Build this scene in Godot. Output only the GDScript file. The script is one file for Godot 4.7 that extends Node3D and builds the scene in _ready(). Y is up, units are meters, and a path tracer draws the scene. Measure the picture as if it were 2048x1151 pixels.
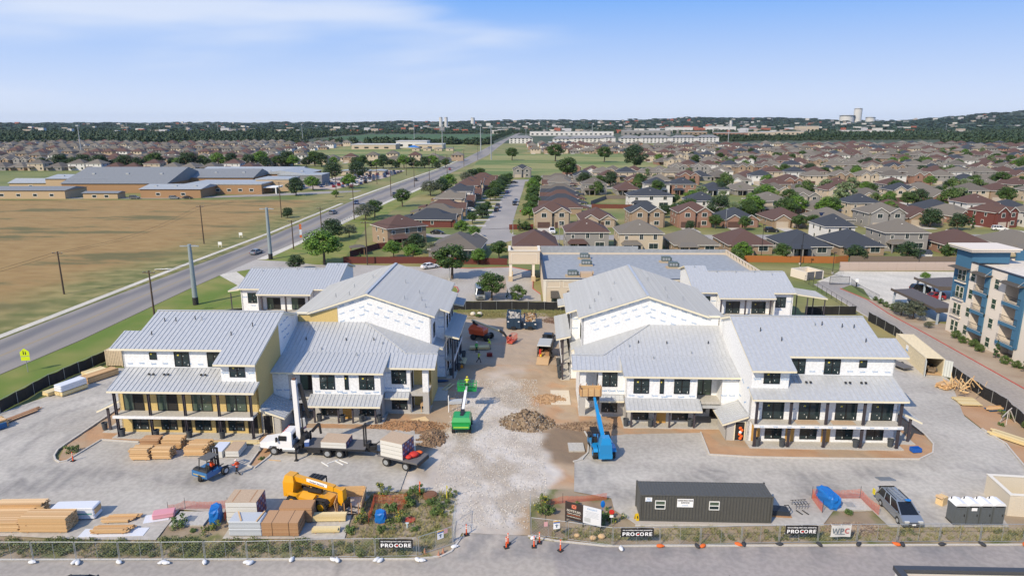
extends Node3D
var rng:=RandomNumberGenerator.new()
var taken:={}
var MT:={}
var NZ:=FastNoiseLite.new()
var NF:=FastNoiseLite.new()
var tri_total:=0
class MB:
	var v:=PackedVector3Array()
	var n:=PackedVector3Array()
	var c:=PackedColorArray()
	var col:=Color(1,1,1)
	var use_col:=false
	var smooth:=false
	var flip:=false
	func tri(a:Vector3,b:Vector3,d:Vector3)->void:
		var nn:=(b-a).cross(d-a).normalized()
		if flip:
			nn=-nn
			v.append(a);v.append(b);v.append(d)
		else:
			v.append(a);v.append(d);v.append(b)
		n.append(nn);n.append(nn);n.append(nn)
		if use_col:
			c.append(col);c.append(col);c.append(col)
	func trin(a:Vector3,b:Vector3,d:Vector3,na:Vector3,nb:Vector3,nd:Vector3)->void:
		v.append(a);v.append(d);v.append(b)
		n.append(na);n.append(nd);n.append(nb)
		if use_col:
			c.append(col);c.append(col);c.append(col)
	func quad(a:Vector3,b:Vector3,d:Vector3,e:Vector3)->void:
		tri(a,b,d);tri(a,d,e)
	func box(ce:Vector3,s:Vector3,bs:=Basis())->MB:
		var x:=bs.x*s.x*.5
		var y:=bs.y*s.y*.5
		var z:=bs.z*s.z*.5
		quad(ce-x-y+z,ce+x-y+z,ce+x+y+z,ce-x+y+z)
		quad(ce+x-y-z,ce-x-y-z,ce-x+y-z,ce+x+y-z)
		quad(ce+x-y+z,ce+x-y-z,ce+x+y-z,ce+x+y+z)
		quad(ce-x-y-z,ce-x-y+z,ce-x+y+z,ce-x+y-z)
		quad(ce-x+y+z,ce+x+y+z,ce+x+y-z,ce-x+y-z)
		quad(ce-x-y-z,ce+x-y-z,ce+x-y+z,ce-x-y+z)
		return self
	func span(a:Vector3,b:Vector3)->MB:
		return box((a+b)*.5,(b-a).abs())
	func bar(a:Vector3,b:Vector3,w:float,h:float,up:=Vector3.UP)->MB:
		var z:=(b-a).normalized()
		if absf(z.dot(up))>.98:
			up=Vector3.RIGHT
		var x:=up.cross(z).normalized()
		return box((a+b)*.5,Vector3(w,h,(b-a).length()),Basis(x,z.cross(x),z))
	func cyl(a:Vector3,b:Vector3,r0:float,r1:float,k:=10,caps:=true)->MB:
		smooth=true
		var z:=(b-a).normalized()
		var x:=(Vector3.RIGHT if absf(z.x)<.8 else Vector3.UP).cross(z).normalized()
		var y:=z.cross(x)
		for i in k:
			var t0:=TAU*i/k
			var t1:=TAU*(i+1)/k
			var d0:=x*cos(t0)+y*sin(t0)
			var d1:=x*cos(t1)+y*sin(t1)
			trin(a+d0*r0,a+d1*r0,b+d1*r1,d0,d1,d1)
			trin(a+d0*r0,b+d1*r1,b+d0*r1,d0,d1,d0)
			if caps:
				tri(b,b+d0*r1,b+d1*r1)
				tri(a,a+d1*r0,a+d0*r0)
		return self
	func tube(p:Array,r:float,k:=6)->MB:
		for i in p.size()-1:
			cyl(p[i],p[i+1],r,r,k,i==0 or i==p.size()-2)
		return self
	func prism(pts:PackedVector2Array,z0:float,z1:float,xf:=Transform3D())->MB:
		var q:=pts.duplicate()
		if Geometry2D.is_polygon_clockwise(q):
			q.reverse()
		var ar:=.0
		for i in q.size():
			ar+=q[i].cross(q[(i+1)%q.size()])
		if ar<0:
			q.reverse()
		var ix:=Geometry2D.triangulate_polygon(q)
		for i in range(0,ix.size(),3):
			var a:=q[ix[i]];var b:=q[ix[i+1]];var d:=q[ix[i+2]]
			if (b-a).cross(d-a)<0:
				var t:=b;b=d;d=t
			tri(xf*Vector3(a.x,a.y,z1),xf*Vector3(b.x,b.y,z1),xf*Vector3(d.x,d.y,z1))
			tri(xf*Vector3(a.x,a.y,z0),xf*Vector3(d.x,d.y,z0),xf*Vector3(b.x,b.y,z0))
		for i in q.size():
			var a:=q[i];var b:=q[(i+1)%q.size()]
			quad(xf*Vector3(a.x,a.y,z0),xf*Vector3(b.x,b.y,z0),xf*Vector3(b.x,b.y,z1),xf*Vector3(a.x,a.y,z1))
		return self
	func lathe(o:Vector3,prof:Array,k:=12)->MB:
		smooth=true
		for j in prof.size()-1:
			var dr:float=prof[j+1][0]-prof[j][0]
			var dh:float=prof[j+1][1]-prof[j][1]
			for i in k:
				var t0:=TAU*i/k
				var t1:=TAU*(i+1)/k
				var d0:=Vector3(cos(t0),0,-sin(t0))
				var d1:=Vector3(cos(t1),0,-sin(t1))
				var n0:=(d0*dh-Vector3.UP*dr).normalized()
				var n1:=(d1*dh-Vector3.UP*dr).normalized()
				var a:Vector3=o+d0*prof[j][0]+Vector3.UP*prof[j][1]
				var b:Vector3=o+d1*prof[j][0]+Vector3.UP*prof[j][1]
				var e:Vector3=o+d1*prof[j+1][0]+Vector3.UP*prof[j+1][1]
				var f:Vector3=o+d0*prof[j+1][0]+Vector3.UP*prof[j+1][1]
				trin(a,b,e,n0,n1,n1)
				trin(a,e,f,n0,n1,n0)
		return self
	func rings(rs:Array,closed_ends:=true)->MB:
		for j in rs.size()-1:
			var m:int=rs[j].size()
			for i in m:
				var k:=(i+1)%m
				quad(rs[j][i],rs[j][k],rs[j+1][k],rs[j+1][i])
		if closed_ends:
			for i in range(1,rs[0].size()-1):
				tri(rs[0][0],rs[0][i+1],rs[0][i])
				tri(rs[-1][0],rs[-1][i],rs[-1][i+1])
		return self
	func blob(o:Vector3,r:Vector3,seg:=8,rg:=6,wob:=.0,sd:=0)->MB:
		smooth=true
		for j in rg:
			for i in seg:
				var q:=[]
				for s in [[i,j],[i+1,j],[i+1,j+1],[i,j+1]]:
					var th:float=TAU*(s[0]%seg)/seg
					var ph:float=PI*s[1]/rg-PI/2
					var dd:=Vector3(cos(ph)*cos(th),sin(ph),-cos(ph)*sin(th))
					var w:=1.
					if wob>.0 and s[1]>0 and s[1]<rg:
						w+=wob*sin(3.1*(s[0]%seg)+5.7*s[1]+sd*1.7)*cos(2.3*s[1]+sd)
					q.append([o+dd*r*w,(dd/r).normalized()])
				trin(q[0][0],q[1][0],q[2][0],q[0][1],q[1][1],q[2][1])
				trin(q[0][0],q[2][0],q[3][0],q[0][1],q[2][1],q[3][1])
		return self
	func add(m:Mesh,xf:Transform3D)->MB:
		for s in m.get_surface_count():
			var ar:=m.surface_get_arrays(s)
			var vv:PackedVector3Array=ar[Mesh.ARRAY_VERTEX]
			var nn:PackedVector3Array=ar[Mesh.ARRAY_NORMAL]
			if ar[Mesh.ARRAY_INDEX]!=null and ar[Mesh.ARRAY_INDEX].size():
				for i in ar[Mesh.ARRAY_INDEX]:
					v.append(xf*vv[i]);n.append((xf.basis*nn[i]).normalized())
			else:
				for i in vv.size():
					v.append(xf*vv[i]);n.append((xf.basis*nn[i]).normalized())
		return self
	func mesh()->ArrayMesh:
		var ar:=[]
		ar.resize(Mesh.ARRAY_MAX)
		ar[Mesh.ARRAY_VERTEX]=v
		ar[Mesh.ARRAY_NORMAL]=n
		if use_col:
			ar[Mesh.ARRAY_COLOR]=c
		var m:=ArrayMesh.new()
		m.add_surface_from_arrays(Mesh.PRIMITIVE_TRIANGLES,ar)
		return m
func mb(cl:=false)->MB:
	var b:=MB.new()
	b.use_col=cl
	return b
func numbered(called:String,par:Node=null)->String:
	var key:=called if par==null or par==self else "%d/%s"%[par.get_instance_id(),called]
	var k:int=taken.get(key,-1)+1
	taken[key]=k
	return called if k==0 else "%s_%03d"%[called,k]
func thing(called:String,label:String,category:String,at:=Vector3.ZERO,turn:=.0,group:="")->Node3D:
	var o:=Node3D.new()
	o.name=numbered(called)
	add_child(o)
	o.position=at
	o.rotation.y=turn
	tag(o,label,category,group)
	return o
func tag(o:Node,label:String,category:String,group:="")->Node:
	o.set_meta("label",label)
	if category:
		o.set_meta("category",category)
	if group:
		o.set_meta("group",group)
	return o
func part(par:Node,called:String,m,mt:Material,at:=Vector3.ZERO,turn:=.0)->MeshInstance3D:
	var o:=MeshInstance3D.new()
	o.name=numbered(called,par)
	o.mesh=m.mesh() if m is MB else m
	if mt:
		o.material_override=mt
	o.position=at
	o.rotation.y=turn
	par.add_child(o,true)
	return o
func struct(called:String,m,mt:Material,stuff:=false)->MeshInstance3D:
	var o:=part(self,called,m,mt)
	o.set_meta("kind","stuff" if stuff else "structure")
	return o
func solo(called:String,m,mt:Material,label:String,category:String,at:=Vector3.ZERO,turn:=.0,group:="")->MeshInstance3D:
	var o:=part(self,called,m,mt,at,turn)
	tag(o,label,category,group)
	return o
func copy(o:Node3D,label:String,at:Vector3,turn:=.0,group:="")->Node3D:
	var base:=String(o.name)
	if base.length()>4 and base[-4]=="_" and base.right(3).is_valid_int():
		base=base.left(-4)
	var k:=o.duplicate()
	k.name=numbered(base)
	add_child(k)
	k.position=at
	k.rotation.y=turn
	if label:
		k.set_meta("label",label)
	if group:
		k.set_meta("group",group)
	return k
func ntex(sd:int,f:float,oct:int,a:Color,b:Color,lo:=.25,hi:=.75,size:=256,kind:=FastNoiseLite.TYPE_SIMPLEX_SMOOTH)->NoiseTexture2D:
	var t:=NoiseTexture2D.new()
	var z:=FastNoiseLite.new()
	z.seed=sd;z.frequency=f;z.fractal_octaves=oct;z.noise_type=kind
	t.noise=z
	t.width=size;t.height=size
	t.seamless=true
	var g:=Gradient.new()
	g.offsets=PackedFloat32Array([lo,hi])
	g.colors=PackedColorArray([a.linear_to_srgb(),b.linear_to_srgb()])
	t.color_ramp=g
	return t
func flat(key:String,col:Color,rough:=.7,metal:=.0)->StandardMaterial3D:
	if MT.has(key):
		return MT[key]
	var m:=StandardMaterial3D.new()
	m.resource_name=key
	m.albedo_color=col.linear_to_srgb()
	m.roughness=rough
	m.metallic=metal
	MT[key]=m
	return m
func grain(key:String,col:Color,tex:Texture2D,size:float,rough:=.8,metal:=.0,world:=true,vcol:=false)->StandardMaterial3D:
	if MT.has(key):
		return MT[key]
	var m:=flat(key,col,rough,metal)
	m.albedo_texture=tex
	m.uv1_triplanar=true
	m.uv1_world_triplanar=world
	m.uv1_scale=Vector3.ONE/size
	m.vertex_color_use_as_albedo=vcol
	return m
func relief(m:StandardMaterial3D,sd:int,f:float,size:float,amount:float)->void:
	var t:=ntex(sd,f,3,Color.BLACK,Color.WHITE)
	t.color_ramp=null
	t.as_normal_map=true
	t.bump_strength=amount
	m.normal_enabled=true
	m.normal_texture=t
	m.uv1_scale=Vector3.ONE/size
func pv(a:Array)->PackedVector2Array:
	var r:=PackedVector2Array()
	for p in a:
		r.append(Vector2(p[0],p[1]))
	return r
func sheet(called:String,poly:PackedVector2Array,y:float,cell:float,cf:Callable,mt:Material,hf=null,kind:="structure")->MeshInstance3D:
	var r:=Rect2(poly[0],Vector2.ZERO)
	for p in poly:
		r=r.expand(p)
	var nx:=int(ceil(r.size.x/cell))
	var nz:=int(ceil(r.size.y/cell))
	var st:=PackedVector3Array();var nn:=PackedVector3Array();var cc:=PackedColorArray();var ix:=PackedInt32Array()
	var inside:=PackedByteArray()
	inside.resize((nx+1)*(nz+1))
	var id:=PackedInt32Array()
	id.resize((nx+1)*(nz+1));id.fill(-1)
	for j in nz+1:
		for i in nx+1:
			inside[j*(nx+1)+i]=1 if Geometry2D.is_point_in_polygon(r.position+Vector2(i,j)*cell,poly) else 0
	var put:=func(p:Vector2)->int:
		var h:=.0
		var no:=Vector3.UP
		if hf!=null:
			h=hf.call(p.x,p.y)
			no=Vector3(h-hf.call(p.x+.15,p.y),.15,h-hf.call(p.x,p.y+.15)).normalized()
		st.append(Vector3(p.x,y+h,p.y));nn.append(no);cc.append(cf.call(p.x,p.y))
		return st.size()-1
	for j in nz:
		var bz:=r.position.y+j*cell
		var bands:=[]
		for pc in Geometry2D.intersect_polygons(poly,PackedVector2Array([Vector2(r.position.x-1,bz),Vector2(r.end.x+1,bz),Vector2(r.end.x+1,bz+cell),Vector2(r.position.x-1,bz+cell)])):
			var x0:=1e9;var x1:=-1e9
			for p in pc:
				x0=minf(x0,p.x);x1=maxf(x1,p.x)
			bands.append([pc,x0,x1])
		for i in nx:
			var k:=j*(nx+1)+i
			var ks:=[k,k+1,k+nx+2,k+nx+1]
			var s:=0
			for q in ks:
				s+=inside[q]
			if s==4:
				for q in ks:
					if id[q]<0:
						id[q]=put.call(r.position+Vector2(q%(nx+1),q/(nx+1))*cell)
				ix.append_array([id[ks[0]],id[ks[1]],id[ks[2]],id[ks[0]],id[ks[2]],id[ks[3]]])
				continue
			var o:=r.position+Vector2(i,j)*cell
			for bd in bands:
				if bd[1]>o.x+cell or bd[2]<o.x:
					continue
				for pg in Geometry2D.intersect_polygons(bd[0],PackedVector2Array([o,o+Vector2(cell,0),o+Vector2(cell,cell),o+Vector2(0,cell)])):
					var tr:=Geometry2D.triangulate_polygon(pg)
					if tr.size()==0:
						continue
					var b:=[]
					for p in pg:
						b.append(put.call(p))
					for t in range(0,tr.size(),3):
						var A:Vector2=pg[tr[t]];var B:Vector2=pg[tr[t+1]];var C:Vector2=pg[tr[t+2]]
						if (B-A).cross(C-A)>0:
							ix.append_array([b[tr[t]],b[tr[t+1]],b[tr[t+2]]])
						else:
							ix.append_array([b[tr[t]],b[tr[t+2]],b[tr[t+1]]])
	var ar:=[]
	ar.resize(Mesh.ARRAY_MAX)
	ar[Mesh.ARRAY_VERTEX]=st;ar[Mesh.ARRAY_NORMAL]=nn;ar[Mesh.ARRAY_COLOR]=cc;ar[Mesh.ARRAY_INDEX]=ix
	var m:=ArrayMesh.new()
	m.add_surface_from_arrays(Mesh.PRIMITIVE_TRIANGLES,ar)
	var o:=part(self,called,m,mt)
	o.set_meta("kind",kind)
	return o
func at_line(pts:Array,z:float)->float:
	for i in pts.size()-1:
		if (pts[i][1]-z)*(pts[i+1][1]-z)<=.0:
			return lerpf(pts[i][0],pts[i+1][0],(z-pts[i][1])/(pts[i+1][1]-pts[i][1]))
	return pts[-1][0] if z<pts[-1][1] else pts[0][0]
func mixc(a:Color,b:Color,t:float)->Color:
	return a.lerp(b,clampf(t,.0,1.))
func kerb(pts:Array,mt:Material,h:=.15,w:=.16,y:=.0,called:="kerb")->MeshInstance3D:
	var b:=mb()
	for i in pts.size()-1:
		var a:=Vector3(pts[i][0],y+h*.5,pts[i][1])
		var e:=Vector3(pts[i+1][0],y+h*.5,pts[i+1][1])
		var d:=(e-a).normalized()*w*.3
		b.bar(a-d,e+d,w,h+.002*(i%2))
	return struct(called,b,mt)
func lettering(par:Node,called:String,words:String,size:float,mt:Material,at:Vector3,bs:=Basis(),bold:=true,width:=.0,serif:=false)->MeshInstance3D:
	return part(par,called,mb().add(word(words,size,bold,width,serif),Transform3D(bs,at)),mt)
var words_made:={}
func word(words:String,size:float,bold:=true,width:=.0,serif:=false)->Mesh:
	var key:="%s|%s|%s|%s|%s"%[words,size,bold,width,serif]
	if words_made.has(key):
		return words_made[key]
	var t:=TextMesh.new()
	var f:=SystemFont.new()
	f.font_names=PackedStringArray(["Droid Serif" if serif else "Droid Sans"])
	f.font_weight=700 if bold else 400
	t.font=f
	t.text=words
	t.font_size=24
	t.pixel_size=size/17.5
	t.depth=.012
	t.curve_step=4.
	var m:=ArrayMesh.new()
	var ar:=t.get_mesh_arrays()
	if width>.0:
		var vv:PackedVector3Array=ar[Mesh.ARRAY_VERTEX]
		var lo:=1e9;var hi:=-1e9
		for p in vv:
			lo=minf(lo,p.x);hi=maxf(hi,p.x)
		for i in vv.size():
			vv[i].x*=width/maxf(hi-lo,.01)
		ar[Mesh.ARRAY_VERTEX]=vv
	m.add_surface_from_arrays(Mesh.PRIMITIVE_TRIANGLES,ar)
	words_made[key]=m
	return m
func sky_colour(az:float,el:float)->Color:
	var t:=clampf(el/90.,.0,1.)
	var g:=pow(clampf(el/10.5,.0,1.),1.)
	var low:=Color(.76,.84,.985)
	var mid:=Color(.155,.42,.96)
	var top:=Color(.10,.26,.72)
	var c:=low.lerp(mid,g).lerp(top,smoothstep(.14,.8,t))
	var w:=NF.get_noise_2d(az*.55+el*.9,el*4.2-az*.22)*6.
	var a:=NF.get_noise_2d(az*1.1+w,el*7.+w-az*.32)
	var b:=NF.get_noise_2d(az*3.-w*2.+300.,el*21.-az*.9)
	var bank:=NF.get_noise_2d(az*.32+911.,el*1.9+40.)
	var k:=smoothstep(-.25,.7,a*.8+b*.25+bank*.9-az*.006+.02)*.8
	return c.lerp(Color(.80,.86,.985),k*(1.-.55*t))
func make_sky()->Sky:
	var im:=Image.create_empty(4096,2048,false,Image.FORMAT_RGBH)
	im.fill(Color(.42,.46,.50))
	for y in range(0,1025):
		var el:=90.-(y+.5)*180./2048.
		if el<13.:
			for x in range(0,4096,2):
				im.fill_rect(Rect2i(x,y,2,1),sky_colour(wrapf((x+1.)*360./4096.,-180.,180.),maxf(el,.0)))
		elif y%8==0:
			for x in range(0,4096,8):
				im.fill_rect(Rect2i(x,y,8,8),sky_colour(wrapf((x+4.)*360./4096.,-180.,180.),el-.35))
	var pm:=PanoramaSkyMaterial.new()
	pm.panorama=ImageTexture.create_from_image(im)
	pm.energy_multiplier=SKY_ENERGY
	var s:=Sky.new()
	s.sky_material=pm
	return s
const SKY_ENERGY:=1.
const SUN_ENERGY:=1.6
const EXPOSURE:=1.
const SUN_DIR:=Vector3(.75,-1.,-.92)
func light_and_camera()->void:
	var cam:=Camera3D.new()
	cam.name="camera"
	cam.position=Vector3(0,36.5,0)
	cam.rotation_degrees=Vector3(-13.611,0,0)
	cam.fov=45.72
	cam.near=.5
	cam.far=40000.
	add_child(cam)
	NF.seed=5;NF.frequency=.02;NF.fractal_octaves=4
	NZ.seed=11;NZ.frequency=.06;NZ.fractal_octaves=4
	var env:=Environment.new()
	env.background_mode=Environment.BG_SKY
	env.sky=make_sky()
	env.tonemap_mode=Environment.TONE_MAPPER_LINEAR
	env.tonemap_exposure=EXPOSURE
	env.fog_enabled=true
	env.fog_density=.00002
	env.fog_light_color=Color(.80,.87,.96)
	env.sdfgi_enabled=true
	env.ssao_enabled=true
	env.ssil_enabled=true
	var we:=WorldEnvironment.new()
	we.name="world_environment"
	we.environment=env
	add_child(we)
	var sun:=DirectionalLight3D.new()
	sun.name="sun"
	sun.light_energy=SUN_ENERGY
	sun.light_color=Color(1.,.94,.84)
	sun.light_angular_distance=.5
	sun.shadow_enabled=true
	sun.basis=Basis.looking_at(SUN_DIR.normalized(),Vector3.UP)
	add_child(sun)
func _ready()->void:
	rng.seed=20240
	light_and_camera()
	materials()
	ground()
	townhouses()
	office_building()
	apartment_block()
	site_fences()
	site_machines()
	site_goods()
	people()
	plants_on_site()
	estate()
	school()
	roadside()
	trees()
	far_land()
var G_FINE:Texture2D
var G_COARSE:Texture2D
var G_SPECK:Texture2D
var G_STREAK:Texture2D
func materials()->void:
	G_FINE=ntex(3,.05,4,Color(.88,.88,.88),Color(1.,1.,1.),.3,.7)
	G_COARSE=ntex(7,.02,6,Color(.86,.86,.86),Color(1.,1.,1.),.28,.72,512)
	G_SPECK=ntex(9,.22,2,Color(.62,.62,.62),Color(1.,1.,1.),.22,.78,512)
	G_STREAK=ntex(13,.03,4,Color(.87,.87,.87),Color(1,1,1),.3,.7)
	grain("roof metal",Color(.47,.485,.50),G_FINE,7.,.42,.15,false)
	grain("house wrap",Color(.78,.79,.80),G_FINE,5.,.55,0,false)
	grain("gypsum yellow",Color(.58,.43,.17),G_FINE,3.,.8,0,false)
	grain("grey block",Color(.44,.43,.41),G_FINE,1.6,.9,0,false)
	flat("eave trim",Color(.72,.66,.50),.7)
	flat("steel column",Color(.055,.048,.058),.5)
	flat("window frame",Color(.012,.012,.013),.4)
	flat("window glass",Color(.022,.036,.040),.06)
	flat("green glass",Color(.07,.10,.075),.06)
	flat("painted opening shade",Color(.02,.019,.018),.9)  # near-black colour standing in for the shade inside openings
	flat("sticker white",Color(.75,.75,.72))
	flat("sticker yellow",Color(.60,.50,.05))
	flat("print blue",Color(.22,.36,.56),.6)
	flat("print black",Color(.012,.012,.014),.6)
	flat("print white",Color(.82,.82,.82),.6)
	flat("print red",Color(.55,.03,.02),.6)
	flat("print orange",Color(.75,.18,.05),.6)
	grain("raw wood door",Color(.50,.28,.07),G_STREAK,.8,.7,0,false)
	grain("slab",Color(.46,.44,.40),G_COARSE,4.,.85)
	grain("concrete",Color(1,1,1),G_COARSE,7.,.85,0,true,true)
	grain("asphalt",Color(1,1,1),G_FINE,3.,.9,0,true,true)
	grain("soil",Color(1,1,1),G_SPECK,5.5,.95,0,true,true)
	grain("grass",Color(1,1,1),G_SPECK,9.,.95,0,true,true)
	grain("far ground",Color(1,1,1),G_COARSE,90.,.95,0,true,true)
	grain("kerb stone",Color(.52,.49,.44),G_COARSE,3.,.85)
	grain("kerb red",Color(.45,.10,.08),G_COARSE,1.5,.8)
	grain("black screen",Color(.014,.014,.015),G_FINE,2.,.8)
	flat("galvanised",Color(.42,.44,.45),.45,.5)
	flat("rubber",Color(.022,.022,.022),.85)
	flat("dark steel",Color(.03,.03,.032),.5,.3)
	flat("bin plastic",Color(.055,.065,.075),.6)
	grain("lumber",Color(.62,.40,.19),G_STREAK,.9,.75,0,false)
	grain("lumber dark",Color(.36,.20,.10),G_STREAK,.9,.8,0,false)
	grain("lumber pale",Color(.68,.50,.27),G_STREAK,.9,.75,0,false)
	grain("plywood",Color(.50,.34,.19),G_FINE,2.,.8,0,false)
	grain("drywall face",Color(.47,.35,.24),G_FINE,3.,.85,0,false)
	grain("drywall edge",Color(.62,.61,.57),G_FINE,1.2,.85,0,false)
	flat("hi vis orange",Color(.85,.13,.02),.8)
	flat("hi vis yellow",Color(.52,.75,.06),.8)
	flat("skin",Color(.36,.20,.13),.6)
	flat("denim",Color(.04,.045,.06),.9)
	flat("black cloth",Color(.02,.02,.022),.9)
var ROAD_L:=[[-92.,-60.],[-88.6,-112.],[-87.,-136.],[-82.6,-183.],[-80.2,-219.],[-77.9,-277.],[-76.6,-334.],[-73.5,-381.],[-66.6,-466.],[-57.,-570.],[-49.8,-723.],[-36.4,-1087.],[-23.6,-1450.],[25.,-2600.]]
var ROAD_R:=[[-78.,-60.],[-76.4,-96.],[-74.6,-112.],[-73.,-150.],[-70.4,-184.],[-67.8,-212.],[-65.5,-243.],[-62.6,-291.],[-60.2,-329.],[-56.,-366.],[-47.2,-489.],[-40.,-600.],[-35.2,-675.],[-27.6,-800.],[-20.5,-1087.],[-11.,-1450.],[37.,-2600.]]
var HOLLOW:=Rect2(-600,-1400,1200,1360)
func hill(x:float,z:float)->float:
	var d:=Vector2(x,z).length()
	var far:=smoothstep(2600.,8200.,d)
	if z>.0 or far<=.0:
		return .0
	var a:=x/-z
	var ridge:=14.+34.*smoothstep(-.5,.2,a)+26.*smoothstep(.12,.3,a)-34.*smoothstep(.36,.5,a)+82.*smoothstep(.5,.78,a)
	return far*(ridge+30.*NZ.get_noise_2d(x*.012,z*.012)+12.*NZ.get_noise_2d(x*.05,z*.05))
func base_colour(x:float,z:float)->Color:
	var n:=NZ.get_noise_2d(x*.5,z*.5)
	var n2:=NF.get_noise_2d(x*1.4,z*1.4)
	var dry:=Color(.30,.245,.10)
	var green:=Color(.115,.155,.035)
	var c:=mixc(green,dry,.42+n*.9+n2*.4)
	if z<-1250.:
		c=mixc(Color(.035,.055,.025),Color(.07,.085,.04),.5+n2)
	return c
func ground()->void:
	var concrete:Material=MT["concrete"]
	var xs:=[]
	var x:=-16000.
	while x<16000.:
		xs.append(x)
		var s:=absf(x)
		x+=8. if s<130. else 22. if s<620. else 90. if s<2400. else 420.
	xs.append(16000.)
	var zs:=[]
	var z:=300.
	while z>-19000.:
		zs.append(z)
		var s:=absf(z)
		z-=8. if s<340. else 22. if s<1300. else 90. if s<3400. else 360.
	zs.append(-19000.)
	var st:=PackedVector3Array();var nn:=PackedVector3Array();var cc:=PackedColorArray();var ix:=PackedInt32Array()
	for j in zs.size():
		for i in xs.size():
			var h:=hill(xs[i],zs[j])
			st.append(Vector3(xs[i],h-.03,zs[j]))
			nn.append(Vector3(h-hill(xs[i]+20.,zs[j]),20.,h-hill(xs[i],zs[j]+20.)).normalized())
			cc.append(base_colour(xs[i],zs[j]))
	var w:=xs.size()
	for j in zs.size()-1:
		for i in w-1:
			var k:=j*w+i
			ix.append_array([k,k+w,k+1,k+1,k+w,k+w+1])
	var ar:=[]
	ar.resize(Mesh.ARRAY_MAX)
	ar[Mesh.ARRAY_VERTEX]=st;ar[Mesh.ARRAY_NORMAL]=nn;ar[Mesh.ARRAY_COLOR]=cc;ar[Mesh.ARRAY_INDEX]=ix
	var gm:=ArrayMesh.new()
	gm.add_surface_from_arrays(Mesh.PRIMITIVE_TRIANGLES,ar)
	struct("ground",gm,MT["far ground"])
	var verge:=func(px:float,pz:float)->Color:
		var n:=NZ.get_noise_2d(px*1.7,pz*1.7)
		var m:=NF.get_noise_2d(px*9.,pz*9.)
		return mixc(Color(.13,.205,.022),Color(.29,.27,.075),.28+n*.7+m*.35+(.25 if pz<-150. else .0))
	sheet("verge",pv([[-80,-60],[-76.2,-96],[-74.4,-112],[-72.8,-150],[-70.2,-184],[-62,-291],[-56,-366],[-47,-489],[-40,-489],[-50,-345],[-52,-240],[-46,-182],[-45,-160],[-52,-135],[-66,-125],[-64,-102],[-66,-91],[-66,-82],[-71,-60]]),.0,1.6,verge,MT["grass"])
	var stub:=func(px:float,pz:float)->Color:
		var n:=NZ.get_noise_2d(px*.22,pz*.9)
		var m:=NF.get_noise_2d(px*5.,pz*14.)
		var edge:=smoothstep(26.,4.,at_line(ROAD_L,pz)-3.-px+n*10.)
		var c:=mixc(Color(.31,.19,.062),Color(.40,.265,.10),.5+m*.9)
		c=mixc(c,Color(.155,.135,.045),smoothstep(.12,.5,n+m*.35))
		var v:=mixc(Color(.13,.15,.035),Color(.34,.29,.11),.45+m*.9+NZ.get_noise_2d(px*2.,pz*2.)*.7)
		return mixc(c,v,edge)
	sheet("field",pv([[-93,-60],[-89,-112],[-87.3,-136],[-83,-183],[-80.5,-219],[-78.3,-277],[-77.5,-328],[-90,-332],[-430,-334],[-430,-60]]),.0,1.5,stub,MT["soil"])
	var rd:=func(px:float,pz:float)->Color:
		var l:=at_line(ROAD_L,pz)
		var t:=(px-l)/maxf(at_line(ROAD_R,pz)-l,1.)
		var n:=NZ.get_noise_2d(px*.9,pz*.25)*.2+NF.get_noise_2d(px*12.,pz*3.)*.12
		var dark:=smoothstep(.07,.11,t)*(1.-smoothstep(.26,.34,t))+smoothstep(.60,.66,t)*(1.-smoothstep(.80,.86,t))*.8
		return mixc(Color(.27,.245,.22),Color(.155,.15,.155),dark*.9+n)
	var rl:=ROAD_L.duplicate()
	var rr:=ROAD_R.duplicate()
	rr.reverse()
	var near:=[]
	for q in ROAD_L:
		if q[1]>-600.:
			near.append(q)
	near.append([-55.5,-600.])
	for q in rr:
		if q[1]>=-600.:
			near.append(q)
	sheet("main_road",pv(near),.03,1.4,rd,MT["asphalt"])
	var farr:=[[-55.5,-600.]]
	for q in rl:
		if q[1]<-600.:
			farr.append(q)
	for q in rr:
		if q[1]<=-600.:
			farr.append(q)
	sheet("main_road",pv(farr),.03,7.,rd,MT["asphalt"])
	var lane:=mb()
	for s in 2:
		var pts:=[]
		for i in range(0,100):
			var pz:=-70.-i*9.
			var l:=at_line(ROAD_L,pz)
			pts.append(Vector3(lerpf(l,at_line(ROAD_R,pz),.475+.025*s),.036,pz))
		for i in pts.size()-1:
			lane.quad(pts[i]-Vector3(.09,0,0),pts[i]+Vector3(.09,0,0),pts[i+1]+Vector3(.09,0,0),pts[i+1]-Vector3(.09,0,0))
	struct("road_marking",lane,flat("yellow line",Color(.30,.235,.13),.8))
	var pave:=func(px:float,pz:float)->Color:
		return mixc(Color(.50,.47,.40),Color(.62,.58,.50),.5+NZ.get_noise_2d(px*3.,pz*3.))
	sheet("pavement",pv([[-93.8,-60],[-91.,-112],[-90.,-128],[-87.6,-172],[-86.2,-193],[-83.2,-232],[-79.9,-318],[-78.4,-318],[-81.7,-232],[-84.7,-193],[-86.,-172],[-88.3,-128],[-89.3,-112],[-92.,-60]]),.03,3.,pave,concrete)
	sheet("pavement",pv([[-80,-335],[-76.5,-381],[-69.4,-466],[-60,-570],[-52.6,-723],[-51,-723],[-58.2,-570],[-67.6,-466],[-74.6,-381],[-78,-335]]),.02,5.,pave,concrete)
	sheet("pavement",pv([[-70.3,-184],[-67.7,-212],[-65.4,-243],[-62.5,-291],[-60.1,-329],[-55.9,-366],[-47.1,-489],[-44.8,-489],[-53.4,-366],[-57.8,-329],[-60.3,-291],[-63.2,-243],[-65.4,-212],[-67.6,-184]]),.02,3.,pave,concrete)
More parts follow.
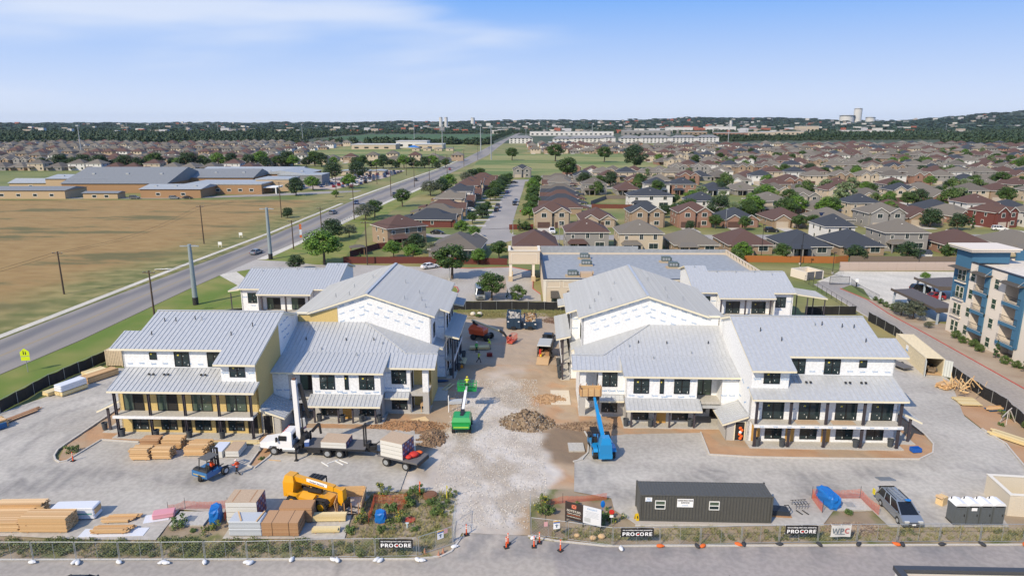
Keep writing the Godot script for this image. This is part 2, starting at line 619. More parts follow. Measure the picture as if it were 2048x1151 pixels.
	var drv:=func(px:float,pz:float)->Color:
		return mixc(Color(.36,.33,.29),Color(.43,.40,.36),.5+NZ.get_noise_2d(px*2.,pz*.8)+NF.get_noise_2d(px*11.,pz*11.)*.5)
	sheet("driveway",pv([[-73.2,-161],[-70,-168],[-66,-172],[-60,-173],[-45,-164],[-30,-158],[-12.8,-139],[6.2,-139],[6.2,-145],[4.6,-150],[5.4,-168.5],[0,-173.5],[-11,-172],[-20,-173.5],[-42,-177],[-52,-177],[-62,-181.5],[-67,-182.5],[-70.4,-184]]),.015,1.6,drv,concrete)
	sheet("path",pv([[-72.6,-164.6],[-69.5,-168.2],[-57.5,-150.5],[-57.5,-146]]),.02,2.,pave,concrete)
	var fr:=func(px:float,pz:float)->Color:
		var n:=NZ.get_noise_2d(px*.7,pz*2.4)+NF.get_noise_2d(px*3.,pz*18.)*.8
		var c:=mixc(Color(.42,.375,.32),Color(.33,.30,.265),.5+n)
		if px>3.7:
			c=mixc(Color(.335,.30,.275),Color(.265,.243,.23),.5+n)
		if absf(px+14.5)<.12 or absf(px-3.65)<.05:
			c*=.75
		var ap:=smoothstep(-50.5,-53.,pz)*smoothstep(.15,.4,NF.get_noise_2d(px*16.+pz*6.,pz*2.)+.2)
		return mixc(c,Color(.19,.185,.185),ap*.55)
	sheet("front_road",pv([[-80,-34],[-80,-51.3],[-8.,-51.5],[-6.,-51.9],[-5.2,-52.6],[-4.5,-54.7],[-4.5,-55.8],[1.4,-55.2],[1.5,-54.6],[3.8,-54.1],[8.4,-53.3],[80,-53.7],[80,-34]]),.02,.6,fr,concrete)
	kerb([[-80,-51.35],[-8.1,-51.55],[-6.1,-51.95],[-5.3,-52.65],[-4.6,-54.7]],MT["kerb stone"],.12)
	kerb([[1.5,-54.9],[3.9,-54.2],[8.4,-53.4],[80,-53.8]],MT["kerb stone"],.12)
	var soil:=func(px:float,pz:float)->Color:
		var n:=NZ.get_noise_2d(px*1.6,pz*1.6)
		var m:=NF.get_noise_2d(px*9.,pz*9.)
		var tan_:=mixc(Color(.42,.30,.19),Color(.51,.39,.27),.5+n+m*.6)
		var red:=mixc(Color(.46,.235,.105),Color(.52,.31,.17),.5+m)
		var c:=tan_
		var clay:=smoothstep(.05,.4,n*.8+m*.5+(.32 if absf(px+1.)>9.5 and pz<-68. and pz>-84. else -.12))
		c=mixc(c,red,clay*.8)
		var g0:=Vector2((px-7.5)/4.5,(pz+73.5)/6.5).length()+n*.8
		var g1:=Vector2((px+10.)/3.5,(pz+74.)/4.).length()+n*.8
		c=mixc(c,Color(.23,.165,.11),(1.-smoothstep(.6,1.15,minf(g0,g1)))*.85)
		if pz>-63. and (px<-4.6 or px>1.6):
			c=mixc(Color(.30,.225,.15),Color(.40,.32,.22),.5+n+m)
			c=mixc(c,Color(.15,.165,.05),smoothstep(.05,.5,NZ.get_noise_2d(px*3.1+50.,pz*4.)+(.12 if pz>-55. else .0)))
		var gl:=-5.+n*1.5
		var gr:=1.4+n*2.
		if pz<-58.:
			gl=lerpf(-6.,-8.5,smoothstep(-58.,-64.,pz))+n*2.
			gr=lerpf(1.7,4.4,smoothstep(-58.,-68.,pz))+n*2.
		if pz<-76.:
			gl=lerpf(-8.,-6.,smoothstep(-76.,-90.,pz))+n*2.
			gr=lerpf(3.5,1.2,smoothstep(-74.,-84.,pz))+n*2.4
		if pz<-63. and pz>-70.:
			gl=minf(gl,-11.5)
		var stone:=smoothstep(gl-.7,gl+.7,px)*(1.-smoothstep(gr-.8,gr+.8,px))*(1.-smoothstep(-90.,-100.,pz+n*6.))
		var sc:=mixc(Color(.53,.47,.40),Color(.66,.61,.55),.5+m*1.8)
		sc=mixc(sc,Color(.40,.33,.25),smoothstep(.1,.42,NZ.get_noise_2d(px*2.6,pz*1.2))*.65)
		c=mixc(c,sc,stone)
		if pz<-100.:
			c=mixc(c,Color(.47,.39,.31),.55)
		if pz<-124.5:
			c=mixc(c,Color(.20,.165,.05),smoothstep(-124.5,-126.5,pz)*smoothstep(-.3,.2,m+n+.15))
		return c
	var bumps:=func(px:float,pz:float)->float:
		return .05*NZ.get_noise_2d(px*5.,pz*5.)+.06*NF.get_noise_2d(px*22.,pz*22.)
	sheet("site_soil",pv([[-52.5,-74],[-50.5,-69.3],[-27,-66.5],[-25,-60],[-34,-58],[-80,-54],[-80,-51.4],[-8.1,-51.6],[-6.2,-52],[-5.3,-52.7],[-4.6,-55.4],[1.5,-55.],[3.9,-54.3],[8.4,-53.5],[80,-53.9],[80,-57],[58,-68],[50,-60],[36,-62],[24,-62],[24,-68],[50,-67.5],[50.5,-80],[50,-128],[-60,-132],[-53,-100]]),.04,.32,soil,MT["soil"],bumps)
	sheet("soil_bed",pv([[58.2,-82.2],[63.8,-92.8],[65.4,-97],[65.4,-90.8],[65.2,-82.4],[63.4,-76.7],[60.8,-68],[57.5,-60],[50,-60],[54.2,-64.6],[55.9,-67.6],[57.3,-72],[57.7,-73.2],[57.6,-77]]),.06,.6,soil,MT["soil"])
	var conc:=func(px:float,pz:float)->Color:
		var n:=NZ.get_noise_2d(px*.9,pz*1.6)
		var m:=NF.get_noise_2d(px*5.,pz*11.)
		var c:=mixc(Color(.37,.345,.305),Color(.47,.44,.39),.5+n*.9+m*.5)
		var arc:=absf(sin(Vector2(px-22.,pz+66.).length()*2.2+NZ.get_noise_2d(px,pz)*3.))
		var scuff:=smoothstep(.0,.5,NZ.get_noise_2d(px*1.3+70.,pz*2.)+.12)*(.35+.65*smoothstep(.55,1.,arc))
		var lanes:=smoothstep(-59.5,-62.,pz)*(1.-smoothstep(-66.5,-69.,pz))
		c=mixc(c,Color(.215,.205,.195),scuff*lanes*.75)
		if px<-48.:
			var tr:=absf(sin(Vector2(px+44.,pz+74.).length()*.9))
			c=mixc(c,Color(.21,.20,.19),smoothstep(.86,1.,tr)*.55*smoothstep(-.2,.3,m+.2))
		var jx:=absf(fposmod(px+.35*sin(pz),6.1)-3.05)
		if jx<.10:
			c*=.86
		return c
	var yard:=[[-90,-54.9],[-45.3,-54.8],[-39,-54.3],[-32,-54.2],[-32.2,-59.2],[-26.2,-58.4],[-26.1,-54.4],[-15.1,-54.4],[-15.3,-58],[-14,-62.2],[-11.4,-62.5],[-11.3,-66.2],[-11.,-71.5],[-11.9,-76.9],[-25.8,-77.4],[-27.2,-72],[-27.3,-69.9],[-28,-67.4],[-28.7,-67.9],[-28.8,-72.6],[-31.4,-72.9],[-43.8,-73.4],[-48.5,-74],[-49.3,-69],[-49.9,-68.8],[-50.6,-69.2],[-51.4,-70.2],[-51.9,-71.6],[-51.9,-73],[-51.5,-83],[-51.5,-97],[-60.5,-98.5],[-64,-96.2],[-65,-93],[-63.6,-87.4],[-66.1,-81.8],[-73,-70],[-90,-60]]
	sheet("yard",pv(yard),.12,.7,conc,concrete)
	kerb([[-48.5,-74],[-49.3,-68.9],[-49.9,-68.6],[-50.7,-69.1],[-51.5,-70.1],[-52.,-71.5],[-52.,-73],[-51.6,-83],[-51.5,-96]],MT["kerb stone"],.15,.16,.1)
	kerb([[-43.8,-73.45],[-48.5,-74.05]],MT["kerb stone"],.15,.16,.1)
	kerb([[-27.2,-72.4],[-27.2,-69.9],[-27.9,-67.3],[-28.8,-67.8],[-28.9,-72.6],[-31.4,-72.95]],MT["kerb stone"],.15,.16,.1)
	var lot:=[[6.3,-62.5],[9.9,-61.2],[9.9,-59.1],[11.4,-56.9],[11.6,-56.5],[29,-56.6],[31,-58.9],[34.8,-58.9],[35,-56.2],[46.1,-56.2],[47.6,-61],[50.3,-62.3],[54,-64.5],[55.7,-67.5],[57.1,-71.9],[57.5,-73],[57.4,-77],[57.8,-80.8],[58.3,-82],[63.6,-92.8],[64.6,-98],[60,-120],[50,-122],[50,-100],[49.6,-75.5],[49.1,-72.9],[47.7,-70.7],[45.3,-69.2],[34.9,-69.4],[26.8,-69.7],[22.3,-70.3],[22.8,-76.],[13.6,-75.6],[9.1,-74.4],[8.6,-71],[6.9,-68.8]]
	sheet("parking_lot",pv(lot),.12,.7,conc,concrete)
	kerb([[6.8,-68.7],[7.8,-69.2],[8.6,-70.8],[9.1,-74.3],[8.8,-76.2]],MT["kerb stone"],.15,.16,.1)
	kerb([[22.8,-76],[22.25,-70.35],[26.8,-69.75],[34.9,-69.45],[45.3,-69.25],[47.7,-70.75],[49.1,-72.95],[49.6,-75.5],[49.9,-100]],MT["kerb stone"],.15,.16,.1)
	kerb([[50.3,-62.3],[54,-64.5],[55.8,-67.5],[57.2,-71.9],[57.6,-73],[57.5,-77]],MT["kerb stone"],.15,.16,.1)
	kerb([[11.5,-56.4],[29,-56.5]],MT["kerb stone"],.1,.14,.1)
	for q in [[-31.9,-58.7,-28.7,-56.4],[31.4,-61.,34.7,-58.95],[-11.7,-75.4,-10.,-73.3],[6.5,-73.2,8.3,-71.2]]:
		var pad:=thing("drain_pad",["square concrete drain pad with grate left of the blue covered pile","square concrete drain pad with grate behind the silver minivan","pale concrete pad beside the dirt mound near the loaded trailer","pale concrete utility pad by the blue telehandler's wheels"][[-31.9,31.4,-11.7,6.5].find(q[0])],"concrete pad",Vector3((q[0]+q[2])/2,.0,(q[1]+q[3])/2))
		part(pad,"slab",mb().box(Vector3(0,.12,0),Vector3(q[2]-q[0],.2,q[3]-q[1])),MT["slab"])
		if absf(q[0])>20.:
			var gr:=mb()
			for i in 9:
				gr.box(Vector3(-.4+i*.1,.24,.1),Vector3(.05,.03,.9))
			part(pad,"grate",gr,MT["galvanised"])
	var lane2:=func(px:float,pz:float)->Color:
		var n:=NZ.get_noise_2d(px*2.,pz*.5)+NF.get_noise_2d(px*14.,pz*3.)*.4
		return mixc(Color(.37,.33,.285),Color(.29,.265,.24),.5+n)
	sheet("side_lane",pv([[65.5,-60],[65.3,-82],[66.4,-95],[68.4,-115.4],[68.7,-128],[70.1,-154],[73.5,-157.5],[78.3,-154],[78.3,-153.5],[74.4,-150],[75.5,-140],[74.1,-128.6],[73.7,-115.5],[72.4,-90.3],[71,-60]]),.02,1.2,lane2,concrete)
	kerb([[74.3,-150],[75.4,-140],[74.,-128.6],[73.6,-115.5],[72.3,-90.3],[70.9,-60]],MT["kerb red"],.13)
	kerb([[65.5,-60],[65.3,-82],[66.4,-95],[68.4,-115.4],[68.7,-128],[70.1,-154]],MT["kerb stone"],.13)
	sheet("apartment_car_park",pv([[72,-157],[78.3,-154],[79.5,-150],[76.5,-141],[77,-124],[140,-120],[140,-167],[83,-169],[79,-164]]),.015,1.6,pave,concrete)
	var bed:=func(px:float,pz:float)->Color:
		return mixc(Color(.36,.27,.20),Color(.46,.38,.29),.5+NF.get_noise_2d(px*12.,pz*12.))
	sheet("planting_bed",pv([[72.4,-90.3],[73.7,-115.5],[74.1,-128.6],[75.5,-140],[77,-140],[78,-124],[84,-120],[84,-80],[71.5,-80]]),.03,1.5,bed,MT["soil"])
	kerb([[-20,-173.6],[-11,-172.1],[0,-173.6],[5.4,-168.6],[4.7,-150],[6.2,-145]],MT["kerb red"],.14)
	kerb([[-12.8,-139.3],[-11.9,-148],[-12.6,-151.5],[-16,-154]],MT["kerb red"],.14)
	sheet("grass_island",pv([[-12.9,-140],[-12.1,-148],[-12.8,-151.4],[-16,-153.8],[-27,-155],[-28,-140]]),.03,1.5,verge,MT["grass"])
	sheet("planting_bed",pv([[-4.8,-139.5],[-1.6,-140],[-1.2,-151],[-1.6,-160],[-6,-160],[-7,-150]]),.03,1.5,bed,MT["soil"])
var MX:=1.
func V(s:float,h:float,d:float)->Vector3:
	return v3(MX*s,h,-d)
func quado(b:MB,p:Vector3,q:Vector3,r:Vector3,t:Vector3,out:Vector3)->void:
	if (q-p).cross(r-p).dot(out)<.0:
		b.quad(p,t,r,q)
	else:
		b.quad(p,q,r,t)
func slab_wall(par:Node,called:String,mt:Material,a:Vector2,e:Vector2,h0:float,tops:Array,thick:=.2,outw:=Vector2.ZERO)->MeshInstance3D:
	var u:=(e-a).normalized()
	var out:=outw if outw!=Vector2.ZERO else Vector2(u.y,-u.x)
	var b:=mb()
	var pts:=[]
	for t in tops:
		pts.append([a+u*t[0],t[1]])
	for i in pts.size()-1:
		var p:Vector2=pts[i][0];var q:Vector2=pts[i+1][0]
		if p.distance_to(q)<.001:
			continue
		var ip:=p-out*thick;var iq:=q-out*thick
		var o3:=V(out.x,0,out.y)
		quado(b,V(p.x,h0,p.y),V(q.x,h0,q.y),V(q.x,pts[i+1][1],q.y),V(p.x,pts[i][1],p.y),o3)
		quado(b,V(ip.x,h0,ip.y),V(iq.x,h0,iq.y),V(iq.x,pts[i+1][1],iq.y),V(ip.x,pts[i][1],ip.y),-o3)
		quado(b,V(p.x,pts[i][1],p.y),V(q.x,pts[i+1][1],q.y),V(iq.x,pts[i+1][1],iq.y),V(ip.x,pts[i][1],ip.y),Vector3.UP)
	for i in [0,pts.size()-1]:
		var p:Vector2=pts[i][0]
		var ip:=p-out*thick
		quado(b,V(p.x,h0,p.y),V(ip.x,h0,ip.y),V(ip.x,pts[i][1],ip.y),V(p.x,pts[i][1],p.y),V(u.x,0,u.y)*(-1. if i==0 else 1.))
	return part(par,called,b,mt)
func sbox(b:MB,s0:float,h0:float,d0:float,s1:float,h1:float,d1:float)->MB:
	return b.span(V(s0,h0,d0),V(s1,h1,d1))
func window(par:Node,a:Vector3,u:Vector3,w:float,h:float,kind:="pair",sd:=0)->MeshInstance3D:
	var out:=u.cross(Vector3.UP)
	var bs:=Basis(u,Vector3.UP,out)
	var b:=mb()
	var f:=.075
	var put:=func(x0:float,y0:float,x1:float,y1:float,z:=.09)->void:
		b.box(a+u*(x0+x1)*.5+Vector3.UP*(y0+y1)*.5+out*(z*.5-.02),v3(x1-x0,y1-y0,z),bs)
	put.call(0,0,w,f);put.call(0,h-f,w,h);put.call(0,f,f,h-f);put.call(w-f,f,w,h-f)
	if kind!="narrow":
		put.call(w/2-.07,f,w/2+.07,h-f,.085)
	if kind=="pair":
		put.call(f,h/2-.03,w/2-.07,h/2+.03,.07)
		put.call(w/2+.07,h/2-.03,w-f,h/2+.03,.07)
	var o:=part(par,"sliding_door" if kind.begins_with("door") else "window",b,MT["window frame"])
	var cols:=[[f,w/2-.07],[w/2+.07,w-f]]
	if kind=="narrow":
		cols=[[f,w-f]]
	var rows:=[[f,h/2-.03],[h/2+.03,h-f]] if kind=="pair" else [[f,h-f]]
	var k:=0
	for c in cols:
		for r in rows:
			var gone:bool=kind=="door open" and k==1 or kind=="half open" and k==2
			var p:=mb().box(a+u*(c[0]+c[1])*.5+Vector3.UP*(r[0]+r[1])*.5+out*.012,v3(c[1]-c[0],r[1]-r[0],.03),bs)
			part(o,"opening" if gone else "pane",p,MT["painted opening shade"] if gone else MT["green glass"] if kind.begins_with("door") and (sd%2==1 or kind=="door open") else MT["window glass"])  # unglazed leaf is a flat sheet coloured as the unlit room behind
			k+=1
	if kind!="door open" and kind!="narrow":
		var st:=mb()
		for q in [[.22,.76],[.6,.72],[.28,.3],[.68,.28],[.4,.14],[.88,.12]]:
			if (sd+int(q[0]*10))%3!=0:
				st.box(a+u*w*q[0]+Vector3.UP*h*q[1]+out*.034,v3(.06,.09 if q[1]>.2 else .22,.012),bs)
		part(o,"sticker",st,MT["sticker white"])
	if sd%2==0 and kind!="door open":
		part(o,"sticker",mb().box(a+u*w*.27+Vector3.UP*h*.78+out*.035,v3(.2,.16,.012),bs),MT["sticker yellow"])
	return o
func metal_plane(roof:Node,pts:Array,h0:float,ks:float,kd:float,along_d:bool,gap:float)->void:
	var poly:=pv(pts)
	var hh:=func(p:Vector2)->float:
		return h0+ks*p.x+kd*p.y
	var dk:=mb()
	dk.flip=MX<0
	var ar:=.0
	for i in poly.size():
		ar+=poly[i].cross(poly[(i+1)%poly.size()])
	if ar<0:
		poly.reverse()
	var tr:=Geometry2D.triangulate_polygon(poly)
	for i in range(0,tr.size(),3):
		var q:=[poly[tr[i]],poly[tr[i+1]],poly[tr[i+2]]]
		if (q[1]-q[0]).cross(q[2]-q[0])<0:
			q=[q[0],q[2],q[1]]
		dk.tri(V(q[0].x,hh.call(q[0])-.02,q[0].y),V(q[1].x,hh.call(q[1])-.02,q[1].y),V(q[2].x,hh.call(q[2])-.02,q[2].y))
		dk.tri(V(q[0].x,hh.call(q[0])-.24,q[0].y),V(q[2].x,hh.call(q[2])-.24,q[2].y),V(q[1].x,hh.call(q[1])-.24,q[1].y))
	for i in poly.size():
		var p:=poly[i];var q:=poly[(i+1)%poly.size()]
		dk.quad(V(p.x,hh.call(p)-.24,p.y),V(q.x,hh.call(q)-.24,q.y),V(q.x,hh.call(q)-.02,q.y),V(p.x,hh.call(p)-.02,p.y))
	part(roof,"deck",dk,MT["eave trim"])
	var r:=Rect2(poly[0],Vector2.ZERO)
	for p in poly:
		r=r.expand(p)
	var lo:=r.position.x if along_d else r.position.y
	var hi:=r.end.x if along_d else r.end.y
	var n:=int(ceil((hi-lo)/gap-.05))
	for k in n:
		var a:=lo+k*gap
		var e:=minf(a+gap,hi)
		var strip:PackedVector2Array
		if along_d:
			strip=PackedVector2Array([Vector2(a,-99),Vector2(e,-99),Vector2(e,99),Vector2(a,99)])
		else:
			strip=PackedVector2Array([Vector2(-99,a),Vector2(99,a),Vector2(99,e),Vector2(-99,e)])
		for pg in Geometry2D.intersect_polygons(poly,strip):
			var b:=mb()
			b.flip=MX<0
			var sg:=.0
			for i in pg.size():
				sg+=pg[i].cross(pg[(i+1)%pg.size()])
			if sg<0:
				pg.reverse()
			var t:=Geometry2D.triangulate_polygon(pg)
			for i in range(0,t.size(),3):
				var q:=[pg[t[i]],pg[t[i+1]],pg[t[i+2]]]
				if (q[1]-q[0]).cross(q[2]-q[0])<0:
					q=[q[0],q[2],q[1]]
				b.tri(V(q[0].x,hh.call(q[0]),q[0].y),V(q[1].x,hh.call(q[1]),q[1].y),V(q[2].x,hh.call(q[2]),q[2].y))
			for i in pg.size():
				var p:Vector2=pg[i];var q:Vector2=pg[(i+1)%pg.size()]
				b.quad(V(p.x,hh.call(p)-.015,p.y),V(q.x,hh.call(q)-.015,q.y),V(q.x,hh.call(q),q.y),V(p.x,hh.call(p),p.y))
			var m0:=1e9;var m1:=-1e9
			for p in pg:
				if absf((p.x if along_d else p.y)-a)<.01:
					m0=minf(m0,p.y if along_d else p.x);m1=maxf(m1,p.y if along_d else p.x)
			if m1-m0>.1:
				var p0:=Vector2(a,m0) if along_d else Vector2(m0,a)
				var p1:=Vector2(a,m1) if along_d else Vector2(m1,a)
				b.flip=false
				b.bar(V(p0.x,hh.call(p0)+.03,p0.y),V(p1.x,hh.call(p1)+.03,p1.y),.035,.065)
			part(roof,"panel",b,MT["roof metal"])
func wrap_print(par:Node,o:Vector3,u:Vector3,spots:Array,size:=.26,tilt:=.0,called:="lettering")->void:
	var out:=u.cross(Vector3.UP)
	var b:=mb()
	var w:=word("Tyvek",size)
	for s in spots:
		var bs:=Basis(u,Vector3.UP,out)
		var t:float=s[2] if s.size()>2 else tilt
		bs=Basis(out,t)*bs
		b.add(w,Transform3D(bs,o+u*s[0]+Vector3.UP*s[1]+out*.012))
	part(par,called,b,MT["print blue"])
func bin_at(x:float,z:float,label:String)->void:
	if bin_made==null:
		bin_made=thing("trash_can",label,"trash can",v3(x,.17,z),0,"grey trash cans along the porches")
		part(bin_made,"barrel",mb().lathe(Vector3.ZERO,[[.0,.0],[.27,.0],[.34,.86]],14),MT["bin plastic"])
		part(bin_made,"rim",mb().lathe(Vector3.ZERO,[[.33,.84],[.375,.84],[.375,.92],[.30,.92],[.27,.12],[.0,.12]],14),MT["bin plastic"])
		for s in [-1,1]:
			part(bin_made,"handle",mb().box(v3(s*.37,.70,0),v3(.08,.05,.16)),MT["bin plastic"])
	else:
		copy(bin_made,label,v3(x,.17,z),rng.randf()*6.)
var bin_made:Node3D=null
func site_to_world(s:float,d:float,h:=.0)->Vector3:
	var c:=cos(deg_to_rad(1.9));var n:=sin(deg_to_rad(1.9))
	return v3(-1.3+s*c+d*n,h,-73.6+s*n-d*c)
func townhouses()->void:
	townhouse_block(1.)
	townhouse_block(-1.)
	MX=1.
	var porch:=["front porch","front porch","front porch","front porch","front porch"]
	for q in [[29.7,-.1,"grey trash can at the first column of the right block's front porch"],[32.5,-.2,"grey trash can left of the second column on the right front porch"],[40.9,-.1,"grey trash can by the fourth column of the right front porch"],[45.,.2,"grey trash can by the last column at the right block's right end"],
		[15.2,4.8,"grey trash can at the left end of the right block's small porch"],[18.2,4.7,"grey trash can left of the wooden door on the right small porch"],[23.1,4.9,"grey trash can at the right end of the right block's small porch"],
		[7.6,20.9,"grey trash can nearest the camera under the right courtyard porch"],[7.6,23.6,"middle grey trash can under the right courtyard porch roof"],[7.6,26.6,"farthest grey trash can under the right courtyard porch roof"],
		[-45.2,-.1,"grey trash can at the first column of the yellow block's porch"],[-41.,-.2,"grey trash can by the second column of the yellow porch"],[-37.,-.2,"grey trash can by the middle column of the yellow porch"],[-33.,-.3,"grey trash can by the fourth column of the yellow porch"],[-48.4,1.6,"grey trash can by the lone post left of the yellow block"],
		[-23.,4.9,"grey trash can at the left end of the left block's small porch"],[-20.,4.7,"grey trash can left of the wooden door on the left small porch"],[-17.7,4.9,"grey trash can right of the wooden door on the left small porch"],[-15.4,4.8,"grey trash can at the right end of the left small porch"],
		[-8.4,21.5,"grey trash can at the near end of the left courtyard porch"],[-7.6,23.8,"grey trash can beside the yellow machine by the left courtyard porch"],[-7.4,29.6,"grey trash can beside the propped boards by the left courtyard porch"]]:
		var p:=site_to_world(q[0],q[1])
		bin_at(p.x,p.z,q[2])
func townhouse_block(mx:float)->void:
	MX=mx
	var left:=mx<0
	var t:=thing("townhouse_block","unfinished white wrapped townhouse block with yellow boarded front wing, left of the drive" if left else "unfinished townhouse block all in white wrap, right of the drive","townhouse",v3(-1.3,0,-73.6),deg_to_rad(-1.9))
	var WR:Material=MT["house wrap"]
	var YL:Material=MT["gypsum yellow"] if left else WR
	var GB:Material=MT["grey block"]
	var U:=V(1,0,0)
	var R:=Vector3.RIGHT
	var L0:=func(s0:float,s1:float)->float:
		return s0 if mx>0 else s1
	part(t,"porch_floor",sbox(mb(),28.7,0,-.6,46.2,.17,4.),MT["slab"])
	slab_wall(t,"wall",YL,Vector2(28.9,1.15),Vector2(45.9,1.15),.1,[[0,6.55],[17,6.55]],.2,Vector2(0,-1))
	slab_wall(t,"wall",WR,Vector2(28.95,1.13),Vector2(33.1,1.13),6.5,[[0,9.35],[4.15,9.35]],.2,Vector2(0,-1))
	slab_wall(t,"wall",WR,Vector2(33.1,1.15),Vector2(33.1,3.4),6.5,[[0,9.3],[2.25,10.1]],.2,Vector2(1,0))
	slab_wall(t,"wall",WR,Vector2(33.,3.4),Vector2(46.1,3.4),6.7,[[0,10.1],[13.1,10.1]],.2,Vector2(0,-1))
	slab_wall(t,"wall",WR,Vector2(46.1,3.4),Vector2(46.1,6.3),.1,[[0,10.1],[2.9,11.1]],.2,Vector2(1,0))
	slab_wall(t,"wall",WR,Vector2(44.9,6.2),Vector2(44.9,14.2),.1,[[0,11.],[4.2,12.4],[8.,11.2]],.2,Vector2(1,0))
	slab_wall(t,"wall",WR,Vector2(44.9,6.3),Vector2(46.1,6.3),.1,[[0,11.],[1.2,11.]],.2,Vector2(0,1))
	slab_wall(t,"wall",WR,Vector2(45.9,1.15),Vector2(45.9,3.4),.1,[[0,6.6],[2.25,7.3]],.2,Vector2(1,0))
	slab_wall(t,"wall",YL,Vector2(28.9,1.15),Vector2(28.9,9.),.1,[[0,9.35],[7.85,12.05]],.2,Vector2(-1,0))
	slab_wall(t,"wall",WR,Vector2(28.9,9.),Vector2(28.9,16.2),.1,[[0,12.05],[1.5,12.55],[7.2,11.]],.2,Vector2(-1,0))
	slab_wall(t,"wall",WR,Vector2(28.9,14.2),Vector2(45.,14.2),.1,[[0,11.2],[16.1,11.2]],.2,Vector2(0,1))
	var k:=0
	for s in [29.3,33.15,37.2,41.4,45.5]:
		var c:=mb()
		c.span(V(s-.13,.17,-.33),V(s-.08,5.95,-.07));c.span(V(s+.08,.17,-.33),V(s+.13,5.95,-.07));c.span(V(s-.08,.17,-.23),V(s+.08,5.95,-.17))
		c.span(V(s-.25,5.9,-.4),V(s+.25,5.97,.0));c.span(V(s-.2,.17,-.4),V(s+.2,.2,.0))
		part(t,"column",c,MT["steel column"])
	part(t,"balcony_floor",sbox(mb(),29.1,2.68,-.45,45.75,2.95,1.15),MT["slab"])
	part(t,"balcony_fascia",sbox(mb(),29.05,2.60,-.53,45.85,2.93,-.45),WR)
	part(t,"porch_beam",sbox(mb(),28.9,5.72,-.42,45.9,6.02,-.34),WR)
	var pr:=part(t,"roof",sbox(mb(),33.1,7.45,3.32,46.,7.62,3.4),MT["roof metal"])
	metal_plane(pr,[[28.6,-.75],[46.,-.75],[46.,3.4],[33.1,3.4],[33.1,1.15],[28.6,1.15]],6.40,0,.34,true,.56)
	var mr:=part(t,"roof",sbox(mb(),28.57,12.76,10.4,45.2,12.86,10.62),MT["roof metal"])
	metal_plane(mr,[[28.57,.2],[33.55,.2],[33.55,2.8],[47.3,2.8],[47.3,6.3],[45.2,6.3],[45.2,10.5],[28.57,10.5]],9.16,0,.342,true,.56)
	metal_plane(mr,[[28.57,10.5],[45.2,10.5],[45.2,14.8],[28.57,14.8]],12.75+.34*10.5,0,-.34,true,.56)
	for s in [[30.4,.75,3.,5.15],[34.55,1.1,3.,5.15],[38.75,1.1,3.,5.15],[42.85,1.1,3.,5.15]]:
		var ss:float=L0.call(s[0],s[0]+2.45)
		window(t,V(ss,2.97,1.15),R,2.45,2.15,"door open" if left and s[0]>38. else "door",1 if left else 0)
	for s in [30.9,34.95,39.1,42.6]:
		window(t,V(L0.call(s,s+1.95),.5,1.15),R,1.95,1.85,"pair",3 if left else 1)
	for s in [29.35,33.3,37.45]:
		if left:
			part(t,"doorway",sbox(mb(),s-.02,.17,1.13,s+1.,2.4,1.16),MT["painted opening shade"])  # flat dark sheet on the wall, painted as the unlit room inside
			part(t,"door_frame",sbox(sbox(sbox(mb(),s-.1,.17,1.08,s-.02,2.45,1.15),s+1.,.17,1.08,s+1.08,2.45,1.15),s-.1,2.45,1.08,s+1.08,2.53,1.15),MT["window frame"])
		else:
			part(t,"door",sbox(mb(),s,.17,1.09,s+1.,2.4,1.15),MT["raw wood door"])
	window(t,V(L0.call(30.2,32.05),7.35,1.13),R,1.85,1.42,"half open" if left else "pair",4)
	window(t,V(L0.call(37.9,39.75),7.75,3.4),R,1.85,1.85,"pair",2)
	window(t,V(L0.call(34.1,35.7),7.75,3.4),R,1.6,1.85,"pair",1)
	window(t,V(L0.call(41.9,42.8),8.6,3.4),R,.9,.9,"narrow",2)
	var lr:=part(t,"roof",sbox(mb(),45.95,4.1,1.3,46.1,4.25,5.6),MT["roof metal"])
	metal_plane(lr,[[45.95,1.2],[48.9,1.2],[48.9,5.6],[45.95,5.6]],4.15+.48*45.95,-.48,0,false,.55)
	for d in [1.6,5.2]:
		part(t,"column",sbox(mb(),47.6,.1,d-.1,47.85,2.95,d+.12),MT["steel column"])
	part(t,"porch_floor",sbox(mb(),46.2,0,.9,48.3,.14,5.8),MT["slab"])
	for q in [[31.5,7.4],[33.5,5.6],[38.5,8.6],[39.4,8.7],[43.4,5.5],[41.7,8.3],[43.1,8.2]]:
		part(t,"vent_pipe",mb().cyl(V(q[0],9.1+.342*q[1],q[1]),V(q[0],9.65+.342*q[1],q[1]),.06,.06,7),MT["galvanised"] if int(q[0])%2==0 else MT["dark steel"])
	for s in [35.4,35.9,39.9,40.4,41.7,42.2]:
		part(t,"roof_vent",mb().box(V(s,7.29,1.9),v3(.2,.18,.24)),MT["dark steel"])
	slab_wall(t,"wall",GB,Vector2(26.5,1.45),Vector2(28.9,1.45),0,[[0,2.35],[2.4,3.2]],.15,Vector2(0,-1))
	slab_wall(t,"wall",GB,Vector2(26.5,1.45),Vector2(26.5,5.2),0,[[0,2.35],[3.75,2.35]],.15,Vector2(-1,0))
	part(t,"doorway",sbox(mb(),27.5,.1,1.42,28.6,2.35,1.46),MT["painted opening shade"])  # shade inside the entrance shed painted as a near-black sheet
	part(t,"door_frame",sbox(sbox(sbox(mb(),27.42,.1,1.36,27.52,2.45,1.44),28.6,.1,1.36,28.7,2.45,1.44),27.42,2.4,1.36,28.7,2.5,1.44),MT["eave trim"])
	var er:=part(t,"roof",sbox(mb(),28.82,3.4,1.5,28.9,3.55,5.6),MT["roof metal"])
	metal_plane(er,[[25.9,.95],[28.85,.95],[28.85,5.7],[25.9,5.7]],3.35-.36*28.85,.36,0,false,.5)
